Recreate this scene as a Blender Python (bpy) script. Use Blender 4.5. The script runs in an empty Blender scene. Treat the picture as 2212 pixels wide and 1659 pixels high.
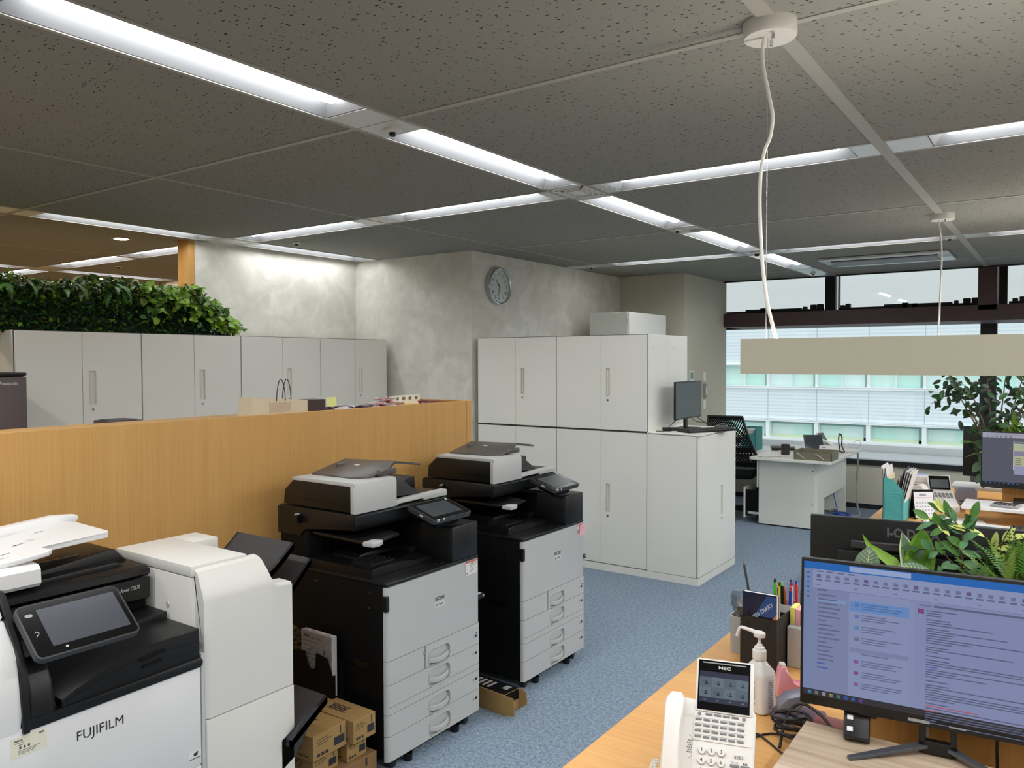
import bpy, bmesh, math, random
from mathutils import Vector, Matrix
random.seed(7)
SC = bpy.context.scene
COL = SC.collection
PI = math.pi

# ---------------------------------------------------------------- camera
cam_d = bpy.data.cameras.new('camera'); cam = bpy.data.objects.new('camera', cam_d); COL.objects.link(cam)
cam_d.sensor_width = 36; cam_d.lens = 1704.8 / 2212 * 36; cam_d.clip_end = 300; cam_d.clip_start = 0.05
yaw, pit, rol = 0.613019922, -0.030028769, -0.00286951169
fw = Vector((math.sin(-yaw) * math.cos(pit), math.cos(yaw) * math.cos(pit), math.sin(pit)))
rt = fw.cross(Vector((0, 0, 1))).normalized(); up = rt.cross(fw)
r2 = rt * math.cos(rol) + up * math.sin(rol); u2 = up * math.cos(rol) - rt * math.sin(rol)
m = Matrix((r2, u2, -fw)).transposed().to_4x4(); m.translation = Vector((0, 0, 1.61)); cam.matrix_world = m
SC.camera = cam
# ---------------------------------------------------------------- exposure
SC.view_settings.view_transform = 'Standard'; SC.view_settings.look = 'None'
SC.view_settings.gamma = 1.0; SC.view_settings.use_curve_mapping = False; SC.view_settings.exposure = 0.0
# ---------------------------------------------------------------- world: overcast sky, brighter overhead
W = bpy.data.worlds.new('overcast'); SC.world = W; W.use_nodes = True
nt = W.node_tree; nt.nodes.clear()
o = nt.nodes.new('ShaderNodeOutputWorld'); bg = nt.nodes.new('ShaderNodeBackground')
tc = nt.nodes.new('ShaderNodeTexCoord'); sx = nt.nodes.new('ShaderNodeSeparateXYZ'); rp = nt.nodes.new('ShaderNodeMapRange')
nt.links.new(tc.outputs['Generated'], sx.inputs[0]); nt.links.new(sx.outputs['Z'], rp.inputs['Value'])
rp.inputs['From Min'].default_value = 0.08; rp.inputs['From Max'].default_value = 1
rp.inputs['To Min'].default_value = 0.76; rp.inputs['To Max'].default_value = 2.55
bg.inputs['Color'].default_value = (0.91, 0.985, 1.0, 1)
nt.links.new(rp.outputs[0], bg.inputs['Strength']); nt.links.new(bg.outputs[0], o.inputs[0])
# ---------------------------------------------------------------- ceiling lamps of the part of the office behind and beside the camera
CEIL = 2.54
TUBE = 15.5
def area(name, loc, sx_, sy_, power, color=(0.99, 0.99, 1.0)):
    l = bpy.data.lights.new(name, 'AREA'); l.shape = 'RECTANGLE'; l.size = sx_; l.size_y = sy_; l.energy = power; l.color = color
    ob = bpy.data.objects.new(name, l); COL.objects.link(ob); ob.location = loc; return ob
AP = 24
for (x, y) in ((-2.228, -0.1), (-2.228, -1.65), (0.87, -1.6), (0.87, 0.0), (0.87, 1.5), (0.87, 3.0), (0.87, 4.6), (0.87, 6.2), (3.97, 0), (3.97, 3.0), (3.97, 6.2), (-5.3, -0.4), (-5.3, 1.2)):
    area('ceiling_lamp', (x, y, CEIL - 0.01), 0.1, 1.2, AP * (0.62 if y < 2 else 1.25))
for (x, y) in ((-0.1, 0.7), (-1.5, 0.7), (2.4, 3.8), (2.4, 6.9), (2.4, 0.7), (-3.8, 0.7)):
    area('ceiling_lamp', (x, y, CEIL - 0.01), 1.2, 0.1, AP * (0.62 if y < 2 else 1.25))

# ---------------------------------------------------------------- helpers
def S(r, g, b, a=1.0):
    f = lambda c: (c / 255) / 12.92 if c / 255 <= 0.04045 else ((c / 255 + 0.055) / 1.055) ** 2.4
    return (f(r), f(g), f(b), a)
MATS = {}
def mat(name, color, rough=0.5, metal=0.0, emit=0.0, spec=0.5, noise=None, bump=None, alpha=1.0, trans=0.0, coat=0.0):
    """noise=(scale, amount): soft procedural tone variation; bump=(scale, strength)"""
    if name in MATS: return MATS[name]
    M = bpy.data.materials.new(name); M.use_nodes = True; MATS[name] = M
    n = M.node_tree; b = n.nodes['Principled BSDF']
    b.inputs['Base Color'].default_value = color; b.inputs['Roughness'].default_value = rough
    b.inputs['Metallic'].default_value = metal; b.inputs['Specular IOR Level'].default_value = spec
    b.inputs['Coat Weight'].default_value = coat
    if alpha < 1: b.inputs['Alpha'].default_value = alpha
    if trans: b.inputs['Transmission Weight'].default_value = trans
    if emit:
        b.inputs['Emission Color'].default_value = color; b.inputs['Emission Strength'].default_value = emit
    if noise or bump:
        t = n.nodes.new('ShaderNodeTexCoord')
    if noise:
        z = n.nodes.new('ShaderNodeTexNoise'); z.inputs['Scale'].default_value = noise[0]; z.inputs['Detail'].default_value = 4
        n.links.new(t.outputs['Object'], z.inputs['Vector'])
        r = n.nodes.new('ShaderNodeMapRange'); r.inputs['From Min'].default_value = 0.25; r.inputs['From Max'].default_value = 0.75
        r.inputs['To Min'].default_value = 1 - noise[1]; r.inputs['To Max'].default_value = 1 + noise[1]
        n.links.new(z.outputs['Fac'], r.inputs['Value'])
        v = n.nodes.new('ShaderNodeVectorMath'); v.operation = 'SCALE'; v.inputs[0].default_value = color[:3]
        n.links.new(r.outputs[0], v.inputs['Scale']); n.links.new(v.outputs[0], b.inputs['Base Color'])
    if bump:
        z2 = n.nodes.new('ShaderNodeTexNoise'); z2.inputs['Scale'].default_value = bump[0]; z2.inputs['Detail'].default_value = 3
        n.links.new(t.outputs['Object'], z2.inputs['Vector'])
        bp = n.nodes.new('ShaderNodeBump'); bp.inputs['Strength'].default_value = bump[1]; bp.inputs['Distance'].default_value = 0.002
        n.links.new(z2.outputs['Fac'], bp.inputs['Height']); n.links.new(bp.outputs[0], b.inputs['Normal'])
    return M
def attr_mat(name, emit=0.0, rough=0.5):
    """colour from the mesh's own printed / displayed colours"""
    if name in MATS: return MATS[name]
    M = bpy.data.materials.new(name); M.use_nodes = True; MATS[name] = M
    n = M.node_tree; b = n.nodes['Principled BSDF']; b.inputs['Roughness'].default_value = rough
    a = n.nodes.new('ShaderNodeAttribute'); a.attribute_name = 'Col'
    if emit:
        b.inputs['Base Color'].default_value = (0.01, 0.01, 0.01, 1)
        n.links.new(a.outputs['Color'], b.inputs['Emission Color']); b.inputs['Emission Strength'].default_value = emit
    else: n.links.new(a.outputs['Color'], b.inputs['Base Color'])
    return M
def node_mat(name, rough, build, spec=0.5):
    """build(nodes, links, texcoord) returns colour socket and optional height socket"""
    M = bpy.data.materials.new(name); M.use_nodes = True; MATS[name] = M
    n = M.node_tree; b = n.nodes['Principled BSDF']; b.inputs['Roughness'].default_value = rough; b.inputs['Specular IOR Level'].default_value = spec
    t = n.nodes.new('ShaderNodeTexCoord')
    c, h, hs = build(n, t)
    n.links.new(c, b.inputs['Base Color'])
    if h:
        bp = n.nodes.new('ShaderNodeBump'); bp.inputs['Strength'].default_value = hs; bp.inputs['Distance'].default_value = 0.003
        n.links.new(h, bp.inputs['Height']); n.links.new(bp.outputs[0], b.inputs['Normal'])
    return M
def ramp(n, stops):
    r = n.nodes.new('ShaderNodeValToRGB'); e = r.color_ramp.elements
    while len(e) < len(stops): e.new(0.5)
    for i, (p, c) in enumerate(stops): e[i].position = p; e[i].color = c
    return r
def mapping(n, t, scale, rot=(0, 0, 0), out='Object'):
    mp = n.nodes.new('ShaderNodeMapping'); mp.inputs['Scale'].default_value = scale; mp.inputs['Rotation'].default_value = rot
    n.links.new(t.outputs[out], mp.inputs['Vector']); return mp
def noise_n(n, vec, scale, detail=3, dist=0.0):
    z = n.nodes.new('ShaderNodeTexNoise'); z.inputs['Scale'].default_value = scale; z.inputs['Detail'].default_value = detail; z.inputs['Distortion'].default_value = dist
    n.links.new(vec, z.inputs['Vector']); return z

class MB:
    def __init__(s): s.b = bmesh.new(); s.mi = 0
    def _faces(s, vs, fs):
        vv = [s.b.verts.new(v) for v in vs]; out = []
        for f in fs:
            try:
                q = s.b.faces.new([vv[i] for i in f]); q.material_index = s.mi; out.append(q)
            except ValueError: pass
        return vv, out
    def box(s, x0, x1, y0, y1, z0, z1, bev=0.0, seg=2, edges=None):
        vs = [(x, y, z) for z in (z0, z1) for y in (y0, y1) for x in (x0, x1)]
        vv, ff = s._faces(vs, [(0, 2, 3, 1), (4, 5, 7, 6), (0, 1, 5, 4), (2, 6, 7, 3), (0, 4, 6, 2), (1, 3, 7, 5)])
        if bev:
            es = list({e for f in ff for e in f.edges})
            if edges == 'v': es = [e for e in es if abs(e.verts[0].co.z - e.verts[1].co.z) > 1e-6]
            elif edges == 'x': es = [e for e in es if abs(e.verts[0].co.x - e.verts[1].co.x) > 1e-6]
            elif edges == 'y': es = [e for e in es if abs(e.verts[0].co.y - e.verts[1].co.y) > 1e-6]
            bmesh.ops.bevel(s.b, geom=es, offset=bev, segments=seg, profile=0.5, affect='EDGES', material=s.mi)
        return s
    def prism(s, pts, axis, a, b, bev=0.0, seg=2):
        """pts: 2D outline in the other two axes (x: (y,z), y: (x,z), z: (x,y))"""
        def mk(p, c): return {'x': (c, p[0], p[1]), 'y': (p[0], c, p[1]), 'z': (p[0], p[1], c)}[axis]
        n = len(pts); vs = [mk(p, a) for p in pts] + [mk(p, b) for p in pts]
        fs = [tuple(range(n))[::-1], tuple(range(n, 2 * n))] + [(i, (i + 1) % n, n + (i + 1) % n, n + i) for i in range(n)]
        vv, ff = s._faces(vs, fs)
        if bev:
            es = list({e for f in ff[:2] for e in f.edges})
            bmesh.ops.bevel(s.b, geom=es, offset=bev, segments=seg, profile=0.5, affect='EDGES', material=s.mi)
        return s
    def poly(s, pts): s._faces(pts, [tuple(range(len(pts)))]); return s
    def cyl(s, p0, p1, r0, r1=None, seg=16, cap=True):
        if r1 is None: r1 = r0
        p0, p1 = Vector(p0), Vector(p1); d = (p1 - p0).normalized()
        a = d.orthogonal().normalized(); c = d.cross(a)
        vs = []
        for p, r in ((p0, r0), (p1, r1)):
            vs += [p + (a * math.cos(2 * PI * i / seg) + c * math.sin(2 * PI * i / seg)) * r for i in range(seg)]
        fs = [(i, (i + 1) % seg, seg + (i + 1) % seg, seg + i) for i in range(seg)]
        if cap: fs += [tuple(range(seg))[::-1], tuple(range(seg, 2 * seg))]
        s._faces(vs, fs); return s
    def tube(s, pts, r, seg=8, closed=False, rs=None):
        pts = [Vector(p) for p in pts]; n = len(pts); vs = []; a = None
        for i, p in enumerate(pts):
            if closed: d = pts[(i + 1) % n] - pts[i - 1]
            else: d = pts[min(i + 1, n - 1)] - pts[max(i - 1, 0)]
            d = d.normalized() if d.length > 1e-9 else Vector((0, 0, 1))
            if a is None: a = d.orthogonal().normalized()
            else:
                a = a - d * a.dot(d); a = a.normalized() if a.length > 1e-6 else d.orthogonal().normalized()
            c = d.cross(a); rr = rs[i] if rs else r
            vs += [p + (a * math.cos(2 * PI * k / seg) + c * math.sin(2 * PI * k / seg)) * rr for k in range(seg)]
        fs = []
        for i in range(n if closed else n - 1):
            j = (i + 1) % n
            fs += [(i * seg + k, i * seg + (k + 1) % seg, j * seg + (k + 1) % seg, j * seg + k) for k in range(seg)]
        if not closed: fs += [tuple(range(seg))[::-1], tuple(range((n - 1) * seg, n * seg))]
        s._faces(vs, fs); return s
    def lathe(s, prof, c=(0, 0, 0), seg=24, sxy=(1, 1), cap=True):
        vs = []
        for r, z in prof: vs += [(c[0] + r * math.cos(2 * PI * k / seg) * sxy[0], c[1] + r * math.sin(2 * PI * k / seg) * sxy[1], c[2] + z) for k in range(seg)]
        fs = []
        for i in range(len(prof) - 1): fs += [(i * seg + k, i * seg + (k + 1) % seg, (i + 1) * seg + (k + 1) % seg, (i + 1) * seg + k) for k in range(seg)]
        if cap: fs += [tuple(range(seg))[::-1], tuple(range((len(prof) - 1) * seg, len(prof) * seg))]
        s._faces(vs, fs); return s
    def rrect(s, y0, y1, z0, z1, r, n=5):
        pts = []
        for cy, cz, a0 in ((y1 - r, z1 - r, 0), (y0 + r, z1 - r, 90), (y0 + r, z0 + r, 180), (y1 - r, z0 + r, 270)):
            for k in range(n + 1): a = math.radians(a0 + 90 * k / n); pts.append((cy + r * math.cos(a), cz + r * math.sin(a)))
        return pts
    def holed(s, y0, y1, z0, z1, x, thick, holes, depth=0.015, hole_mi=None):
        """a front plate facing +x with pockets; holes = outlines in (y, z)"""
        b = s.b; vs0 = [b.verts.new((x, y0, z0)), b.verts.new((x, y1, z0)), b.verts.new((x, y1, z1)), b.verts.new((x, y0, z1))]
        es = [b.edges.new((vs0[i], vs0[(i + 1) % 4])) for i in range(4)]; loops = []
        for h in holes:
            hv = [b.verts.new((x, p[0], p[1])) for p in h]; loops.append(hv)
            es += [b.edges.new((hv[i], hv[(i + 1) % len(hv)])) for i in range(len(hv))]
        r = bmesh.ops.triangle_fill(b, edges=es, use_beauty=True, normal=(1, 0, 0))
        for f in r['geom']:
            if isinstance(f, bmesh.types.BMFace): f.material_index = s.mi
        bk = [b.verts.new((x - thick, v.co.y, v.co.z)) for v in vs0]
        for i in range(4): b.faces.new([vs0[i], bk[i], bk[(i + 1) % 4], vs0[(i + 1) % 4]]).material_index = s.mi
        b.faces.new(bk).material_index = s.mi
        for hv in loops:
            n = len(hv); iv = [b.verts.new((x - depth, v.co.y, v.co.z)) for v in hv]
            for i in range(n):
                f = b.faces.new([hv[i], hv[(i + 1) % n], iv[(i + 1) % n], iv[i]]); f.material_index = s.mi if hole_mi is None else hole_mi
            f = b.faces.new(iv); f.material_index = s.mi if hole_mi is None else hole_mi
        return s
    def xf(s, M):
        bmesh.ops.transform(s.b, matrix=M, verts=s.b.verts); return s
    def build(s, name, mats, parent=None, smooth=False, cols=None, fixn=True):
        if fixn: bmesh.ops.recalc_face_normals(s.b, faces=s.b.faces)
        me = bpy.data.meshes.new(name); s.b.to_mesh(me); s.b.free()
        for mm in (mats if isinstance(mats, (list, tuple)) else [mats]): me.materials.append(mm)
        if smooth: me.polygons.foreach_set('use_smooth', [True] * len(me.polygons))
        ob = bpy.data.objects.new(name, me); COL.objects.link(ob)
        if parent: ob.parent = parent
        if smooth == 'auto' or smooth is True:
            try: me.set_sharp_from_angle(angle=math.radians(38))
            except Exception: pass
        return ob
def tag(o, label, cat, group=None, kind=None):
    if label: o['label'] = label
    if cat: o['category'] = cat
    if group: o['group'] = group
    if kind: o['kind'] = kind
    return o
def root(name, label, cat, loc=(0, 0, 0), rz=0.0, group=None):
    e = bpy.data.objects.new(name, None); COL.objects.link(e); e.location = loc; e.rotation_euler = (0, 0, rz); e.empty_display_size = 0.05
    return tag(e, label, cat, group)
def struct(o): o['kind'] = 'structure'; return o
def copy_tree(o, loc=None, label=None, group=None, rz=None, parent=None):
    c = o.copy(); COL.objects.link(c)
    if parent: c.parent = parent
    for ch in list(o.children): copy_tree(ch, parent=c)
    if loc is not None: c.location = loc
    if rz is not None: c.rotation_euler = (0, 0, rz)
    if label: c['label'] = label
    if group: c['group'] = group
    return c
def basis(o, r, u):
    o, r, u = Vector(o), Vector(r).normalized(), Vector(u).normalized(); n = r.cross(u)
    M = Matrix((r, u, n)).transposed().to_4x4(); M.translation = o; return M
def text(name, s, size, M, mt, parent=None, align='LEFT', ext=0.0003, sx=1.0, shear=0.0, bold=0.0):
    cu = bpy.data.curves.new(name, 'FONT'); cu.body = s; cu.size = size; cu.extrude = ext; cu.align_x = align; cu.resolution_u = 2; cu.shear = shear; cu.offset = bold
    t = bpy.data.objects.new(name, cu); COL.objects.link(t)
    dg = bpy.context.evaluated_depsgraph_get(); me = bpy.data.meshes.new_from_object(t.evaluated_get(dg))
    bpy.data.objects.remove(t); me.name = name; me.materials.clear(); me.materials.append(mt)
    ob = bpy.data.objects.new(name, me); COL.objects.link(ob)
    if parent: ob.parent = parent
    me.transform(M @ Matrix.Diagonal((sx, 1, 1, 1)))
    return ob
def art(name, w, h, rects, M, mt, parent=None, lift=0.00015):
    """a printed or displayed picture: coloured rectangles (u0,v0,u1,v1,(r,g,b)) in metres, first is the ground"""
    b = bmesh.new(); cl = b.loops.layers.float_color.new('Col')
    for i, (x0, y0, x1, y1, c) in enumerate([(0, 0, w, h, rects[0])] + list(rects[1:])):
        vs = [b.verts.new((x, y, i and lift * (1 + (i > 0) + i / 400))) for x, y in ((x0, y0), (x1, y0), (x1, y1), (x0, y1))]
        f = b.faces.new(vs); cc = S(*c)
        for l in f.loops: l[cl] = cc
    me = bpy.data.meshes.new(name); b.to_mesh(me); b.free(); me.materials.append(mt); me.transform(M)
    ob = bpy.data.objects.new(name, me); COL.objects.link(ob)
    if parent: ob.parent = parent
    return ob

# ---------------------------------------------------------------- materials
def m_ceiling(n, t):
    w = noise_n(n, t.outputs['Object'], 6, 2)
    mp = mapping(n, t, (34, 84, 1), (0, 0, 0.12))
    add = n.nodes.new('ShaderNodeVectorMath'); add.operation = 'MULTIPLY_ADD'; add.inputs[1].default_value = (1.1, 1.1, 0)
    z = noise_n(n, t.outputs['Object'], 22, 2); n.links.new(z.outputs['Color'], add.inputs[0]); n.links.new(mp.outputs[0], add.inputs[2])
    v = n.nodes.new('ShaderNodeTexVoronoi'); v.voronoi_dimensions = '2D'; v.inputs['Scale'].default_value = 1; n.links.new(add.outputs[0], v.inputs['Vector'])
    sp = n.nodes.new('ShaderNodeSeparateColor'); n.links.new(v.outputs['Color'], sp.inputs[0])
    thr = n.nodes.new('ShaderNodeMath'); thr.operation = 'MULTIPLY_ADD'; thr.inputs[1].default_value = 0.50; thr.inputs[2].default_value = -0.28
    n.links.new(sp.outputs[0], thr.inputs[0])
    lt = n.nodes.new('ShaderNodeMath'); lt.operation = 'LESS_THAN'; n.links.new(v.outputs['Distance'], lt.inputs[0]); n.links.new(thr.outputs[0], lt.inputs[1])
    mx = n.nodes.new('ShaderNodeMix'); mx.data_type = 'RGBA'; mx.inputs['A'].default_value = S(146, 146, 140); mx.inputs['B'].default_value = S(48, 46, 42)
    n.links.new(lt.outputs[0], mx.inputs['Factor'])
    inv = n.nodes.new('ShaderNodeMath'); inv.operation = 'SUBTRACT'; inv.inputs[0].default_value = 1; n.links.new(lt.outputs[0], inv.inputs[1])
    return mx.outputs['Result'], inv.outputs[0], 0.15
M_ceil = node_mat('mineral_fibre_tile', 0.95, m_ceiling, 0.1)
def m_carpet(n, t):
    a = noise_n(n, t.outputs['Object'], 260, 3); b_ = noise_n(n, t.outputs['Object'], 60, 3)
    v = n.nodes.new('ShaderNodeTexVoronoi'); v.inputs['Scale'].default_value = 150; n.links.new(t.outputs['Object'], v.inputs['Vector'])
    mx = n.nodes.new('ShaderNodeMath'); mx.operation = 'MULTIPLY_ADD'; mx.inputs[1].default_value = 0.35; n.links.new(b_.outputs['Fac'], mx.inputs[0]); n.links.new(a.outputs['Fac'], mx.inputs[2])
    r = ramp(n, [(0.46, S(84, 104, 126)), (0.62, S(112, 132, 152)), (0.80, S(168, 182, 194))]); n.links.new(mx.outputs[0], r.inputs['Fac'])
    return r.outputs['Color'], v.outputs['Distance'], 0.5
M_carpet = node_mat('blue_loop_carpet', 0.95, m_carpet, 0.1)
def m_plaster(n, t):
    mp = mapping(n, t, (1, 1, 1.0)); z = noise_n(n, mp.outputs[0], 4.2, 5, 0.9)
    z2 = noise_n(n, mp.outputs[0], 16, 3, 0.4); ad = n.nodes.new('ShaderNodeMath'); ad.operation = 'MULTIPLY_ADD'; ad.inputs[1].default_value = 0.35
    n.links.new(z2.outputs['Fac'], ad.inputs[0]); n.links.new(z.outputs['Fac'], ad.inputs[2])
    r = ramp(n, [(0.48, S(208, 206, 196)), (0.66, S(217, 215, 205)), (0.84, S(229, 227, 218))]); n.links.new(ad.outputs[0], r.inputs['Fac'])
    return r.outputs['Color'], ad.outputs[0], 0.05
M_plaster = node_mat('mottled_wallpaper', 0.85, m_plaster, 0.2)
def wood(name, c0, c1, c2, sc=(60, 60, 2.2), rough=0.5, streak=7.0):
    def f(n, t):
        mp = mapping(n, t, sc); z = noise_n(n, mp.outputs[0], streak / 7, 5, 0.25)
        mp2 = mapping(n, t, tuple(v * 0.12 for v in sc)); z2 = noise_n(n, mp2.outputs[0], 1, 2, 0.3)
        ad = n.nodes.new('ShaderNodeMath'); ad.operation = 'MULTIPLY_ADD'; ad.inputs[1].default_value = 0.6
        n.links.new(z2.outputs['Fac'], ad.inputs[0]); n.links.new(z.outputs['Fac'], ad.inputs[2])
        r = ramp(n, [(0.58, c0), (0.8, c1), (1.0, c2)]); n.links.new(ad.outputs[0], r.inputs['Fac'])
        return r.outputs['Color'], None, 0
    return node_mat(name, rough, f, 0.35)
M_panelwood = wood('oak_panel', S(192, 145, 82), S(197, 151, 87), S(202, 157, 93), (170, 170, 3.0))
M_beech = wood('beech_desktop', S(216, 160, 92), S(222, 168, 100), S(228, 176, 110), (3.0, 70, 70), 0.42)
M_riser = wood('grey_wood_board', S(150, 128, 104), S(184, 162, 138), S(206, 188, 166), (2.5, 34, 34), 0.5)
M_brownfloor = wood('brown_floor', S(120, 92, 62), S(150, 116, 80), S(170, 134, 96), (2, 22, 22), 0.5)
M_wall = mat('cream_paint', S(200, 197, 180), 0.8, spec=0.2, noise=(2, 0.015))
M_wallwarm = mat('warm_wall', S(205, 188, 160), 0.8, spec=0.2, noise=(2, 0.02))
M_cab = mat('white_steel', S(238, 238, 230), 0.42, noise=(1.5, 0.012), bump=(400, 0.05))
M_cabdk = mat('steel_gap', S(70, 68, 66), 0.6)
M_pull = mat('pull_cream', S(226, 223, 208), 0.4)
M_chrome = mat('chrome', S(205, 205, 205), 0.2, 1.0)
M_dark = mat('dark_metal', S(40, 40, 42), 0.4, 0.6)
M_black = mat('black_plastic', S(13, 13, 14), 0.40, noise=(60, 0.05))
M_blackm = mat('matt_black_plastic', S(6, 6, 7), 0.6, spec=0.2, noise=(60, 0.05))
M_blackg = mat('gloss_black', S(10, 10, 11), 0.15)
M_charc = mat('charcoal_plastic', S(52, 52, 54), 0.5)
M_smoke = mat('smoky_grey_plastic', S(84, 80, 76), 0.35)
M_white = mat('white_plastic', S(226, 225, 223), 0.4, noise=(3, 0.01))
M_rw = mat('copier_grey_white', S(186, 187, 184), 0.42, noise=(3, 0.01))
M_offwh = mat('warm_white_plastic', S(219, 217, 210), 0.42)
M_grey = mat('grey_plastic', S(150, 150, 150), 0.5)
M_lgrey = mat('light_grey_plastic', S(196, 196, 195), 0.45)
M_panelg = mat('panel_glass', S(62, 68, 72), 0.22)
M_bar = mat('ceiling_bar', S(164, 163, 155), 0.5, spec=0.3)
M_barw = mat('wide_ceiling_bar', S(166, 165, 157), 0.5, spec=0.3)
M_plate = mat('ceiling_plate', S(196, 202, 200), 0.25, spec=0.9)
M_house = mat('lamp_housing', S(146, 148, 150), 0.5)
M_tube = mat('lit_lamp', (0.98, 0.985, 1.0, 1), 0.5, emit=TUBE)
M_ink = mat('dark_ink', S(38, 38, 44), 0.6)
M_inkg = mat('grey_ink', S(110, 110, 112), 0.6)
M_wine = mat('wine_painted_steel', S(70, 50, 50), 0.55, noise=(3, 0.03))
M_blkfr = mat('black_window_frame', S(24, 24, 26), 0.5)
M_sill = mat('pale_sill', S(206, 214, 222), 0.35)
M_print = attr_mat('printed', 0, 0.6)
M_scr = attr_mat('lit_screen', 0.62, 0.3)
M_scrdim = attr_mat('dim_screen', 0.5, 0.3)
M_red = mat('red_plastic', S(190, 30, 40), 0.4)
M_cable = mat('black_cable', S(22, 22, 23), 0.45)
M_wcable = mat('white_cable', S(222, 220, 212), 0.5)
M_gcable = mat('grey_cable', S(150, 152, 154), 0.5)
M_bcable = mat('blue_cable', S(40, 84, 190), 0.5)
def glass(name, tint, fac=0.06):
    M = bpy.data.materials.new(name); M.use_nodes = True; n = M.node_tree; n.nodes.clear(); MATS[name] = M
    o = n.nodes.new('ShaderNodeOutputMaterial'); mx = n.nodes.new('ShaderNodeMixShader'); tr = n.nodes.new('ShaderNodeBsdfTransparent'); gl = n.nodes.new('ShaderNodeBsdfGlossy')
    tr.inputs[0].default_value = tint; gl.inputs['Roughness'].default_value = 0.03; mx.inputs[0].default_value = fac
    n.links.new(tr.outputs[0], mx.inputs[1]); n.links.new(gl.outputs[0], mx.inputs[2]); n.links.new(mx.outputs[0], o.inputs[0]); return M
M_glass = glass('window_glass', (0.97, 0.985, 0.98, 1), 0.05)
M_clear = glass('clear_film', (0.72, 0.73, 0.74, 1), 0.16)
M_clear2 = glass('clear_acrylic', (0.80, 0.81, 0.82, 1), 0.10)

# ---------------------------------------------------------------- ceiling, floor, walls
XC, YC = -2.228, 3.805       # a light strip along y and one along x cross here
PX, PY = 3.10, 3.11
HW = 0.1075
lights_y = []   # (xcentre, y0, y1, label)
LY = [(XC, 0.93, 2.09, 'long recessed light at the top left corner, largest and nearest of all'),
      (XC, 2.41, 3.62, 'second nearest recessed light in the diagonal row, ending at the square air vent'),
      (XC, 4.01, 5.20, 'recessed light in the diagonal row starting just past the square air vent'),
      (XC, 5.49, 6.67, 'fourth recessed light of the diagonal row, before the far white sensor plate'),
      (XC, 7.02, 8.22, 'last recessed light of the diagonal row, closest to the windows'),
      (XC - PX, 2.38, 3.58, 'recessed light above the left end of the plant hedge'),
      (XC - PX, 4.01, 5.19, 'recessed light running along the mottled wall into its corner'),
      (XC - 2 * PX, 3.98, 5.15, 'thin recessed light farthest back beyond the plant hedge'),
      (XC - 2 * PX, 2.40, 3.60, 'recessed light cut by the left picture edge beyond the hedge')]
LX = [(-2.02, -0.80, YC, 'recessed light right of the air vent, crossing behind the hanging white cord'),
      (-3.62, -2.43, YC, 'recessed light left of the air vent, pointing towards the mottled wall'),
      (-5.15, -3.92, YC, 'recessed light between the hedge side and the small grey blank plates'),
      (-0.49, 0.72, YC, 'recessed light at the right picture edge, high beside pale blank plates'),
      (-3.62, -2.42, YC + PY - 0.03, 'slim recessed light above the white cabinets near the wine window frame'),
      (-2.02, -0.80, YC + PY - 0.03, 'slim recessed light right above the ceiling air conditioner'),
      (-0.49, 0.72, YC + PY - 0.03, 'short slim recessed light at the far right picture edge'),
      (-6.80, -5.72, YC, 'recessed light beyond the hedge touching the wooden wall end'),
      (-8.10, -6.90, YC, 'middle recessed light beyond the plant hedge'),
      (-9.65, -8.50, YC, 'recessed light beyond the hedge at the left picture edge, lower one')]
holes = [(xc - HW, xc + HW, a, b) for xc, a, b, _ in LY] + [(a, b, yc - HW, yc + HW) for a, b, yc, _ in LX] + [(XC - 0.105, XC + 0.105, 3.675, 3.955)]
X0, X1, Y0, Y1 = -10.2, 5.6, -3.2, 9.22
def grid_plane(x0, x1, y0, y1, z, holes):
    xs = sorted({x0, x1} | {v for h in holes for v in h[:2] if x0 < v < x1}); ys = sorted({y0, y1} | {v for h in holes for v in h[2:] if y0 < v < y1})
    b = MB(); V = {}
    g = lambda x, y: V.setdefault((x, y), b.b.verts.new((x, y, z)))
    for i in range(len(xs) - 1):
        for j in range(len(ys) - 1):
            cx, cy = (xs[i] + xs[i + 1]) / 2, (ys[j] + ys[j + 1]) / 2
            if any(h[0] < cx < h[1] and h[2] < cy < h[3] for h in holes): continue
            b.b.faces.new([g(xs[i], ys[j]), g(xs[i], ys[j + 1]), g(xs[i + 1], ys[j + 1]), g(xs[i + 1], ys[j])])
    return b
b = grid_plane(X0, X1, Y0, Y1, CEIL, holes); b.b.verts.ensure_lookup_table()
struct(b.build('ceiling', M_ceil, fixn=False))
b = MB(); b.box(X0, X1, Y0, Y1 + 1.2, CEIL + 0.3, CEIL + 0.36); struct(b.build('ceiling', M_cabdk))
# ceiling bars
b = MB(); e = 0.003
def bx(x, w, y0, y1, z=0.004): b.box(x - w / 2, x + w / 2, y0, y1, CEIL - z, CEIL + 0.002)
def by(y, w, x0, x1, z=0.0035): b.box(x0, x1, y - w / 2, y + w / 2, CEIL - z, CEIL + 0.002)
for k in range(-3, 3):
    for s in (-1, 1): bx(XC + k * PX + s * (HW + 0.010), 0.018, Y0, Y1)
    if k != 0: bx(XC + k * PX + PX / 2, 0.018, Y0, Y1)
for k in range(-2, 2):
    yc = YC + k * PY - (0.03 if k == 1 else 0)
    for s in (-1, 1): by(yc + s * (HW + 0.010), 0.018, X0, X1)
    by(YC + k * PY + PY / 2, 0.026, X0, XC - HW - 0.02); by(YC + k * PY + PY / 2, 0.026, XC + HW + 0.02, X1)
struct(b.build('trim_1', M_bar))
b = MB(); b.box(-0.70, -0.652, Y0, Y1, CEIL - 0.007, CEIL + 0.002); struct(b.build('trim_2', M_barw))
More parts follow.
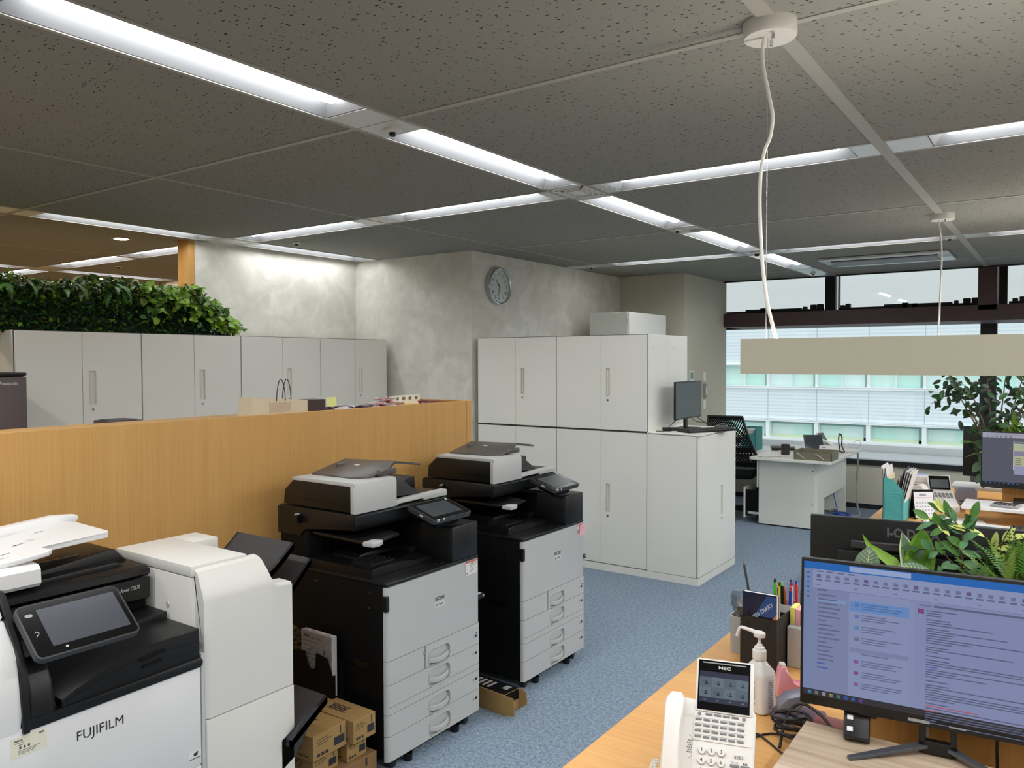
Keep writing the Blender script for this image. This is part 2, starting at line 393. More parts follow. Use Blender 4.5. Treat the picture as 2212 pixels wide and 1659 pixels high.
# plain plates in the strips between the lights
b = MB()
def gaps(iv, lo, hi):
    out = []; c = lo
    for a, z in sorted(iv):
        if a > c: out.append((c, a))
        c = max(c, z)
    if c < hi: out.append((c, hi))
    return out
for k in range(-3, 3):
    xc = XC + k * PX; iv = [(a, z) for x, a, z, _ in LY if abs(x - xc) < 0.1]
    if k == 0: iv.append((3.675, 3.955))
    for a, z in gaps(iv, Y0, Y1):
        cuts = [c for c in (YC - 4.665, YC - PY / 2, YC + PY / 2) if a < c < z]
        for p, q in zip([a] + cuts, cuts + [z]): b.box(xc - HW, xc + HW, p + 0.003, q - 0.003, CEIL - 0.003, CEIL + 0.001)
for k in range(-2, 2):
    yc = YC + k * PY - (0.03 if k == 1 else 0); iv = [(a, z) for a, z, y, _ in LX if abs(y - yc) < 0.1] + [(XC + j * PX - HW - .02, XC + j * PX + HW + .02) for j in range(-3, 3)]
    for a, z in gaps(iv, X0, X1): b.box(a + 0.003, z - 0.003, yc - HW, yc + HW, CEIL - 0.003, CEIL + 0.001)
struct(b.build('trim_3', M_plate))
# recessed lights
def fixture(L):
    r = root('recessed_light', '', 'ceiling light')
    b = MB(); w, d, h = HW - 0.002, 0.036, 0.062; y0, y1 = -L / 2 + 0.002, L / 2 - 0.002
    O = [(-w, y0, 0), (w, y0, 0), (w, y1, 0), (-w, y1, 0)]; I = [(-d, y0 + 0.055, h), (d, y0 + 0.055, h), (d, y1 - 0.055, h), (-d, y1 - 0.055, h)]
    b._faces(O + I, [(0, 1, 5, 4), (1, 2, 6, 5), (2, 3, 7, 6), (3, 0, 4, 7), (4, 5, 6, 7)])
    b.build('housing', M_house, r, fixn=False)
    b = MB(); n = 10; t0, t1 = y0 + 0.05, y1 - 0.05; vs = []
    for y, rr in ((t0, 0.6), (t0 + 0.012, 0.95), (t0 + 0.03, 1), (t1 - 0.03, 1), (t1 - 0.012, 0.95), (t1, 0.6)):
        vs += [(math.cos(PI + PI * k / n) * 0.036 * rr, y, 0.058 + math.sin(PI + PI * k / n) * 0.042 * rr) for k in range(n + 1)]
    fs = [(i * (n + 1) + k, i * (n + 1) + k + 1, (i + 1) * (n + 1) + k + 1, (i + 1) * (n + 1) + k) for i in range(5) for k in range(n)]
    fs += [tuple(range(n + 1)), tuple(range(5 * (n + 1), 6 * (n + 1)))]
    b._faces(vs, fs); b.build('lamp_tube', M_tube, r, smooth=True)
    return r
GL = 'recessed ceiling lights'
for xc, a, z, lab in LY:
    f = fixture(z - a); f.location = (xc, (a + z) / 2, CEIL); f['label'] = lab; f['group'] = GL
for a, z, yc, lab in LX:
    f = fixture(z - a); f.location = ((a + z) / 2, yc, CEIL); f.rotation_euler = (0, 0, PI / 2); f['label'] = lab; f['group'] = GL
# air vent where the strips cross
v = root('air_vent', 'square dark louvred air vent where the light rows cross', 'air vent', (XC, 3.815, CEIL))
b = MB()
for i, (w, l, z) in enumerate(((0.105, 0.14, 0.0), (0.082, 0.112, -0.002), (0.060, 0.085, -0.002))):
    t = 0.010 if i else 0.014
    for s in (-1, 1):
        b.box(s * w - (t if s > 0 else 0), s * w + (t if s < 0 else 0), -l, l, z - 0.004, z + 0.004); b.box(-w, w, s * l - (t if s > 0 else 0), s * l + (t if s < 0 else 0), z - 0.004, z + 0.004)
b.box(-0.038, 0.038, -0.058, 0.058, -0.006, 0.0); b.build('louvre', M_white, v)
b = MB(); b.box(-0.105, 0.105, -0.14, 0.14, 0.05, 0.055); b.box(-0.105, -0.103, -0.14, 0.14, 0, 0.05); b.box(0.103, 0.105, -0.14, 0.14, 0, 0.05); b.build('duct', M_blackm, v)
def ceil_dev(name, x, y, r, h, label, cat, core=None):
    q = root(name, label, cat, (x, y, CEIL - 0.003))
    b = MB(); b.lathe([(r, 0), (r, -h * 0.4), (r * 0.75, -h * 0.55), (r * 0.5, -h * 0.6)]); b.build('cover', M_offwh, q, smooth=True)
    b = MB(); b.lathe([(r * .42, -h * 0.5), (r * 0.42, -h), (r * 0.3, -h * 1.25)], seg=12); b.build('sensor', core or M_dark, q, smooth=True)
ceil_dev('sprinkler', -2.228, 2.34, 0.034, 0.022, 'small sprinkler head on the blank plate after the nearest light', 'sprinkler')
ceil_dev('sprinkler', -2.28, 5.29, 0.03, 0.022, 'small dark sprinkler on the plate after the light past the vent', 'sprinkler')
ceil_dev('smoke_detector', -2.20, 6.80, 0.05, 0.03, 'round white sensor near the far end of the diagonal light row', 'smoke detector')
ceil_dev('sprinkler', -2.24, 8.80, 0.03, 0.02, 'small sprinkler on the ceiling right before the black window mullion', 'sprinkler')
ceil_dev('sprinkler', -4.95, 4.11, 0.03, 0.02, 'small sprinkler in the tile between two lights beside the mottled wall', 'sprinkler')
ceil_dev('sprinkler', -3.88, 6.88, 0.03, 0.02, 'small sprinkler on the plate near the top of the clock wall', 'sprinkler')
ceil_dev('smoke_detector', -0.75, 6.885, 0.03, 0.02, 'small detector beside the far wide ceiling bar', 'smoke detector')
ceil_dev('sprinkler', -7.56, 4.1, 0.03, 0.02, 'small sprinkler on the brownish ceiling beyond the hedge', 'sprinkler')
b = MB(); b.lathe([(0.05, 0), (0.05, -0.002), (0.04, -0.004)], seg=28); tag(b.build('speaker_grille', M_grey), 'flat round grey disc set in the strip after the light past the vent', 'ceiling speaker').location = (-2.19, 5.415, CEIL - 0.003)
# warm downlights beyond the hedge
for (x, y, lab) in ((-5.87, 3.21, 'round warm downlight in the olive ceiling above the hedge'), (-8.9, 4.6, 'second round warm downlight just above the hedge leaves')):
    d = root('downlight', lab, 'ceiling light', (x, y, CEIL), group='round downlights')
    b = MB(); b.lathe([(0.06, 0.0), (0.068, -0.004), (0.06, -0.006), (0.05, -0.004)], seg=28); b.build('ring', M_white, d, smooth=True)
    b = MB(); b.lathe([(0.049, -0.006), (0.001, -0.006)], seg=24); b.build('lamp', mat('warm_lamp', (1, 0.86, 0.62, 1), 0.5, emit=9), d)
for (x, y) in ((-6.6, 1.2), (-8.2, 1.4), (-6.4, 2.6), (-7.8, 2.8), (-9.4, 2.0)):
    l = area('warm_lamp', (x, y, CEIL - 0.012), 0.1, 0.1, 14, (1, 0.86, 0.50))

# ceiling air conditioner
a = root('air_conditioner', 'white ceiling air conditioner with a long open flap near the windows', 'air conditioner', (-1.37, 7.93, CEIL - 0.004))
b = MB(); b.box(-0.53, 0.53, -0.33, 0.33, -0.020, 0.0, 0.006); b.build('panel', M_plate, a, smooth=True)
b = MB(); b.box(-0.44, 0.44, -0.22, -0.15, -0.024, -0.019); b.build('slot', M_blackm, a)
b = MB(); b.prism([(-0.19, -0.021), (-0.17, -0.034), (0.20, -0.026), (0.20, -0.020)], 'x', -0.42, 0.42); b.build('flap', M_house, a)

# floors
b = MB(); b.box(-5.6, X1, Y0, 9.2, -0.1, 0.0); struct(b.build('floor', M_carpet))
b = MB(); b.box(X0, -5.6, Y0, 9.2, -0.1, 0.0); struct(b.build('floor', M_brownfloor))
# walls
b = MB(); b.box(-5.66, -5.53, 3.60, 5.29, 0, CEIL); struct(b.build('wall_left', M_plaster))
b = MB(); b.box(-5.665, -5.525, 3.545, 3.60, 0, CEIL); struct(b.build('trim_4', M_panelwood))
b = MB(); b.box(-5.66, -4.136, 5.29, 9.3, 0, CEIL); struct(b.build('wall_back', M_plaster))
b = MB(); b.box(-4.136, -3.375, 8.005, 9.3, 0, CEIL); struct(b.build('wall_column', M_wall))
b = MB(); b.box(X0, -5.66, 5.22, 5.3, 0, CEIL); struct(b.build('wall_back', M_wallwarm))
b = MB(); b.box(X0 - 0.1, X0, Y0, 5.3, 0, CEIL); struct(b.build('wall_left', M_wallwarm))
b = MB(); b.box(X0, X1, Y0 - 0.1, Y0, 0, CEIL); struct(b.build('wall_front', M_wall))
b = MB(); b.box(X1, X1 + 0.1, Y0, 10.3, 0, CEIL + .3); struct(b.build('wall_right', M_wall))
# window wall: apron, sill, wine-coloured beam and posts, black mullions, glass
b = MB(); b.box(-3.375, X1, 9.13, 9.25, 0, 0.475); struct(b.build('wall_window', M_wall))
b = MB(); b.box(-3.375, X1, 9.10, 10.2, 0.475, 0.53); b.box(-3.375, X1, 9.125, 9.13, 0, 0.05); struct(b.build('trim_5', M_blkfr))
b = MB(); b.box(-3.375, X1, 9.10, 9.85, 0.53, 0.545, 0.004); struct(b.build('trim_6', M_sill))
b = MB(); b.box(-3.375, X1, 9.85, 10.22, 0.53, 0.62); struct(b.build('trim_7', mat('white_reveal', S(232, 238, 242), 0.4)))
b = MB(); b.box(-3.375, X1, 9.2, 10.05, 1.995, 2.155, 0.003); struct(b.build('trim_8', M_wine))
b = MB()
for x in (-0.745, 2.6): b.box(x, x + 0.165, 9.2, 9.45, 2.10, CEIL, 0.003)
struct(b.build('trim_9', M_wine))
b = MB()
for x0, x1 in ((-2.42, -2.30), (-0.78, -0.54), (1.1, 1.25), (2.6, 2.85)): b.box(x0, x1, 10.06, 10.16, 2.1, 3.0)
b.box(-2.27, -2.255, 10.06, 10.12, 2.1, 3.0)
b.box(-0.785, -0.63, 10.05, 10.17, 0.53, 2.1); b.box(2.7, 2.86, 10.05, 10.17, 0.53, 2.1)
b.box(-3.9, X1, 10.04, 10.18, 2.0, 2.205); b.box(-3.9, X1, 10.04, 10.18, 0.53, 0.60)
b.box(-3.375, X1, 9.2, 9.24, CEIL - 0.012, CEIL + 0.02)
struct(b.build('trim_10', M_blkfr))
rr = random.Random(3)
b = MB()
for xa, xb in ((-3.87, -2.42), (-2.25, -0.80), (-0.52, 1.1)):
    n = 0; b.box(xa, xb, 9.98, 10.04, 2.20, 2.225)
    for u, w, h in ((0.02, 0.05, 0.03), (0.06, 0.05, 0.045), (0.35, 0.35, 0.018), (0.48, 0.06, 0.03), (0.55, 0.4, 0.015), (0.84, 0.04, 0.03), (0.90, 0.07, 0.05), (0.955, 0.06, 0.055)):
        x = xa + (xb - xa) * u; b.box(x, x + w, 9.95, 10.03, 2.2, 2.225 + h, 0.004)
struct(b.build('trim_11', M_blkfr))
for i, (z0, z1) in enumerate(((2.2, 3.0), (0.6, 2.0))):
    b = MB(); b.box(-3.9, X1, 10.10, 10.106, z0, z1); o = struct(b.build('window_%d' % (i + 1), M_glass))
b = MB(); b.box(-4.3, -3.9, 9.3, 10.3, 0, 3.0); b.box(-3.9, X1, 10.22, 10.3, -0.6, 0.5); b.box(-3.9, X1, 9.3, 10.3, 3.0, 3.05); struct(b.build('wall_reveal', M_wall))

# building across the street
K = 36 / 22
bl = root('office_building', 'white office building with pale green window bands across the street', 'building', (0, 36, 0))
def zz(z): return 1.61 + (z - 1.61) * K
b = MB()
for z0, z1 in ((1.47, 2.45), (-0.02, 0.80)): b.box(-16, 30, 0, 0.5, zz(z0), zz(z1))
for z0 in (-2.6, -5.2): b.box(-16, 30, 0, 0.5, zz(z0), zz(z0 + 0.9))
def m_flute(n, t):
    wv = n.nodes.new('ShaderNodeTexWave'); wv.wave_type = 'BANDS'; wv.bands_direction = 'Z'; wv.inputs['Scale'].default_value = 2.1; wv.inputs['Distortion'].default_value = 0.4
    n.links.new(t.outputs['Object'], wv.inputs['Vector'])
    w2 = n.nodes.new('ShaderNodeTexWave'); w2.bands_direction = 'X'; w2.inputs['Scale'].default_value = 6; n.links.new(t.outputs['Object'], w2.inputs['Vector'])
    r = ramp(n, [(0.0, S(222, 232, 242)), (0.25, S(240, 247, 252)), (1.0, S(246, 251, 255))]); n.links.new(wv.outputs['Fac'], r.inputs['Fac'])
    r2 = ramp(n, [(0.0, S(244, 248, 252)), (1.0, S(255, 255, 255))]); n.links.new(w2.outputs['Fac'], r2.inputs['Fac'])
    mx = n.nodes.new('ShaderNodeMix'); mx.data_type = 'RGBA'; mx.blend_type = 'MULTIPLY'; mx.inputs['Factor'].default_value = 1
    n.links.new(r.outputs['Color'], mx.inputs['A']); n.links.new(r2.outputs['Color'], mx.inputs['B'])
    return mx.outputs['Result'], None, 0
b.build('wall_panel', node_mat('fluted_white_panel', 0.6, m_flute, 0.3), bl)
M_frame = mat('white_facade_frame', S(246, 249, 252), 0.6)
b = MB()
for z in (1.455, 0.85, 0.82, -0.06, -0.09, -0.70): b.box(-16, 30, -0.10, 0.1, zz(z), zz(z + 0.035))
b.box(-16, 30, -0.15, 0.2, zz(-0.78), zz(-0.70)); b.box(-16, 30, -0.5, 0.2, zz(-1.2), zz(-0.98))
for i in range(-8, 40):
    x = (-8.08 + 0.648 * i) * K
    b.box(x - 0.05, x + 0.05, -0.06, 0.3, zz(0.85), zz(1.47)) if i % 2 == 0 else b.box(x - 0.02, x + 0.02, -0.06, 0.3, zz(0.85), zz(1.47))
    if i % 2 == 0:
        b.box(x - 0.08, x + 0.08, -0.06, 0.3, zz(-0.72), zz(-0.05))
b.build('frame', M_frame, bl)
b = MB()
for i in range(-8, 40, 2):
    x = (-8.08 + 0.648 * i) * K
    for z0, z1 in ((1.47, 2.45), (-0.02, 0.80)): b.box(x - 0.012, x + 0.012, -0.012, 0.1, zz(z0), zz(z1))
b.build('panel_joint', mat('facade_joint', S(190, 200, 210), 0.7), bl)
MG = [mat('green_pane_a', S(222, 252, 244), 0.25), mat('green_pane_b', S(210, 250, 240), 0.25), mat('green_pane_c', S(232, 253, 250), 0.25)]
MB_blind = mat('pane_shade', S(140, 176, 174), 0.5); MB_y = mat('pane_floor', S(222, 238, 204), 0.5)
for i in range(-8, 20):
    x = (-8.08 + 0.648 * i) * K; x1 = x + 0.648 * K
    b = MB(); b.box(x, x1, 0.20, 0.25, zz(0.85), zz(1.47)); b.build('pane', MG[(i * 7) % 3], bl)
    b = MB(); b.box(x, x1, 0.35, 0.40, zz(-0.72), zz(-0.06)); b.build('pane', MG[(i * 5 + 1) % 3], bl)
    if i % 2 == 0:
        b = MB(); b.box(x + 1.15 * K, x + 1.28 * K, 0.30, 0.34, zz(-0.72), zz(-0.16)); b.box(x, x1 + 0.648 * K, 0.30, 0.34, zz(-0.16), zz(-0.06)); b.box(x + 1.19 * K, x + 1.27 * K, 0.15, 0.19, zz(0.85), zz(1.47)); b.build('blind_edge', MB_blind, bl)
b = MB(); b.box(-16, 30, 0.30, 0.345, zz(-0.66), zz(-0.45)); b.build('bright_floor', MB_y, bl)
b = MB(); b.box(-30, 45, 10.6, 36, -12, -11.9); struct(b.build('floor', mat('street', S(120, 122, 124), 0.9)))

# ---------------------------------------------------------------- cabinets
def door(parent, y0, y1, z0, z1, handle=None, x=0.0, lockz=None):
    """a door leaf in the local y-z plane, facing +x; handle = (ya, yb, za, zb)"""
    b = MB()
    if handle:
        ya, yb, za, zb = handle; b.holed(y0 + .0015, y1 - .0015, z0 + .0015, z1 - .0015, x, 0.016, [[(ya, za), (yb, za), (yb, zb), (ya, zb)]], 0.012)
    else: b.box(x - 0.016, x, y0 + .0015, y1 - .0015, z0 + .0015, z1 - .0015, 0.0012, 1)
    d = b.build('door', M_cab, parent)
    if handle:
        b = MB(); b.box(x - 0.0118, x - 0.002, ya + 0.002, ya + 0.016, za + 0.006, zb - 0.006, 0.002, 1)
        t = 0.003
        for q in ((ya - t, ya, za - t, zb + t), (yb, yb + t, za - t, zb + t), (ya, yb, za - t, za), (ya, yb, zb, zb + t)): b.box(x - 0.001, x + 0.002, *q)
        b.build('handle', M_pull, d)
        yc = (ya + yb) / 2 - 0.002; zc = lockz if lockz is not None else za - 0.033
        b = MB(); b.cyl((x - 0.001, yc, zc), (x + 0.004, yc, zc), 0.009, 0.008, 14); b.mi = 1; b.box(x + 0.0035, x + 0.0048, yc - 0.001, yc + 0.001, zc - 0.005, zc + 0.005); b.build('lock', [M_chrome, M_ink], d)
    return d
GC = 'white steel cabinets along the left wall'
labs = ['white two-door cabinet at the left end of the wall row, behind the brown fridge', 'white two-door cabinet second from the left in the wall row',
        'white two-door cabinet behind the paper carrier bag handles', 'white two-door cabinet at the right end of the wall row, in the corner']
ys = [2.118, 2.899, 3.676, 4.448, 5.226]
for i in range(4):
    c = root('storage_cabinet', labs[i], 'cabinet', (-5.07, ys[i], 0), group=GC); w = ys[i + 1] - ys[i]
    b = MB(); b.box(-0.40, -0.017, 0, w, 0.05, 1.80, 0.001, 1); b.box(-0.39, -0.01, 0, w, 0.0, 0.05); b.build('body', M_cab, c)
    door(c, 0.003, w / 2, 1.09, 1.797); door(c, w / 2, w - 0.003, 1.09, 1.797, (w / 2 + 0.045, w / 2 + 0.082, 1.338, 1.549))
    door(c, 0.003, w / 2, 0.055, 1.08); door(c, w / 2, w - 0.003, 0.055, 1.08, (w / 2 + 0.045, w / 2 + 0.082, 0.46, 0.67))
    b = MB(); b.box(-0.018, -0.0165, 0, w, 0.05, 1.80); b.build('shadow_gap', M_cabdk, c)
# central block: doors face -y, so the local +x axis is turned to point to -y (local +y becomes world +x)
CX0 = -4.089; CW = 0.7845
GB = 'white steel cabinets of the central block'
def cab_unit(label, x, z0, z1, plinth, hz, side_studs=False, rear=False, y=5.306):
    c = root('storage_cabinet', label, 'cabinet', (x, y, 0), -PI / 2 if not rear else PI / 2, group=GB)
    b = MB(); b.box(-0.378, -0.017, 0, CW, z0 + plinth, z1, 0.0012, 1)
    if plinth: b.box(-0.375, 0.0, 0.0, CW, 0, plinth - 0.003)
    b.build('body', M_cab, c)
    door(c, 0.003, CW / 2, z0 + plinth + 0.003, z1 - 0.003); door(c, CW / 2, CW - 0.003, z0 + plinth + 0.003, z1 - 0.003, (CW / 2 + 0.055, CW / 2 + 0.085, hz[0], hz[1]))
    b = MB(); b.box(-0.018, -0.0165, 0, CW, z0 + plinth, z1); b.build('shadow_gap', M_cabdk, c)
    return c
cab_unit('upper left white cabinet of the central block, below the clock', CX0, 1.078, 1.80, 0, (1.340, 1.547))
cu = cab_unit('upper right white cabinet of the central block, front one beside the small black monitor', CX0 + CW, 1.078, 1.80, 0, (1.339, 1.546))
cab_unit('lower left white cabinet of the central block, behind the farther copier', CX0, 0, 1.072, 0.055, (0.459, 0.668))
cab_unit('lower white cabinet in the middle of the central block, standing on the carpet', CX0 + CW, 0, 1.072, 0.055, (0.459, 0.668))
cr1 = cab_unit('rear white cabinet standing back to back behind the upper cabinet beside the black monitor', CX0 + 2 * CW, 1.078, 1.80, 0, (1.339, 1.546), rear=True, y=6.066)
cab_unit('rear lower white cabinet standing back to back in the central block', CX0 + 2 * CW, 0, 1.072, 0.055, (0.459, 0.668), rear=True, y=6.066)
b = MB()
for y in (0.10, 0.30):
    for z in (1.70, 1.20): b.cyl((-y, CW - 0.001, z), (-y, CW + 0.004, z), 0.006, 0.004, 10)
b.build('side_stud', M_white, cu)
b = MB()
for y in (0.08, 0.28):
    for z in (1.70, 1.20): b.cyl((-y, 0.001, z), (-y, -0.004, z), 0.006, 0.004, 10)
b.build('side_stud', M_white, cr1)
c = root('storage_cabinet', 'low white end cabinet carrying the small black monitor, doors facing the aisle', 'cabinet', (-2.12, 5.306, 0), group=GB)
b = MB(); b.box(-0.398, -0.017, 0, 0.76, 0.055, 1.072, 0.0012, 1); b.box(-0.40, 0.0, 0, 0.76, 0, 0.052); b.box(-0.4, 0.0, 0.0, 0.76, 1.066, 1.078); b.build('body', M_cab, c)
door(c, 0.003, 0.38, 0.058, 1.063); door(c, 0.38, 0.757, 0.058, 1.063, (0.44, 0.470, 0.452, 0.664))
b = MB(); b.box(-0.018, -0.0165, 0.001, 0.76, 0.055, 1.066); b.build('shadow_gap', M_cabdk, c)
b = MB()
for x in (-0.303, -0.103):
    for z in (0.987, 0.173): b.cyl((x, 0.001, z), (x, -0.004, z), 0.007, 0.005, 10)
b.build('side_stud', M_white, c)
# tall old locker behind
c = root('tall_locker', 'taller white locker rising behind the central cabinets against the cream wall', 'cabinet', (-3.495, 6.92, 0))
b = MB(); b.box(-0.42, 0, 0, 0.88, 0, 2.08, 0.004); b.build('body', M_cab, c)
b = MB(); b.box(0.0, 0.012, 0.008, 0.872, 0.05, 2.075, 0.003); b.build('door', M_cab, c)
b = MB(); b.cyl((0.006, 0.003, 1.96), (0.006, 0.003, 2.01), 0.006, seg=10); b.build('hinge', M_lgrey, c)

# ---------------------------------------------------------------- wooden partition counter
c = root('wooden_counter', 'long oak panelled counter standing behind the copiers', 'counter', (-2.90, 0, 0))
b = MB(); b.box(-0.025, 0, -1.5, 3.655, 0, 1.372, 0.001, 1); b.build('front_panel', M_panelwood, c)
b = MB(); b.box(-0.50, 0.0, 3.658, 3.705, 0, 1.372, 0.001, 1); b.build('end_panel', M_panelwood, c)
b = MB(); b.box(-0.50, -0.025, -1.5, 3.655, 1.322, 1.345); b.box(-0.50, -0.48, -1.5, 3.655, 0, 1.322); b.build('counter_top', M_panelwood, c)
# ---------------------------------------------------------------- wall clock
ck = root('wall_clock', 'round silver wall clock with black numerals on the mottled wall', 'clock', (-4.136, 5.646, 2.262))
R = 0.166
b = MB(); b.lathe([(R - .002, 0.0), (R, 0.004), (R, 0.040), (R - 0.004, 0.048), (R - 0.012, 0.050), (R - 0.020, 0.046), (R - 0.024, 0.022)], seg=56, cap=False)
b.xf(Matrix.Rotation(PI / 2, 4, 'Y')); b.build('rim', mat('satin_chrome', S(198, 200, 202), 0.22, 0.9), ck, smooth=True)
b = MB(); b.lathe([(R - 0.022, 0.020), (R - 0.022, 0.030)], seg=48); b.xf(Matrix.Rotation(PI / 2, 4, 'Y')); b.build('dial', mat('dial_white', S(226, 228, 228), 0.5), ck)
for i in range(12):
    a = math.radians(30 * (i + 1)); rr_ = 0.108
    M = basis((0.0305, math.sin(a) * rr_, math.cos(a) * rr_ - 0.0125), (0, 1, 0), (0, 0, 1)); text('numeral', str(i + 1), 0.036, M, M_ink, ck, 'CENTER', bold=0.0007)
b = MB()
for i in range(60):
    a = 2 * PI * i / 60; w = 0.0012; r0 = 0.130 if i % 5 else 0.127
    d = Vector((0, math.sin(a), math.cos(a))); t = Vector((0, math.cos(a), -math.sin(a)))
    b.poly([d * r0 - t * w + Vector((.0308, 0, 0)), d * r0 + t * w + Vector((.0308, 0, 0)), d * .136 + t * w + Vector((.0308, 0, 0)), d * .136 - t * w + Vector((.0308, 0, 0))])
b.build('minute_marks', M_ink, ck)
def hand(name, deg, L, w, x):
    a = math.radians(deg); d = Vector((0, math.sin(a), math.cos(a))); t = Vector((0, math.cos(a), -math.sin(a))); p = Vector((x, 0, 0))
    b = MB(); b._faces([p - d * .02 - t * w, p - d * .02 + t * w, p + d * L + t * w * .4, p + d * L - t * w * .4] + [q + Vector((0.001, 0, 0)) for q in (p - d * .02 - t * w, p - d * .02 + t * w, p + d * L + t * w * .4, p + d * L - t * w * .4)],
                       [(0, 1, 2, 3), (7, 6, 5, 4), (0, 4, 5, 1), (1, 5, 6, 2), (2, 6, 7, 3), (3, 7, 4, 0)]); b.build(name, M_ink, ck)
hand('hour_hand', -42, 0.075, 0.004, 0.033); hand('minute_hand', 190, 0.108, 0.003, 0.0345); hand('second_hand', 178, 0.06, 0.001, 0.036)
b = MB(); b.lathe([(R - 0.023, 0.0440), (R - 0.023, 0.0452)], seg=40); b.xf(Matrix.Rotation(PI / 2, 4, 'Y')); b.build('cover_glass', M_glass, ck)

# ---------------------------------------------------------------- hanging lamps
M_pend = mat('beige_lamp_body', S(178, 176, 156), 0.5)
M_glow = mat('pendant_lamp_glow', (1.0, 0.97, 0.92, 1), 0.5, emit=6.0)
M_glowu = mat('pendant_lamp_glow_up', (1.0, 0.97, 0.92, 1), 0.5, emit=26.0)
def pendant(x, y, label, slack):
    p = root('pendant_lamp', label, 'pendant lamp', (x, y, 0), group='long hanging lamps')
    L = 3.3; z0, z1 = 1.57, 1.668
    b = MB(); b.box(0, L, -0.035, -0.031, z0, z1); b.box(0, L, 0.031, 0.035, z0, z1); b.box(0, 0.004, -0.031, 0.031, z0, z1); b.box(L - .004, L, -0.031, 0.031, z0, z1)
    b.box(0.004, L - .004, -0.031, 0.031, 1.61, 1.63); b.build('housing', M_pend, p)
    b = MB(); b.box(0.03, L - .03, -0.026, 0.026, z0 + 0.004, z0 + 0.010); b.build('lower_diffuser', M_glow, p)
    b = MB(); b.box(0.03, L - .03, -0.026, 0.026, z1 - 0.02, z1 - 0.014); b.build('upper_diffuser', M_glowu, p)
    b = MB(); b.lathe([(0.072, 0), (0.072, -0.036), (0.069, -0.042), (0.005, -0.043)], (0.066, 0, CEIL), 40); b.build('ceiling_rose', M_offwh, p, smooth=True)
    b = MB()
    for dx, dy in ((0.02, 0.01), (0.055, -0.045)): b.cyl((0.055 + dx * 0.6, dy, CEIL - 0.043), (0.055 + dx * 0.6, dy, CEIL - 0.060), 0.005, seg=10)
    b.build('screw', M_chrome, p)
    b = MB(); b.tube([(0.064, -0.012, CEIL - 0.04), (0.064, -0.012, z1)], 0.0011, 6); b.build('suspension_wire', M_chrome, p)
    pts = [(0.058, -0.02, CEIL - 0.04), (0.052, -0.02, 2.46)] + slack
    P = [Vector(q) for q in pts]; out = []
    for i in range(len(P) - 1):
        p0, p1, p2, p3 = P[max(i - 1, 0)], P[i], P[i + 1], P[min(i + 2, len(P) - 1)]
        for k in range(8):
            t = k / 8; out.append(0.5 * ((2 * p1) + (p2 - p0) * t + (2 * p0 - 5 * p1 + 4 * p2 - p3) * t * t + (3 * p1 - p0 - 3 * p2 + p3) * t ** 3))
    out.append(P[-1])
    b = MB(); b.tube(out, 0.0052, 8); b.build('power_cord', M_wcable, p, smooth=True)
    return p
pendant(-0.752, 2.22, 'nearer long beige hanging lamp over the front desks', [(0.056, -0.02, 2.409), (0.069, -0.02, 2.343), (0.081, -0.02, 2.278), (0.075, -0.02, 2.223), (0.060, -0.02, 2.187), (0.050, -0.02, 2.131), (0.047, -0.02, 2.055), (0.050, -0.02, 1.966), (0.057, -0.02, 1.863), (0.069, -0.02, 1.772), (0.084, -0.02, 1.708), (0.095, -0.02, 1.668)])
pendant(-0.735, 5.745, 'farther hanging lamp mostly hidden behind the nearer one, only its cord shows', [(0.068, -0.02, 2.30), (0.062, -0.02, 2.0), (0.054, -0.01, 1.8), (0.060, -0.01, 1.668)])

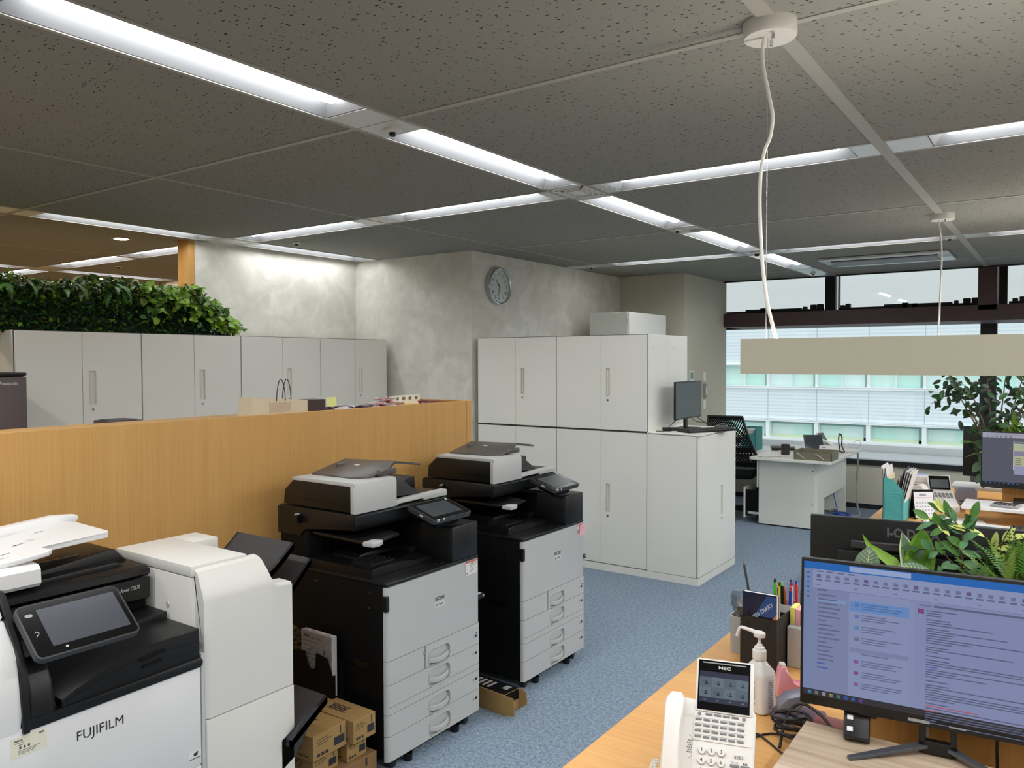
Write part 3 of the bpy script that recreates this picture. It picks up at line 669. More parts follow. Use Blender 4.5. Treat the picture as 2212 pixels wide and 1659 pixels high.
# ---------------------------------------------------------------- black-and-white copiers
def ricoh(loc, label, sheet):
    r = root('office_copier', label, 'copier', loc, group='two matching black and white copiers')
    Wd = 0.58
    b = MB(); b.box(-0.655, -0.018, 0.004, Wd - 0.004, 0.062, 0.738, 0.006); b.build('body', M_blackm, r, smooth=True)
    b = MB(); b.box(-0.66, 0.0, 0, Wd, 0.735, 0.749, 0.005); b.box(-0.60, -0.03, 0.36, Wd - .02, 0.748, 0.752); b.build('deck', M_black, r, smooth=True)
    # front cover with rounded vertical edges
    def rounded(z0, z1, y0=0.0, y1=Wd, l=True, rr=0.020):
        pts = []
        if l: pts += [(-rr + rr * math.cos(a), y0 + rr - rr * math.sin(a)) for a in [math.radians(90 - 15 * k) for k in range(7)]]
        else: pts += [(-rr, y0), (0, y0)]
        pts += [(0, y1 - 0.006), (-0.004, y1), (-rr, y1)]
        return [(p[0], p[1]) for p in pts]
    b = MB(); b.prism(rounded(0, 0), 'z', 0.4445, 0.732); b.build('front_cover', M_rw, r, smooth=True)
    b = MB(); b.box(-0.02, 0.003, -0.005, 0.012, 0.640, 0.700, 0.002); b.build('hinge', M_black, r)
    trays = [(0.3505, 0.4420, 0.380), (0.2335, 0.3480, 0.297), (0.1480, 0.2310, 0.180), (0.0480, 0.1455, 0.091)]
    for i, (z0, z1, zc) in enumerate(trays):
        b = MB()
        if i == 0: b.prism(rounded(0, 0, 0, 0.2215), 'z', z0, z1); 
        y0 = 0.224 if i == 0 else 0.0
        # plate with a pocket for the pull, on a rounded edge piece at the left
        hole = b.rrect(0.247, 0.375, zc - 0.034, zc + 0.034, 0.022)
        ys0 = y0 if i == 0 else 0.020
        b.holed(ys0, Wd, z0, z1, 0.0, 0.02, [hole], 0.010)
        if i > 0: b.prism([(-0.02 + 0.02 * math.cos(a), 0.02 - 0.02 * math.sin(a)) for a in [math.radians(90 - 15 * k) for k in range(7)]] + [(-0.02, 0.02)], 'z', z0, z1)
        if i == 1: b.mi = 1; b.box(-0.001, 0.0004, 0.01, Wd, 0.2605, 0.2615); b.mi = 0
        d = b.build('paper_drawer', [M_rw, M_cabdk], r, smooth=False)
        b = MB(); hp = [(0.0012, y, z) for y, z in b.rrect(0.244, 0.378, zc - 0.037, zc + 0.037, 0.024)]; b.tube(hp, 0.0022, 6, closed=True)
        n = 10; vs = []
        for k in range(n + 1):
            t = k / n; y = 0.249 + 0.124 * t; sag = -0.010 * math.sin(PI * t) ; x = -0.003 + 0.013 * math.sin(PI * t) ** 0.6
            z = zc - 0.006 + 0.012 * (t - 0.0) * 0 + sag * 0.8
            vs += [(x - 0.008, y, z - 0.011), (x, y, z - 0.010), (x + 0.001, y, z + 0.005), (x - 0.008, y, z + 0.009)]
        b._faces(vs, [(4 * k + j, 4 * k + (j + 1) % 4, 4 * k + 4 + (j + 1) % 4, 4 * k + 4 + j) for k in range(n) for j in range(4)])
        b.build('pull', M_rw, d, smooth=True)
        zt = z1 - 0.030 if i else z1 - 0.048
        text('number', str(i + 1), 0.016, basis((0.0006, 0.536, zt - 0.012), (0, 1, 0), (0, 0, 1)), M_ink, d, sx=0.8)
        b = MB()
        for q in range(3): b.box(0.0003, 0.0010, 0.551 + q * 0.0045, 0.5545 + q * 0.0045, zt - 0.011, zt)
        b.build('paper_mark', M_ink, d)
        if i == 0:
            b = MB(); b.box(0, 0.0012, 0.532, 0.570, 0.398, 0.434, 0.0005, 1); b.mi = 1; b.box(0.0012, 0.002, 0.536, 0.566, 0.404, 0.430); b.mi = 2; b.box(0.0012, 0.0022, 0.557, 0.566, 0.399, 0.404); b.build('size_window', [M_lgrey, M_rw, M_ink], d)
            b = MB(); b.box(-0.001, 0.001, 0.210, 0.2215, 0.408, 0.424, 0.003); b.build('latch', M_grey, d)
    text('logo', 'RICOH', 0.0205, basis((0.0006, 0.284, 0.612), (0, 1, 0), (0, 0, 1)), M_ink, r, bold=0.0003, sx=0.92)
    text('model_text', 'IM C3510F', 0.0115, basis((0.0009, 0.289, 0.589), (0, 1, 0), (0, 0, 1)), M_ink, r, sx=0.85)
    b = MB(); b.box(0.0001, 0.0004, 0.284, 0.344, 0.583, 0.603); b.build('name_plate', mat('plate_white', S(214, 213, 211), 0.35), r)
    # body above the deck: rear block, right wall, front right toner housing
    b = MB(); b.box(-0.640, -0.466, 0.012, Wd - 0.01, 0.749, 0.90, 0.004); b.box(-0.640, -0.03, 0.470, Wd - 0.012, 0.749, 0.86, 0.004); b.box(-0.60, -0.20, 0.35, 0.470, 0.749, 0.80, 0.01)
    for k in range(6): b.box(-0.46, -0.455, 0.10 + k * 0.05, 0.12 + k * 0.05, 0.79, 0.84)
    for k in range(5): b.box(-0.30, -0.295, 0.36, 0.47, 0.81 + k * 0.012, 0.815 + k * 0.012)
    b.box(-0.45, -0.10, 0.452, 0.470, 0.76, 0.90)
    b.build('inner_frame', M_blackm, r, smooth=True)
    b = MB(); b.prism([(-0.30, 0.398), (-0.018, 0.398), (-0.004, 0.404), (0.0, 0.418), (0.0, 0.570), (-0.006, 0.580), (-0.30, 0.580)], 'z', 0.749, 0.898, 0.006); b.build('side_tower', M_black, r, smooth=True)
    # output trays inside the opening
    b = MB()
    prof = [(-0.45, 0.749), (-0.45, 0.795), (-0.36, 0.800), (-0.05, 0.775), (-0.05, 0.749)]
    b.prism([(0.02, 0.749), (0.02, 0.782), (0.06, 0.786), (0.20, 0.787), (0.26, 0.770), (0.38, 0.768), (0.40, 0.749)], 'x', -0.46, -0.10, 0.004)
    b.prism([(0.10, 0.786), (0.12, 0.806), (0.20, 0.808), (0.28, 0.797), (0.36, 0.786)], 'x', -0.42, -0.26, 0.003)
    for k in range(5): b.box(-0.25 + k * 0.026, -0.243 + k * 0.026, 0.05, 0.19, 0.7865, 0.793)
    b.build('output_tray', M_black, r, smooth=True)
    b = MB(); b.prism([(-0.44, 0.02), (-0.10, 0.0), (-0.085, 0.02), (-0.12, 0.20), (-0.25, 0.24), (-0.44, 0.24)], 'z', 0.885, 0.898, 0.004)
    t = b.build('upper_tray', M_black, r, smooth=True)
    b = MB(); b.prism([(-0.115, -0.012), (-0.065, -0.008), (-0.060, 0.028), (-0.075, 0.06), (-0.118, 0.045)], 'z', 0.882, 0.902, 0.005); b.build('tray_tab', M_rw, t, smooth=True)
    # scanner head
    b = MB(); b.prism([(-0.655, 0.87), (-0.50, 0.87), (-0.48, 0.915), (-0.195, 0.926), (-0.178, 0.945), (-0.176, 0.985), (-0.186, 0.995), (-0.64, 0.995), (-0.655, 0.985)], 'y', 0.006, Wd - 0.004, 0.010); b.build('scanner_head', M_black, r, smooth=True)
    b = MB(); b.box(-0.52, -0.49, -0.02, 0.02, 0.930, 0.965, 0.004); b.mi = 1; b.cyl((-0.505, -0.021, 0.967), (-0.505, 0.0, 0.967), 0.004, seg=10); b.build('side_bracket', [M_blackg, M_lgrey], r)
    # document feeder
    b = MB(); prof = [(-0.184, 1.0), (-0.184, 1.104), (-0.556, 1.104), (-0.611, 1.059), (-0.618, 1.0)]
    b.prism(prof, 'y', 0.012, 0.245, 0.003); b.mi = 1; b.box(-0.50, -0.23, 0.0105, 0.0115, 1.030, 1.032); b.mi = 0
    f = b.build('document_feeder', [M_black, M_blackg], r, smooth=True)
    b = MB(); b.prism([(-0.205, 0.010), (-0.186, 0.008), (-0.178, 0.018), (-0.178, 0.247), (-0.205, 0.247)], 'z', 0.996, 1.108, 0.003); b.build('white_cover', M_rw, f, smooth=True)
    b = MB(); b.prism([(-0.178, 1.105), (-0.181, 1.118), (-0.19, 1.121), (-0.556, 1.118), (-0.562, 1.105)], 'y', 0.010, 0.247, 0.002); b.build('top_lid', M_rw, f, smooth=True)
    b = MB(); rs = [(170, 172, 174)]
    L = 0.13; H_ = 0.075
    art('instruction_print', 0.145, 0.06, [(226, 225, 222)] + [(0.004, 0.01 + k * 0.009, 0.06 + (k % 3) * 0.02, 0.0125 + k * 0.009, (120, 120, 122)) for k in range(5)] + [(0.09 + (k % 2) * 0.02, 0.008 + k * 0.01, 0.105 + (k % 2) * 0.022, 0.014 + k * 0.01, (95, 95, 98)) for k in range(5)],
        basis((-0.225, 0.150, 1.1221), (-1, 0.03, -0.008), (0, -1, 0)) @ Matrix.Translation((0, -0.03, 0)), M_print, f)
    b = MB(); b.prism([(-0.62, 0.990), (-0.618, 1.018), (-0.205, 1.018), (-0.205, 0.990)], 'y', 0.247, Wd - 0.006, 0.003); b.prism([(0.247, 1.018), (0.247, 1.022), (0.40, 1.020), (0.52, 1.070), (0.56, 1.070), (0.565, 1.018)], 'x', -0.54, -0.36, 0.003); pc = b.build('platen_cover', M_black, r, smooth=True)
    b = MB(); b.prism([(0.247, 1.000), (0.247, 1.019), (0.574, 1.024), (0.578, 1.018), (0.578, 0.996), (0.42, 0.996), (0.415, 1.008), (0.26, 1.006), (0.255, 0.997)], 'x', -0.216, -0.178, 0.002); b.build('white_edge', M_rw, pc, smooth=True)
    b = MB(); n = 8; P = [(0.10, 1.121), (0.16, 1.126), (0.22, 1.148), (0.32, 1.166), (0.44, 1.150), (0.50, 1.140)]
    b.prism([(-0.54, 0.10), (-0.30, 0.10), (-0.235, 0.13), (-0.215, 0.24), (-0.25, 0.30), (-0.30, 0.36), (-0.255, 0.44), (-0.27, 0.50), (-0.42, 0.50), (-0.55, 0.30)], 'z', 0, 0.010, 0.002)
    for v in b.b.verts:
        y = v.co.y
        for (a, za), (c_, zc_) in zip(P, P[1:]):
            if a - .01 <= y <= c_ + .01: zt = za + (zc_ - za) * (y - a) / (c_ - a); break
        v.co.z += zt - 0.006
    ft = b.build('feed_tray', M_smoke, f, smooth=True)
    b = MB(); b.box(-0.24, -0.225, 0.19, 0.30, 1.125, 1.150, 0.004); b.build('paper_guide', M_smoke, ft, smooth=True); b = MB(); b.box(-0.5, -0.485, 0.2, 0.28, 1.142, 1.16, 0.004); b.build('paper_guide', M_smoke, ft, smooth=True); b = MB(); b.box(-0.42, -0.395, 0.235, 0.255, 1.15, 1.156, 0.001); b.build('tray_mark', M_white, ft)
    b = MB(); b.prism([(0.247, 1.03), (0.247, 1.115), (0.30, 1.110), (0.40, 1.04), (0.44, 1.022), (0.44, 1.018)], 'x', -0.36, -0.215, 0.003); b.build('feeder_slope', M_charc, f, smooth=True)
    # tilted touch panel
    A = Vector((-0.145, 0.268, 1.002)); Bv = Vector((0.0, 0, -0.045)) ; Rr = Vector((0, 1, 0)); Uu = Vector((-0.148, 0, 0.048)).normalized()
    Mx = basis(A + Vector((0.157, 0, -0.051)), Rr, Uu)
    b = MB(); b.prism([(x, y) for x, y in b.rrect(0, 0.252, 0, 0.158, 0.012)], 'z', -0.020, 0.0, 0.002); b.xf(Mx); p = b.build('touch_panel', M_charc, r, smooth=True)
    b = MB(); b.prism([(x, y) for x, y in b.rrect(0.004, 0.248, 0.004, 0.154, 0.010)], 'z', 0.0, 0.0008); b.xf(Mx); b.build('panel_face', M_blackg, p)
    b = MB(); b.box(0.028, 0.218, 0.028, 0.134, 0.0008, 0.0014); b.xf(Mx); b.build('screen', M_panelg, p)
    b = MB(); b.lathe([(0.006, 0.0008), (0.006, 0.0016), (0.004, 0.0016)], (0.232, 0.14, 0), 16)
    for x in (0.02, 0.028, 0.06): b.box(x, x + 0.005, -0.003, 0.003, -0.008, 0.001)
    b.box(-0.002, 0.0, 0.06, 0.08, -0.012, -0.006); b.xf(Mx); b.build('panel_button', M_lgrey, p)
    b = MB(); b.box(0.05, 0.20, 0.02, 0.13, -0.055, -0.018, 0.008); b.xf(Mx); b.build('panel_mount', M_blackm, p)
    # sticker at the top right of the front cover
    if sheet == 'white':
        art('service_sticker', 0.082, 0.060, [(222, 218, 214), (0, 0.053, 0.082, 0.060, (206, 96, 80)), (0.026, 0.046, 0.055, 0.049, (60, 60, 60)), (0.060, 0.046, 0.078, 0.049, (90, 90, 90))] +
            [(0.026, 0.04 - k * 0.006, 0.072 - (k % 3) * 0.012, 0.042 - k * 0.006, (140, 138, 136)) for k in range(6)] + [(0.004, 0.006, 0.010, 0.012, (60, 60, 60)), (0.072, 0.004, 0.076, 0.008, (60, 60, 60))], basis((0.0012, 0.489, 0.671), (0, 1, 0), (0, 0, 1)), M_print, r)
    else:
        art('service_sticker', 0.05, 0.05, [(206, 196, 190), (0, 0.045, 0.05, 0.05, (206, 96, 80)), (0.004, 0.01, 0.012, 0.03, (90, 88, 88))], basis((0.0012, 0.49, 0.683), (0, 1, 0), (0, 0, 1)), M_print, r)
    # casters
    b = MB(); b.box(-0.62, -0.03, 0.02, Wd - .02, 0.045, 0.063); b.build('base_frame', M_blackm, r)
    for (x, y) in ((-0.045, 0.06), (-0.045, 0.52), (-0.60, 0.06), (-0.60, 0.52)):
        b = MB(); b.cyl((x - 0.014, y - .004, 0.024), (x + 0.016, y + .004, 0.024), 0.024, seg=18); b.cyl((x, y, 0.02), (x, y, 0.06), 0.012, seg=10); b.build('caster', M_blackg, r, smooth=True)
    for (x, y) in ((-0.025, 0.44), (-0.025, 0.14)):
        b = MB(); b.cyl((x, y, 0.0), (x, y, 0.03), 0.018, 0.020, 16); b.cyl((x, y, 0.03), (x, y, 0.062), 0.006, seg=8); b.build('levelling_foot', M_blackg, r, smooth=True)
    b = MB()
    for x, z in ((-0.09, 0.70), (-0.095, 0.64), (-0.40, 0.70)): b.cyl((x, -0.001, z), (x, 0.004, z), 0.0028, seg=8)
    b.build('side_screw', M_chrome, r)
    b = MB(); b.box(-0.20, -0.10, 0.0005, 0.004, 0.395, 0.420, 0.002); b.build('side_grip', M_blackg, r)
    return r
rc = ricoh((-2.13, 2.185, 0), 'middle copier, black with white front, red-edged sticker on its cover corner', 'white')
rc2 = copy_tree(rc, (-2.13, 3.118, 0), 'farther copier, black with white front, pink note at its cover corner, beside the cabinets')
for ch in list(rc2.children):
    if ch.name.startswith('service_sticker'): bpy.data.objects.remove(ch)
art('service_sticker', 0.062, 0.055, [(206, 196, 190), (0, 0.05, 0.062, 0.055, (206, 110, 92)), (0.004, 0.01, 0.012, 0.03, (90, 88, 88))], basis((0.0012, 0.512, 0.672), (0, 1, 0), (0, 0, 1)), M_print, rc2)
b = MB(); b.box(0, 0.0012, 0, 0.052, 0, 0.056); b.mi = 1
for k in range(3): b.box(0.0012, 0.0016, 0.008, 0.040 - k * 0.006, 0.040 - k * 0.012, 0.042 - k * 0.012)
o = tag(b.build('sticky_note', [mat('pink_paper', S(238, 176, 192), 0.7), mat('pink_note_ink', S(190, 120, 140), 0.7)]), 'pink sticky note on the corner of the farther copier', 'sticky note'); o.location = (-2.1280, 3.650, 0.668); o.rotation_euler = (0, 0.06, 0)
# manual tray with papers in a plastic bag on each copier's side
def side_pocket(x, y, label, blabel):
    p = root('document_pocket', label, 'document pocket', (x, y, 0))
    b = MB(); b.box(-0.27, 0.0, -0.004, 0.0, 0.24, 0.40); b.prism([(-0.27, 0.24), (0, 0.24), (0, 0.355), (-0.03, 0.42), (-0.095, 0.43), (-0.10, 0.372), (-0.115, 0.358), (-0.135, 0.36), (-0.15, 0.385), (-0.165, 0.425), (-0.27, 0.41)], 'y', -0.062, -0.058)
    b.box(-0.27, 0, -0.058, -0.004, 0.24, 0.244); b.box(-0.27, -0.266, -0.058, -0.004, 0.24, 0.40); b.box(-0.004, 0.0, -0.058, -0.004, 0.24, 0.27); b.box(-0.004, 0.0, -0.058, -0.045, 0.27, 0.355); b.box(-0.004, 0, -0.018, -0.004, .27, 0.40)
    b.build('pocket', M_blackm, p)
    q = root('document_bag', blabel, 'bag', (x, y, 0))
    b = MB(); b.box(-0.20, -0.015, -0.048, -0.022, 0.246, 0.505, 0.002); b.build('papers', mat('printed_paper', S(196, 192, 190), 0.6, noise=(9, 0.05)), q)
    art('print', 0.17, 0.12, [(192, 188, 186)] + [(0.008, 0.105 - k * 0.017, 0.12 - (k % 4) * 0.02, 0.108 - k * 0.017, (130, 128, 128)) for k in range(6)] + [(0.01, 0.108, 0.045, 0.116, (90, 88, 88)), (0.13, 0.05, 0.14, 0.068, (110, 108, 108))], basis((-0.195, -0.0490, 0.375), (1, 0, 0), (0, 0, 1)), M_print, q)
    b = MB(); rn = random.Random(4); g = {}
    for i in range(13):
        for j in range(12):
            u = -0.275 + 0.265 * i / 12; v = 0.30 + 0.215 * j / 11
            if u < -0.2: v = 0.36 + 0.14 * j / 11 + (-0.2 - u) * 0.1
            g[i, j] = b.b.verts.new((u, -0.056 + rn.uniform(-0.006, 0.006) + (0.02 if u < -0.2 else 0), v + rn.uniform(-0.004, 0.004)))
    for i in range(12):
        for j in range(11): b.b.faces.new([g[i, j], g[i + 1, j], g[i + 1, j + 1], g[i, j + 1]])
    b.build('clear_bag', M_clear, q)
    return p
side_pocket(-2.37, 2.184, 'black document pocket screwed to the side of the middle copier', 'papers in a clear plastic bag standing in the pocket of the middle copier')
# shelf holder peeking out right of each copier
def side_shelf(x, y, z, label):
    p = root('finisher_shelf', label, 'shelf', (x, y, z))
    b = MB(); b.prism([(-0.24, -0.02), (0.0, -0.02), (0.0, 0.0), (-0.24, 0.0)], 'y', 0.0, 0.095, 0.003); b.build('shelf', M_black, p)
    b = MB(); b.box(-0.035, -0.008, 0.03, 0.08, 0.0, 0.003); b.cyl((0.0, 0.082, -0.008), (0.003, 0.082, -0.008), 0.004, seg=10); b.build('plate', M_lgrey, p)
    b = MB(); b.box(-0.20, -0.02, 0.0, 0.01, -0.12, -0.02); b.box(-0.02, 0, 0.01, 0.03, -0.10, -0.02); b.build('bracket', M_black, p)
side_shelf(-2.17, 2.768, 0.545, 'black fold-out shelf between the two black copiers')
side_shelf(-2.16, 3.683, 0.54, 'small black fold-out shelf at the right side of the farther copier')
q = root('document_bag', 'crumpled clear plastic bag hanging between the two black copiers', 'bag', (-2.20, 2.81, 0.56))
b = MB(); rn = random.Random(9); g = {}
for i in range(9):
    for j in range(9):
        a = 2 * PI * i / 8; rr_ = 0.045 * (1 - 0.05 * abs(j - 4)) * (1 + rn.uniform(-0.25, 0.25)); g[i % 8, j] = g.get((i % 8, j)) or b.b.verts.new((math.cos(a) * rr_ - 0.05, math.sin(a) * rr_ * 0.6, 0.10 * j / 8 + rn.uniform(-.004, .004)))
for i in range(8):
    for j in range(8): b.b.faces.new([g[i, j], g[(i + 1) % 8, j], g[(i + 1) % 8, j + 1], g[i, j + 1]])
b.build('clear_bag', M_clear, q)
b = MB(); b.box(-0.07, -0.05, -0.028, 0.01, 0.0, 0.085, 0.002); b.build('papers', M_lgrey, q)

# ---------------------------------------------------------------- white copier with finisher in the foreground
fj = root('office_copier', 'large white copier with tilted touch screen in the foreground, lower left', 'copier', (-2.10, 0.78, 0))
WF = 0.588
b = MB(); b.box(-0.66, -0.02, 0.0, WF, 0.05, 0.70, 0.004); b.build('body', M_white, fj, smooth=True)
b = MB(); b.prism([(-0.03, -0.05), (-0.012, -0.05), (0.0, -0.03), (0.0, WF - 0.012), (-0.004, WF), (-0.03, WF)], 'z', 0.405, 0.703, 0.002); b.build('front_cover', M_white, fj, smooth=True)
for k, (z0, z1) in enumerate(((0.29, 0.402), (0.175, 0.287), (0.055, 0.172))):
    b = MB(); b.prism([(-0.03, 0.0), (-0.002, 0.0), (0.0, 0.01), (0.0, WF - 0.012), (-0.004, WF), (-0.03, WF)], 'z', z0, z1, 0.002); d = b.build('paper_drawer', M_white, fj, smooth=True)
    b = MB(); b.box(-0.001, 0.004, 0.22, 0.38, z1 - 0.035, z1 - 0.010, 0.003); b.build('pull', M_lgrey, d)
b = MB()
for x in (-0.07, -0.58):
    for y in (0.08, 0.5): b.cyl((x, y - .015, 0.025), (x, y + .015, 0.025), 0.025, seg=16)
b.build('caster', M_blackg, fj)
text('logo', 'FUJIFILM', 0.036, basis((0.0006, 0.224, 0.619), (0, 1, 0), (0, 0, 1)), M_ink, fj, bold=0.0, sx=0.98)
b = MB(); b.box(0.0003, 0.0009, 0.545, 0.585, 0.428, 0.456, 0.0002, 1); b.mi = 1; b.prism([(0.560, 0.440), (0.572, 0.440), (0.574, 0.452), (0.566, 0.448), (0.560, 0.448)], 'x', 0.0009, 0.0015); b.build('small_badge', [M_white, M_ink], fj)
text('badge_text', 'Value from Innovation', 0.0062, basis((0.0014, 0.547, 0.431), (0, 1, 0), (0, 0, 1)), M_ink, fj, sx=0.65)
art('yellowed_sticker', 0.085, 0.050, [(232, 228, 206), (0.010, 0.034, 0.030, 0.036, (150, 148, 140)), (0.018, 0.028, 0.030, 0.030, (110, 110, 108))] +
    [(0.020 + k * 0.010, 0.019, 0.025 + k * 0.010, 0.025, (80, 80, 84)) for k in range(3)] + [(0.018, 0.014 - k * 0.004, 0.070 - k * 0.008, 0.0155 - k * 0.004, (120, 118, 112)) for k in range(3)] + [(0.066, 0.040, 0.078, 0.045, (120, 120, 118))],
    basis((0.0008, 0.068, 0.635), (0, 1, 0.02), (0, 0, 1)), M_print, fj)
text('sticker_text', 'FUJIFILM', 0.0065, basis((0.0014, 0.077, 0.674), (0, 1, 0), (0, 0, 1)), M_ink, fj, sx=0.8)
# black rim along the top edge of the white front
b = MB(); b.prism([(0.098, 0.704), (0.112, 0.692), (0.585, 0.700), (0.592, 0.706), (0.594, 0.718), (0.586, 0.730), (0.115, 0.718), (0.098, 0.716)], 'x', -0.06, 0.006, 0.004); b.build('black_rim', M_black, fj, smooth=True)
# white left column, black frame around it
b = MB(); b.prism([(-0.66, 0.70), (0.002, 0.70), (0.001, 0.735), (-0.004, 0.831), (-0.022, 0.872), (-0.041, 0.905), (-0.080, 0.958), (-0.66, 0.958)], 'y', -0.06, 0.095, 0.008); b.build('left_column', M_white, fj, smooth=True)
b = MB(); b.prism([(-0.60, 0.690), (0.009, 0.690), (0.008, 0.735), (0.003, 0.834), (-0.015, 0.876), (-0.034, 0.909), (-0.075, 0.962), (-0.112, 1.010), (-0.125, 1.022), (-0.30, 1.022), (-0.60, 0.985)], 'y', 0.095, 0.112, 0.003)
b.prism([(-0.60, 0.700), (0.003, 0.700), (0.001, 0.735), (-0.006, 0.800), (-0.05, 0.86), (-0.60, 0.90)], 'y', 0.112, 0.175, 0.012); b.build('black_frame', M_black, fj, smooth=True)
art('service_label', 0.075, 0.115, [(206, 210, 220), (0.006, 0.104, 0.030, 0.109, (70, 70, 90)), (0.052, 0.106, 0.070, 0.110, (90, 100, 140))] + [(0.008, 0.090 - k * 0.0075, 0.044 - (k % 3) * 0.006, 0.093 - k * 0.0075, (120, 124, 136)) for k in range(11)], basis((-0.003, -0.015, 0.712), (0, 1, 0), (-0.03, 0, 1)), M_print, fj)
# output tray bulge
b = MB()
P = [(0.19, 0.700), (0.19, 0.742), (0.23, 0.758), (0.28, 0.776), (0.33, 0.790), (0.37, 0.802), (0.43, 0.812), (0.50, 0.814), (0.586, 0.814), (0.586, 0.715)]
b.prism(P, 'x', -0.30, 0.0, 0.004); b.mi = 1; b.tube([(0.0008, 0.19, 0.730), (0.0008, 0.25, 0.750), (0.0008, 0.32, 0.768), (0.0008, 0.39, 0.781), (0.0008, 0.48, 0.781), (0.0008, 0.585, 0.778)], 0.0008, 4); b.mi = 0; b.prism([(0.36, 0.70), (0.38, 0.80), (0.586, 0.812), (0.586, 0.70)], 'x', -0.50, -0.28, 0.002)
b.prism([(0.33, 0.800), (0.36, 0.822), (0.586, 0.835), (0.586, 0.79)], 'x', -0.30, -0.17, 0.003); b.prism([(0.33, 0.820), (0.36, 0.835), (0.586, 0.848), (0.586, 0.80)], 'x', -0.42, -0.29, 0.003)
tr = b.build('output_tray', [M_black, M_blackg], fj, smooth=True)
b = MB(); b.prism([(0.395, 0.783), (0.475, 0.790), (0.475, 0.782), (0.405, 0.774)], 'x', -0.002, 0.006, 0.001); b.prism([(0.405, 0.752), (0.465, 0.758), (0.468, 0.766), (0.41, 0.760)], 'x', -0.002, 0.004, 0.001); b.build('tray_grip', M_blackm, tr)
b = MB(); b.box(-0.62, -0.28, 0.10, 0.58, 0.70, 0.86, 0.003); b.build('inner_frame', M_blackm, fj)
# scanner
b = MB(); b.prism([(-0.655, 0.862), (-0.265, 0.862), (-0.252, 0.870), (-0.250, 0.935), (-0.655, 0.935)], 'y', 0.105, 0.58, 0.004); b.box(-0.655, -0.250, -0.06, 0.105, 0.915, 0.978, 0.006); sc = b.build('scanner_head', M_black, fj, smooth=True)
b = MB(); b.prism([(-0.655, 0.96), (-0.083, 0.962), (-0.122, 1.015), (-0.14, 1.03), (-0.655, 1.03)], 'y', -0.06, 0.094, 0.008); b.build('white_end', M_white, sc, smooth=True)
text('model_text', 'Apeos C5570', 0.0165, basis((-0.2494, 0.482, 0.904), (0, 1, 0.0), (0, 0, 1)), M_lgrey, sc, sx=0.68, shear=0.25)
b = MB(); b.prism([(-0.655, 0.938), (-0.258, 0.938), (-0.248, 0.945), (-0.250, 0.962), (-0.268, 0.970), (-0.655, 0.978)], 'y', 0.115, 0.58, 0.005)
b.prism([(0.20, 0.965), (0.24, 0.985), (0.50, 1.015), (0.53, 1.013), (0.565, 0.975), (0.565, 0.965)], 'x', -0.60, -0.36, 0.004)
b.prism([(0.24, 0.965), (0.26, 0.98), (0.50, 0.985), (0.535, 0.97)], 'x', -0.38, -0.31, 0.003); b.build('platen_cover', M_black, fj, smooth=True)
b = MB(); b.box(-0.41, -0.40, 0.30, 0.44, 0.992, 1.01, 0.002); b.build('platen_groove', M_blackg, fj)
# feeder
b = MB(); b.prism([(-0.66, 0.98), (-0.256, 0.98), (-0.248, 0.99), (-0.250, 1.028), (-0.262, 1.040), (-0.66, 1.078)], 'y', -0.06, 0.260, 0.006); fd = b.build('document_feeder', M_white, fj, smooth=True)
b = MB(); b.prism([(-0.545, 0.05), (-0.31, 0.10), (-0.285, 0.16), (-0.272, 0.22), (-0.262, 0.285), (-0.275, 0.300), (-0.318, 0.285), (-0.325, 0.300), (-0.262, 0.455), (-0.285, 0.468), (-0.50, 0.475), (-0.56, 0.460)], 'z', 0.0, 0.016, 0.004)
for v in b.b.verts: v.co.z += 1.032 + max(0, v.co.y - 0.10) * 0.13
b.build('feed_tray', M_white, fd, smooth=True)
b = MB(); b.prism([(0.05, 1.03), (0.50, 1.075), (0.515, 1.095), (0.51, 1.105), (0.44, 1.112), (0.05, 1.082)], 'x', -0.60, -0.555, 0.006); b.build('feeder_back', M_white, fd, smooth=True)
b = MB(); b.box(-0.47, -0.455, 0.05, 0.15, 1.05, 1.078, 0.006); b.build('paper_guide', M_lgrey, fd, smooth=True); b = MB(); b.box(-0.33, -0.318, 0.13, 0.26, 1.042, 1.062, 0.004); b.build('paper_guide', M_lgrey, fd, smooth=True)
b = MB(); zt = lambda y: 1.032 + max(0, y - 0.10) * 0.13 + 0.0165
def mark(x0, x1, y0, y1): b._faces([(x0, y0, zt(y0)), (x1, y0, zt(y0)), (x1, y1, zt(y1)), (x0, y1, zt(y1))], [(0, 1, 2, 3)])
mark(-0.362, -0.358, 0.20, 0.225); mark(-0.50, -0.496, 0.35, 0.375); mark(-0.425, -0.420, 0.262, 0.290); mark(-0.442, -0.440, 0.300, 0.318); mark(-0.428, -0.426, 0.305, 0.323)
b._faces([(-0.430, 0.268, zt(.268)), (-0.4225, 0.255, zt(.255)), (-0.415, 0.268, zt(.268))], [(0, 1, 2)]); b.mi = 1; mark(-0.40, -0.34, 0.112, 0.118)
b.build('tray_mark', [mat('purple_ink', S(96, 84, 140), 0.6), M_ink], fd)
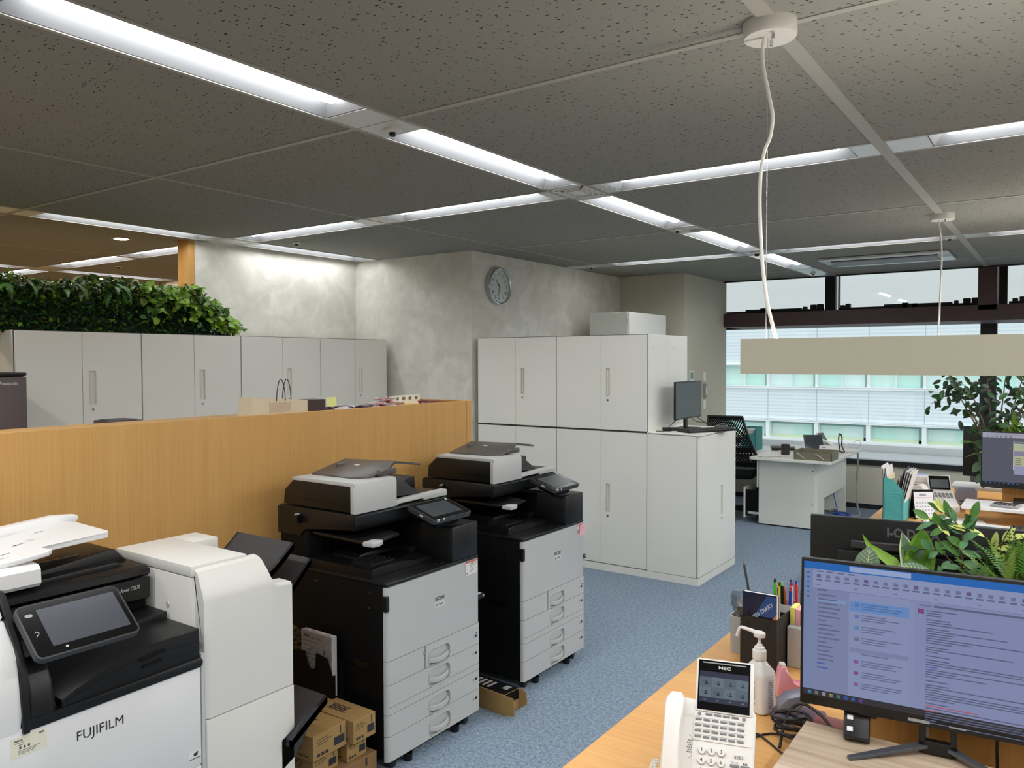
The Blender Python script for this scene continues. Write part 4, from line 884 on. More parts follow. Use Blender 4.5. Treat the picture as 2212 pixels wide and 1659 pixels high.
# touch panel of the white copier
Uu = Vector((-0.128, 0, 0.100)).normalized(); Mx = basis((0.074, 0.104, 0.886), (0, 1, 0), Uu)
b = MB(); b.prism(b.rrect(0, 0.262, 0, 0.168, 0.016), 'z', -0.018, 0.0, 0.003); b.xf(Mx); p = b.build('touch_panel', M_charc, fj, smooth=True)
b = MB(); b.prism(b.rrect(0.005, 0.257, 0.005, 0.163, 0.012), 'z', 0.0, 0.0008); b.xf(Mx); b.build('panel_face', M_blackg, p)
b = MB(); b.box(0.046, 0.244, 0.028, 0.146, 0.0008, 0.0014); b.xf(Mx); b.build('screen', mat('panel_glass_b', S(66, 68, 76), 0.25), p)
b = MB(); b.prism(b.rrect(0.016, 0.034, 0.128, 0.138, 0.004), 'z', 0.0009, 0.0018); b.xf(Mx); b.build('energy_button', M_grey, p)
b = MB(); b.tube([(0.020, 0.078, 0.0012), (0.025, 0.082, 0.0012), (0.030, 0.076, 0.0012), (0.024, 0.070, 0.0012), (0.020, 0.066, 0.0012)], 0.0010, 6); b.prism([(0.075, 0.014), (0.079, 0.018), (0.075, 0.022), (0.071, 0.018)], 'z', 0.0009, 0.0014); b.xf(Mx); b.build('panel_mark', M_lgrey, p)
b = MB(); b.box(0.06, 0.20, 0.03, 0.12, -0.06, -0.016, 0.01); b.xf(Mx); b.build('panel_mount', M_blackm, p)
# finisher
fn = root('copier_finisher', 'tall off-white finisher unit attached to the right side of the white copier', 'copier finisher', (-2.10, 1.376, 0))
b = MB(); b.box(-0.48, -0.055, 0.0, 0.20, 0.04, 0.955, 0.003); b.build('body', M_offwh, fn, smooth=True)
b = MB(); b.box(-0.48, -0.052, -0.001, 0.196, 0.957, 0.990, 0.003); b.box(-0.48, -0.345, 0.19, 0.293, 0.93, 0.990, 0.003); b.build('top_cover', M_offwh, fn, smooth=True)
prof = [(-0.055, 0.532), (0.0, 0.532), (0.0, 0.895), (-0.004, 0.915), (-0.030, 0.968), (-0.040, 0.978), (-0.055, 0.982)]
b = MB(); vs = []; secs = [(0.010, 0.981, -0.008), (0.018, 0.983, -0.001), (0.030, 0.984, 0), (0.226, 0.984, 0), (0.236, 0.976, 0), (0.248, 0.940, 0), (0.260, 0.898, 0), (0.270, 0.886, 0), (0.325, 0.881, 0), (0.334, 0.876, -0.001), (0.338, 0.865, -0.006)]
for y, zt_, dx in secs:
    sl = lambda z: dx - max(0, z - 0.895) * 0.42 - max(0, z - 0.972) * 1.2
    za = zt_ - 0.010; vs += [(-0.055, y, 0.532), (dx, y, 0.532)] + [(sl(z), y, z) for z in (0.7, min(0.885, za - 0.012), min(0.905, za - 0.008), min(0.935, za - 0.004), za)] + [(sl(zt_) - 0.006, y, zt_ - 0.001), (-0.055, y, zt_)]
n = 9; k_ = len(secs); b._faces(vs, [(i * n + j, i * n + (j + 1) % n, (i + 1) * n + (j + 1) % n, (i + 1) * n + j) for i in range(k_ - 1) for j in range(n)] + [tuple(range(n))[::-1], tuple(range((k_ - 1) * n, k_ * n))])
b.build('upper_door', M_offwh, fn, smooth=True)
b = MB(); b.box(-0.055, 0.0, 0.010, 0.338, 0.06, 0.528, 0.004); b.build('lower_door', M_offwh, fn, smooth=True)
b = MB(); b.box(-0.055, -0.006, -0.002, 0.009, 0.045, 0.735, 0.002); b.build('edge_strip', M_lgrey, fn)
b = MB(); b.cyl((-0.18, -0.003, 0.855), (-0.18, 0.002, 0.855), 0.008, 0.008, 14); b.build('side_button', M_lgrey, fn)
b = MB(); b.box(-0.46, 0.03, 0.01, 0.36, 0.0, 0.040, 0.01); b.build('foot', M_white, fn, smooth=True)
def ftray(name, x0, x1, ya, za, yb, zb, th, dip):
    b = MB(); n = 8; vs = []
    for i in range(n + 1):
        t = i / n; y = ya + (yb - ya) * t; z = za + (zb - za) * t - dip * math.sin(PI * t)
        vs += [(x0, y, z), (x1, y, z), (x1, y, z - th), (x0, y, z - th)]
    fs = [(4 * i + j, 4 * i + (j + 1) % 4, 4 * i + 4 + (j + 1) % 4, 4 * i + 4 + j) for i in range(n) for j in range(4)] + [(0, 1, 2, 3), (4 * n + 3, 4 * n + 2, 4 * n + 1, 4 * n)]
    b._faces(vs, fs)
    for s in (x0, x1 - 0.012): 
        vs = []
        for i in range(n + 1):
            t = i / n; y = ya + (yb - ya) * t; z = za + (zb - za) * t - dip * math.sin(PI * t); h = 0.020 * math.sin(PI * min(t * 1.4, 1))
            vs += [(s, y, z + h), (s + 0.012, y, z + h), (s + 0.012, y, z - th), (s, y, z - th)]
        b._faces(vs, fs)
    return b.build(name, mat('finisher_tray', S(54, 54, 57), 0.5), fn)
ftray('stack_tray', -0.42, -0.10, 0.20, 0.86, 0.425, 0.975, 0.022, 0.028)
ftray('stack_tray', -0.40, -0.10, 0.20, 0.70, 0.50, 0.905, 0.022, 0.034)
ftray('lower_tray', -0.30, 0.03, 0.30, 0.36, 0.455, 0.455, 0.025, 0.0)
b = MB(); b.prism([(0.28, 0.25), (0.28, 0.36), (0.44, 0.44), (0.40, 0.36), (0.34, 0.28)], 'x', -0.22, 0.0, 0.005); b.build('tray_bracket', M_charc, fn)

# ---------------------------------------------------------------- cartons on the floor between the copiers
M_card = mat('kraft_cardboard', S(158, 128, 82), 0.8, spec=0.15, noise=(14, 0.05)); M_card2 = mat('kraft_cardboard_dark', S(136, 106, 72), 0.8, spec=0.15, noise=(14, 0.05))
def carton(x1, y0, z0, dx, dy, dz, rz, label, txt=None, mt=None, black=True):
    c = root('toner_carton', label, 'cardboard box', (x1, y0, z0), rz, group='toner cartons stacked beside the white copier')
    b = MB(); b.box(-dx, 0, 0, dy, 0, dz, 0.0015, 1); b.build('box', mt or M_card, c)
    R_ = [(176, 138, 84)]
    b = MB(); q = 0.0006
    if black: b.box(0, q, dy * 0.62, dy * 0.93, dz * 0.22, dz * 0.55)
    b.box(0, q, dy * 0.80, dy * 0.83, dz * 0.62, dz * 0.95)
    for k in range(3): b.box(0, q, dy * 0.1, dy * (0.45 + 0.1 * (k % 2)), dz * (0.78 - 0.10 * k), dz * (0.80 - 0.10 * k))
    for k in range(3): b.box(0, q, dy * (0.12 + 0.12 * k), dy * (0.2 + 0.12 * k), dz * 0.12, dz * 0.24)
    # prohibition ring and long text on the side
    for k in range(2): b.box(-dx * 0.92, -dx * 0.66, -q, 0, dz * (0.82 - k * 0.08), dz * (0.85 - k * 0.08))
    for k in range(16): b.box(-dx * 0.42 + k * dx * 0.022, -dx * 0.408 + k * dx * 0.022, -q, 0, dz * 0.12, dz * 0.20)
    for k in range(6): b.box(-dx * 0.5 + k * dx * 0.04, -dx * 0.475 + k * dx * 0.04, dy * 0.35, dy * 0.62, dz, dz + q)
    b.box(-dx * 0.52, -dx * 0.24, dy * 0.30, dy * 0.33, dz, dz + q); b.box(-dx * 0.52, -dx * 0.24, dy * 0.65, dy * 0.68, dz, dz + q)
    b.build('print', M_ink, c)
    b = MB(); b.tube([(-dx * 0.22 + math.cos(t_) * dz * 0.2, -0.0006, dz * 0.55 + math.sin(t_) * dz * 0.2) for t_ in [2 * PI * k / 20 for k in range(20)]], 0.0009, 4, closed=True); b.tube([(-dx * 0.22 - dz * .13, -0.0006, dz * .68), (-dx * .22 + dz * .13, -0.0006, dz * 0.42)], 0.0009, 4); b.build('round_mark', M_ink, c)
    if txt: text('text', txt, 0.020, basis((0.0008, 0.008, dz * 0.45), (0, 1, 0), (0, 0, 1)), M_ink, c, sx=0.72)
    return c
carton(-2.17, 1.865, 0.0, 0.36, 0.30, 0.098, 0.0, 'wide brown carton at the very bottom of the floor stack', 'Waste Toner Container', M_card2, black=False)
carton(-2.20, 1.875, 0.099, 0.34, 0.125, 0.078, 0.05, 'brown toner carton in the middle layer, nearer the white copier')
carton(-2.19, 2.030, 0.099, 0.34, 0.10, 0.078, 0.0, 'narrow brown toner carton in the middle layer, next to the black copier')
carton(-2.175, 1.855, 0.178, 0.36, 0.165, 0.090, 0.04, 'larger brown toner carton on top of the stack, nearer the white copier')
carton(-2.155, 2.030, 0.178, 0.36, 0.115, 0.086, 0.0, 'narrow brown toner carton on top of the stack, next to the black copier')
c = root('open_carton', 'open brown toner carton with black print lying between the two black copiers', 'cardboard box', (-2.06, 2.86, 0), -0.10)
b = MB(); b.box(-0.34, 0.0, 0, 0.11, 0, 0.095, 0.0015, 1); b.prism([(0.0, 0.0), (0.06, 0.015), (0.055, 0.095), (0.0, 0.095)], 'y', 0.0, 0.002); b.prism([(0.0, 0.0), (0.045, 0.03), (0.04, 0.085), (0.0, 0.095)], 'y', 0.108, 0.11); b.build('box', M_card, c)
b = MB(); b.box(-0.335, -0.003, 0.004, 0.106, 0.095, 0.0965); b.box(0.0, 0.001, 0.01, 0.10, 0.05, 0.095); b.build('black_print', M_blackm, c)
b = MB(); b.box(-0.06, -0.03, 0.05, 0.09, 0.0965, 0.097)
for k in range(5): b.box(-0.25 + k * 0.03, -0.235 + k * 0.03, 0.02, 0.085, 0.0965, 0.0972)
b.build('white_print', M_grey, c)

# ---------------------------------------------------------------- foreground desk
def desk(label, x0, x1, y0, y1, h=0.70, legs=True):
    d = root('office_desk', label, 'desk', (x0, y0, 0)); L, Wd = x1 - x0, y1 - y0
    b = MB(); b.box(0, L, 0, Wd, h - 0.028, h, 0.003); b.build('desktop', M_beech, d)
    b = MB(); b.box(0.03, 0.06, 0.08, Wd - 0.08, 0.0, 0.03, 0.004); b.box(0.03, 0.06, Wd / 2 - 0.25, Wd / 2 - 0.19, 0.03, h - 0.028); b.box(0.03, 0.06, Wd / 2 + 0.19, Wd / 2 + 0.25, 0.03, h - 0.028); b.build('leg', M_lgrey, d)
    b = MB(); b.box(L - 0.06, L - 0.03, 0.08, Wd - 0.08, 0.0, 0.03, 0.004); b.box(L - 0.06, L - 0.03, Wd / 2 - 0.25, Wd / 2 - 0.19, 0.03, h - 0.028); b.box(L - 0.06, L - 0.03, Wd / 2 + 0.19, Wd / 2 + 0.25, 0.03, h - 0.028); b.build('leg', M_lgrey, d)
    b = MB(); b.box(0.06, L - 0.06, Wd / 2 - 0.01, Wd / 2 + 0.01, 0.25, h - 0.03); b.build('modesty_panel', M_lgrey, d)
    return d
desk('long beech desk in the right foreground with phone and monitors on it', -0.911, 2.6, 1.12, 2.62)
desk('beech desk row farther back with teal file box and white phone', -0.918, 2.6, 4.78, 6.30)
pb = root('planter_box', 'orange wooden planter box between the two foreground monitors', 'planter', (-0.36, 1.94, 0.70))
b = MB(); b.box(0, 1.7, 0, 0.012, 0, 0.36); b.box(0, 1.7, 0.138, 0.15, 0, 0.36); b.box(0, 0.012, 0.012, 0.138, 0, 0.36); b.box(1.688, 1.7, 0.012, 0.138, 0, 0.36); b.build('box', M_panelwood, pb)
b = MB(); b.box(0.012, 1.688, 0.012, 0.138, 0.28, 0.31); b.build('soil', mat('soil', S(50, 42, 34), 0.9, noise=(60, 0.3)), pb)
pb2 = root('planter_box', 'wooden planter box in the middle of the farther desk row', 'planter', (-0.30, 5.42, 0.70))
b = MB(); b.box(0, 1.7, 0, 0.012, 0, 0.36); b.box(0, 1.7, 0.138, 0.15, 0, 0.36); b.box(0, 0.012, 0.012, 0.138, 0, 0.36); b.box(1.688, 1.7, 0.012, 0.138, 0, 0.36); b.build('box', M_panelwood, pb2)
b = MB(); b.box(0.012, 1.688, 0.012, 0.138, 0.28, 0.31); b.build('soil', MATS['soil'], pb2)
ms = root('monitor_riser', 'grey wood-grain board on the desk carrying the large lit monitor', 'monitor stand', (-0.473, 1.40, 0.70))
b = MB(); b.box(0, 0.78, 0, 0.432, 0.073, 0.09, 0.002); b.build('board', M_riser, ms)
for x in (0.06, 0.70):
    b = MB(); b.box(x, x + 0.02, 0.03, 0.40, 0, 0.073); b.build('leg', M_riser, ms)

# monitors
def monitor(loc, rz, label, w=0.537, h=0.321, tilt=0.0, mt=None, foot='v', base_z=None, thick=0.030, chin=0.022, cat='monitor'):
    """root at the foot on the surface; the screen faces local -y"""
    m_ = root('monitor', label, cat, loc, rz); z0 = base_z
    T = Matrix.Translation((0, 0, z0)) @ Matrix.Rotation(-tilt, 4, 'X')
    b = MB(); b.box(-w / 2, w / 2, 0, thick * 0.55, 0, h, 0.002); b.box(-w * 0.38, w * 0.38, thick * 0.55, thick, h * 0.1, h * 0.75, 0.004); b.xf(T); b.build('casing', M_black, m_, smooth=True)
    b = MB(); b.box(-w / 2 + 0.006, w / 2 - 0.006, -0.0006, 0.0, chin, h - 0.007); b.xf(T); sc_ = b.build('screen', mt or M_blackg, m_)
    return m_, T, sc_
m1, T1, s1 = monitor((-0.205, 1.800, 0.79), math.radians(6.0), 'large lit monitor showing a blue mail window, right foreground', tilt=math.radians(1.5), base_z=0.064)
W1, H1 = 0.525, 0.292
def mail():
    G = (150, 162, 205); R_ = [G]; rn = random.Random(5)
    def a(x0, y0, x1, y1, c): R_.append((x0 * W1, (1 - y1) * H1, x1 * W1, (1 - y0) * H1, c))
    a(0, 0, 1, 0.052, (20, 112, 205)); a(0.175, 0.006, 0.40, 0.044, (168, 190, 235)); a(0, 0.052, 0.035, 0.955, (132, 150, 196)); a(0.035, 0.052, 1, 0.195, (156, 168, 212)); a(0.035, 0.195, 0.175, 0.955, (138, 150, 194)); a(0.175, 0.20, 0.40, 0.955, (152, 164, 208)); a(0.415, 0.20, 1, 0.955, (146, 158, 204))
    a(0.0, 0.955, 1, 1, (30, 34, 48))
    for k in range(8): a(0.02 + k * 0.028, 0.966, 0.034 + k * 0.028, 0.99, [(40, 140, 190), (120, 126, 140), (160, 160, 170), (150, 140, 90), (40, 130, 130), (30, 90, 190), (30, 90, 190), (90, 60, 160)][k])
    for k in range(6): a(0.011, 0.075 + k * 0.036, 0.022, 0.09 + k * 0.036, [(60, 110, 190), (30, 110, 210), (60, 130, 210), (30, 110, 210), (90, 130, 180), (90, 110, 140)][k])
    for k in range(26):
        x = 0.05 + k * 0.036; a(x, 0.09, x + 0.016, 0.115, (118, 128, 166) if k % 5 else (110, 90, 150)); a(x - 0.004, 0.125, x + 0.02, 0.136, (100, 108, 142))
        if k % 4 == 0: a(x, 0.165, x + 0.014, 0.172, (110, 118, 150))
    for k in range(4): a(0.05 + k * 0.04, 0.062, 0.075 + k * 0.04, 0.072, (104, 112, 146))
    a(0.035, 0.193, 1, 0.196, (120, 132, 170))
    a(0.055, 0.20, 0.09, 0.21, (90, 98, 132)); a(0.05, 0.265, 0.165, 0.29, (140, 170, 222))
    for k in range(18): a(0.055, 0.235 + k * 0.032, 0.085 + rn.random() * 0.06, 0.245 + k * 0.032, (104, 112, 148) if k < 16 else (70, 100, 190))
    a(0.178, 0.255, 0.395, 0.33, (112, 156, 222))
    for k in range(8):
        y = 0.265 + k * 0.083; c = [(90, 130, 200), (100, 130, 200), (90, 150, 200), (120, 124, 150), (150, 90, 170), (150, 90, 170), (150, 70, 150), (150, 90, 170)][k]
        a(0.197, y + 0.006, 0.213, y + 0.030, c)
        for j in range(3): a(0.222, y + 0.004 + j * 0.017, 0.30 + rn.random() * 0.075, y + 0.011 + j * 0.017, (84, 118, 178) if k == 0 else (108, 116, 154))
    a(0.178, 0.60, 0.395, 0.63, (136, 148, 192))
    a(0.43, 0.215, 0.47, 0.225, (116, 124, 160)); a(0.48, 0.212, 0.95, 0.226, (98, 106, 142)); a(0.425, 0.245, 0.447, 0.280, (140, 70, 140)); a(0.415, 0.237, 1, 0.2385, (124, 134, 174))
    y = 0.25
    for k in range(42):
        L = 0.04 + rn.random() ** 2 * 0.5
        if k in (3, 6, 13, 16, 17, 25, 26, 33): y += 0.012; L = 0.08
        c = (96, 104, 140)
        if k in (20,): c = (96, 96, 190)
        if k in (34, 36): c = (196, 96, 120)
        a(0.455, y, 0.455 + L, y + 0.0075, c); y += 0.0168
    return R_
art('screen_image', W1, H1, mail(), T1 @ basis((-W1 / 2, -0.0009, 0.022), (1, 0, 0), (0, 0, 1)), M_scr, m1)
b = MB(); b.box(-0.035, -0.022, 0.012, 0.03, 0.004, 0.13, 0.002); b.box(0.022, 0.035, 0.012, 0.03, 0.004, 0.13, 0.002); b.box(-0.035, 0.035, 0.012, 0.03, 0.004, 0.030, 0.002); b.box(-0.035, 0.035, 0.012, 0.03, 0.08, 0.10); b.build('neck', M_black, m1)
for s in (-1, 1):
    b = MB(); b.prism([(0, -0.011), (0.17, -0.006), (0.172, 0.006), (0, 0.011)], 'z', 0.0, 0.007, 0.001)
    for v in b.b.verts: v.co.z += 0.014 * (1 - v.co.x / 0.172)
    b.xf(Matrix.Translation((s * 0.025, 0.02, 0)) @ Matrix.Rotation(math.radians(-90 - s * -52), 4, 'Z')); b.build('foot', mat('slate_metal', S(92, 96, 104), 0.35, 0.5), m1)
b = MB(); b.box(0.02, 0.05, -0.0015, -0.0005, 0.008, 0.011); b.box(-0.055, -0.015, -0.0015, -0.0005, 0.007, 0.013); b.xf(T1); b.build('front_mark', M_grey, m1)

m2, T2, s2 = monitor((-0.270, 2.145, 0.70), math.radians(189), 'black monitor seen from behind between the foreground plants and the aisle', base_z=0.192)
text('logo', 'I-O DATA', 0.031, T2 @ basis((0.092, 0.0174, 0.281), (-1, 0, 0), (0, 0, 1)), mat('faint_logo', S(92, 92, 94), 0.5), m2, sx=0.85, bold=0.0013)
b = MB(); b.box(-0.20, 0.172, 0.028, 0.040, 0.250, 0.268, 0.002); b.box(-0.20, 0.172, 0.031, 0.041, 0.200, 0.208, 0.002); b.xf(T2); b.build('back_vent', M_charc, m2)
b = MB(); b.box(-0.03, 0.03, 0.02, 0.045, 0.01, 0.30, 0.003); b.build('neck', M_black, m2)
b = MB(); b.box(-0.11, 0.11, -0.14, 0.03, 0, 0.012, 0.004); b.build('foot', M_black, m2)

# phone, steeply propped; panel plane leaned back
def phone(loc, rz, label, tilt=math.radians(60), full=True):
    p = root('desk_phone', label, 'telephone', loc, rz)
    ct, st = math.cos(tilt), math.sin(tilt)
    P = Matrix(((1, 0, 0, 0), (0, ct, -st, 0), (0, st, ct, 0), (0, 0, 0, 1)))   # local x, s, out
    mw = mat('phone_white', S(232, 230, 225), 0.42); kg = mat('phone_key_grey', S(128, 128, 130), 0.5)
    b = MB(); b.prism([(-0.084, 0.0), (0.101, 0.0), (0.103, 0.01), (0.106, 0.185), (0.10, 0.195), (-0.07, 0.205), (-0.078, 0.195), (-0.088, 0.01)], 'z', -0.026, 0.0, 0.004); b.xf(P @ Matrix.Translation((0, 0, 0.012))); b.build('body', mw, p, smooth=True)
    b = MB(); b.prism([(0.0, 0.0), (0.115, 0.0), (0.115, 0.012), (0.105, 0.155), (0.075, 0.155)], 'x', -0.07, 0.09, 0.004); b.build('stand', mw, p, smooth=True)
    b = MB(); b.prism(b.rrect(-0.020, 0.101, 0.003, 0.120, 0.004), 'z', 0.012, 0.0135); b.prism(b.rrect(-0.020, 0.101, 0.122, 0.178, 0.004), 'z', 0.012, 0.0145); b.xf(P); b.build('key_plate', mw, p)
    # number keys
    for i in range(12):
        x, s_ = (i % 3) * 0.0195, 0.104 - (i // 3) * 0.0195
        b = MB(); b.lathe([(0.0078, 0.0), (0.0078, 0.004), (0.0068, 0.0055)], (x, s_, 0.0135), 20); b.xf(P); k = b.build('number_key', mw, p, smooth=True)
        b = MB(); b.tube([(x + 0.0079 * math.cos(a), s_ + 0.0079 * math.sin(a), 0.0145) for a in [PI + PI * j / 12 for j in range(13)]], 0.0006, 4); b.xf(P); b.build('key_edge', kg, k)
        text('digit', '123456789*0#'[i], 0.0100, P @ Matrix.Translation((x, s_ - 0.0022, 0.0191)), mat('key_print', S(60, 60, 70), 0.5), k, 'CENTER', bold=0.0001)
    # grey function keys
    for r_ in range(4):
        for c_ in range(6):
            x, s_ = -0.004 + c_ * 0.0172 - 0.006, 0.163 - r_ * 0.0112
            b = MB(); b.box(x - 0.0068, x + 0.0068, s_ - 0.0022, s_ + 0.0022, 0.0145, 0.0165, 0.0008, 1); b.xf(P); b.build('function_key', kg, p)
    b = MB()
    for r_ in range(4): b.box(-0.019, 0.086, 0.1665 - r_ * 0.0112, 0.167 - r_ * 0.0112, 0.0144, 0.0149)
    b.xf(P); b.build('label_line', kg, p)
    for c_ in range(4):
        x = 0.011 + c_ * 0.0178; b = MB(); b.box(x - 0.0073, x + 0.0073, 0.1725, 0.1768, 0.0145, 0.0165, 0.0008, 1); b.xf(P); b.build('function_key', kg, p)
    for x in (-0.0085, 0.082): b = MB(); b.lathe([(0.0035, 0), (0.0035, 0.003)], (x, 0.174, 0.014), 14); b.xf(P); b.build('round_key', kg, p)
    for r_ in range(5):
        for c_ in range(2):
            x, s_ = 0.066 + c_ * 0.0205, 0.083 - r_ * 0.0125; b = MB(); b.box(x - 0.0092, x + 0.0092, s_ - 0.0028, s_ + 0.0028, 0.0132, 0.016, 0.001, 1); b.xf(P); b.build('function_key', kg, p)
            if r_ < 3: text('key_text', [['フック', '転送'], ['転送', 'スピーカ'], ['リダイヤル', '保留']][r_][c_], 0.0050, P @ Matrix.Translation((x, s_ + 0.0042, 0.0138)), M_ink, p, 'CENTER')
    b = MB(); b.box(0.062, 0.086, 0.096, 0.1035, 0.0135, 0.0139); b.xf(P); nl = b.build('number_label', M_white, p)
    text('number_text', '8382', 0.0085, P @ Matrix.Translation((0.074, 0.0972, 0.0142)), M_inkg, nl, 'CENTER', sx=1.1)
    # display unit, steeper than the keys
    D_ = P @ Matrix.Translation((0.040, 0.180, 0.016)) @ Matrix.Rotation(math.radians(6), 4, 'X')
    b = MB(); b.prism(b.rrect(-0.058, 0.060, 0.0, 0.106, 0.005), 'z', -0.014, 0.0, 0.002); b.xf(D_); d = b.build('display_unit', mw, p, smooth=True)
    b = MB(); b.box(-0.054, 0.053, 0.003, 0.103, 0.0, 0.0012); b.xf(D_); b.build('display_glass', M_blackg, d)
    R_ = [(44, 50, 82), (0, 0.062, 0.101, 0.0615, (44, 50, 82))]
    for r_ in range(2):
        for c_ in range(4):
            t = (122, 142, 156) if (r_ + c_) % 2 else (106, 126, 140); x0, y0 = c_ * 0.0252, 0.010 + (1 - r_) * 0.0205
            R_ += [(x0, y0, x0 + 0.0250, y0 + 0.0203, t), (x0 + 0.0125, y0 + 0.0095, x0 + 0.0155, y0 + 0.013, (20, 30, 50)), (x0 + 0.0105, y0 + 0.0055, x0 + 0.0175, y0 + 0.0085, (20, 30, 50)), (x0 + 0.0060, y0 + 0.0095, x0 + 0.0085, y0 + 0.0103, (20, 30, 50)), (x0 + 0.0069, y0 + 0.0086, x0 + 0.0076, y0 + 0.0112, (20, 30, 50))]
    for k in range(4): R_ += [(0.010 + k * 0.026, 0.0035, 0.0145 + k * 0.026, 0.006, (150, 160, 180))]
    art('display_image', 0.101, 0.062, R_, D_ @ Matrix.Translation((-0.051, 0.0185, 0.0014)), mat_dim, d)
    text('logo', 'NEC', 0.0085, D_ @ Matrix.Translation((0.0, 0.087, 0.0014)), M_lgrey, d, 'CENTER', sx=1.5, bold=0.0003)
    b = MB(); b.box(-0.046, 0.044, 0.097, 0.0995, 0.0012, 0.0018); b.xf(D_); b.build('speaker_slot', M_grey, d)
    # handset on its cradle
    b = MB(); n = 14; vs = []
    for i in range(n + 1):
        t = i / n; s_ = 0.012 + 0.198 * t; w_ = 0.0245 - 0.0065 * math.sin(PI * t) ** 0.8; zc_ = 0.024 + 0.016 * math.sin(PI * t) ** 0.6; th = 0.011
        if i in (0, n): w_ *= 0.45; zc_ = 0.022; th = 0.006
        if i in (1, n - 1): w_ *= 0.88
        cx_ = -0.057 - 0.004 * math.sin(PI * t)
        for k in range(10):
            a = 2 * PI * k / 10; vs.append((cx_ + w_ * math.copysign(abs(math.cos(a)) ** 0.8, math.cos(a)), s_, zc_ + th * math.copysign(abs(math.sin(a)) ** 0.7, math.sin(a))))
    b._faces(vs, [(10 * i + k, 10 * i + (k + 1) % 10, 10 * i + 10 + (k + 1) % 10, 10 * i + 10 + k) for i in range(n) for k in range(10)] + [tuple(range(10))[::-1], tuple(range(10 * n, 10 * n + 10))])
    b.xf(P); h_ = b.build('handset', mat('handset_white', S(236, 233, 228), 0.38), p, smooth=True)
    b = MB()
    for i in range(6):
        for j in range(3): b.box(-0.031 + j * 0.004 + (i % 2) * 0.002, -0.0285 + j * 0.004 + (i % 2) * 0.002, 0.096 + i * 0.0045, 0.098 + i * 0.0045, 0.0125, 0.0132)
    b.xf(P); b.build('speaker_hole', kg, p)
    b = MB(); b.tube([(-0.028 + 0.011 * math.cos(a), 0.108 + 0.022 * math.sin(a), 0.0125) for a in [-PI / 2 + PI * j / 14 for j in range(15)]], 0.0007, 4); b.xf(P); b.build('speaker_rim', M_lgrey, p)
    b = MB(); pts = []
    for i in range(220):
        a = i * 0.62; t = i / 220; pts.append((-0.095 + 0.006 * math.cos(a) - 0.006 * math.sin(PI * t), 0.035 - 0.045 * t + 0.006 * math.sin(a) , 0.062 - 0.055 * t))
    b.tube(pts, 0.0016, 5); b.build('coiled_cord', M_wcable, p, smooth=True)
    return p
mat_dim = M_scrdim
import mathutils
rz = math.radians(16); tl = math.radians(60)
P1 = Vector((-0.609, 1.548, 0.803)); Vd = Vector((-math.sin(rz), math.cos(rz), 0))
base = P1 - Vd * (0.104 * math.cos(tl)) - Vector((0, 0, 0.104 * math.sin(tl) + 0.010)) + Vd * 0.012
base.z = 0.7025
phone(tuple(base), rz, 'white desk phone with small screen and keypad on the foreground desk')

# sanitiser bottle
sb = root('pump_bottle', 'clear hand sanitiser bottle with white pump nozzle on the desk', 'bottle', (-0.642, 2.025, 0.7005), math.radians(-22))
M_bot = mat('frosted_bottle', S(222, 221, 218), 0.28, trans=0.0, coat=0.3)
def sqlathe(b, prof, sx, sy, n=24, pw=0.45):
    vs = []
    for r, z in prof:
        for k in range(n):
            a = 2 * PI * k / n; c_, s_ = math.cos(a), math.sin(a)
            vs.append((r * sx * math.copysign(abs(c_) ** pw, c_), r * sy * math.copysign(abs(s_) ** pw, s_), z))
    b._faces(vs, [(i * n + k, i * n + (k + 1) % n, (i + 1) * n + (k + 1) % n, (i + 1) * n + k) for i in range(len(prof) - 1) for k in range(n)] + [tuple(range(n))[::-1], tuple(range((len(prof) - 1) * n, len(prof) * n))])
b = MB(); sqlathe(b, [(0.85, 0), (0.98, 0.004), (1.0, 0.012), (1.0, 0.098), (0.97, 0.104), (0.42, 0.130), (0.38, 0.133), (0.38, 0.137)], 0.036, 0.030); b.build('bottle', M_bot, sb, smooth=True)
b = MB(); b.lathe([(0.017, 0.134), (0.0175, 0.136), (0.0175, 0.156), (0.0165, 0.158), (0.013, 0.159), (0.0125, 0.165), (0.010, 0.167), (0.0075, 0.168), (0.007, 0.172), (0.0042, 0.173), (0.0042, 0.192)], seg=24); b.build('cap', M_white, sb, smooth=True)
b = MB(); b.lathe([(0.006, 0.189), (0.012, 0.191), (0.0135, 0.196), (0.013, 0.202), (0.009, 0.205), (0.004, 0.206)], seg=24, sxy=(1.15, 0.95)); b.xf(Matrix.Rotation(math.radians(22), 4, 'Z')); b.tube([(0, 0, 0.199), (-0.022, -0.006, 0.203), (-0.047, -0.014, 0.206), (-0.052, -0.0155, 0.203), (-0.060, -0.018, 0.180)], 0.0042, 10, rs=[0.006, 0.005, 0.0042, 0.0042, 0.0038]); b.build('pump_head', M_white, sb, smooth=True)
lb = [(226, 222, 220), (0.002, 0.066, 0.022, 0.073, (226, 176, 172))] + [(0.004, 0.074, 0.02, 0.075, (120, 118, 118))] + [(0.010, 0.030 + k * 0.003, 0.0125 + (k % 3) * 0.001, 0.032 + k * 0.003, (60, 60, 60)) for k in range(10)] + [(0.016, 0.028 + k * 0.0055, 0.021, 0.032 + k * 0.0055, (60, 150, 70)) for k in range(6)] + [(0.004, 0.01 + k * 0.006, 0.006, 0.014 + k * 0.006, (150, 140, 140)) for k in range(8)] + [(0.010, 0.010, 0.0145, 0.016, (70, 70, 70)), (0.018, 0.014, 0.021, 0.018, (90, 90, 90))]
art('label', 0.024, 0.080, lb, basis((-0.010, -0.0303, 0.010), (1, 0, 0), (0, 0, 1)), M_print, sb)
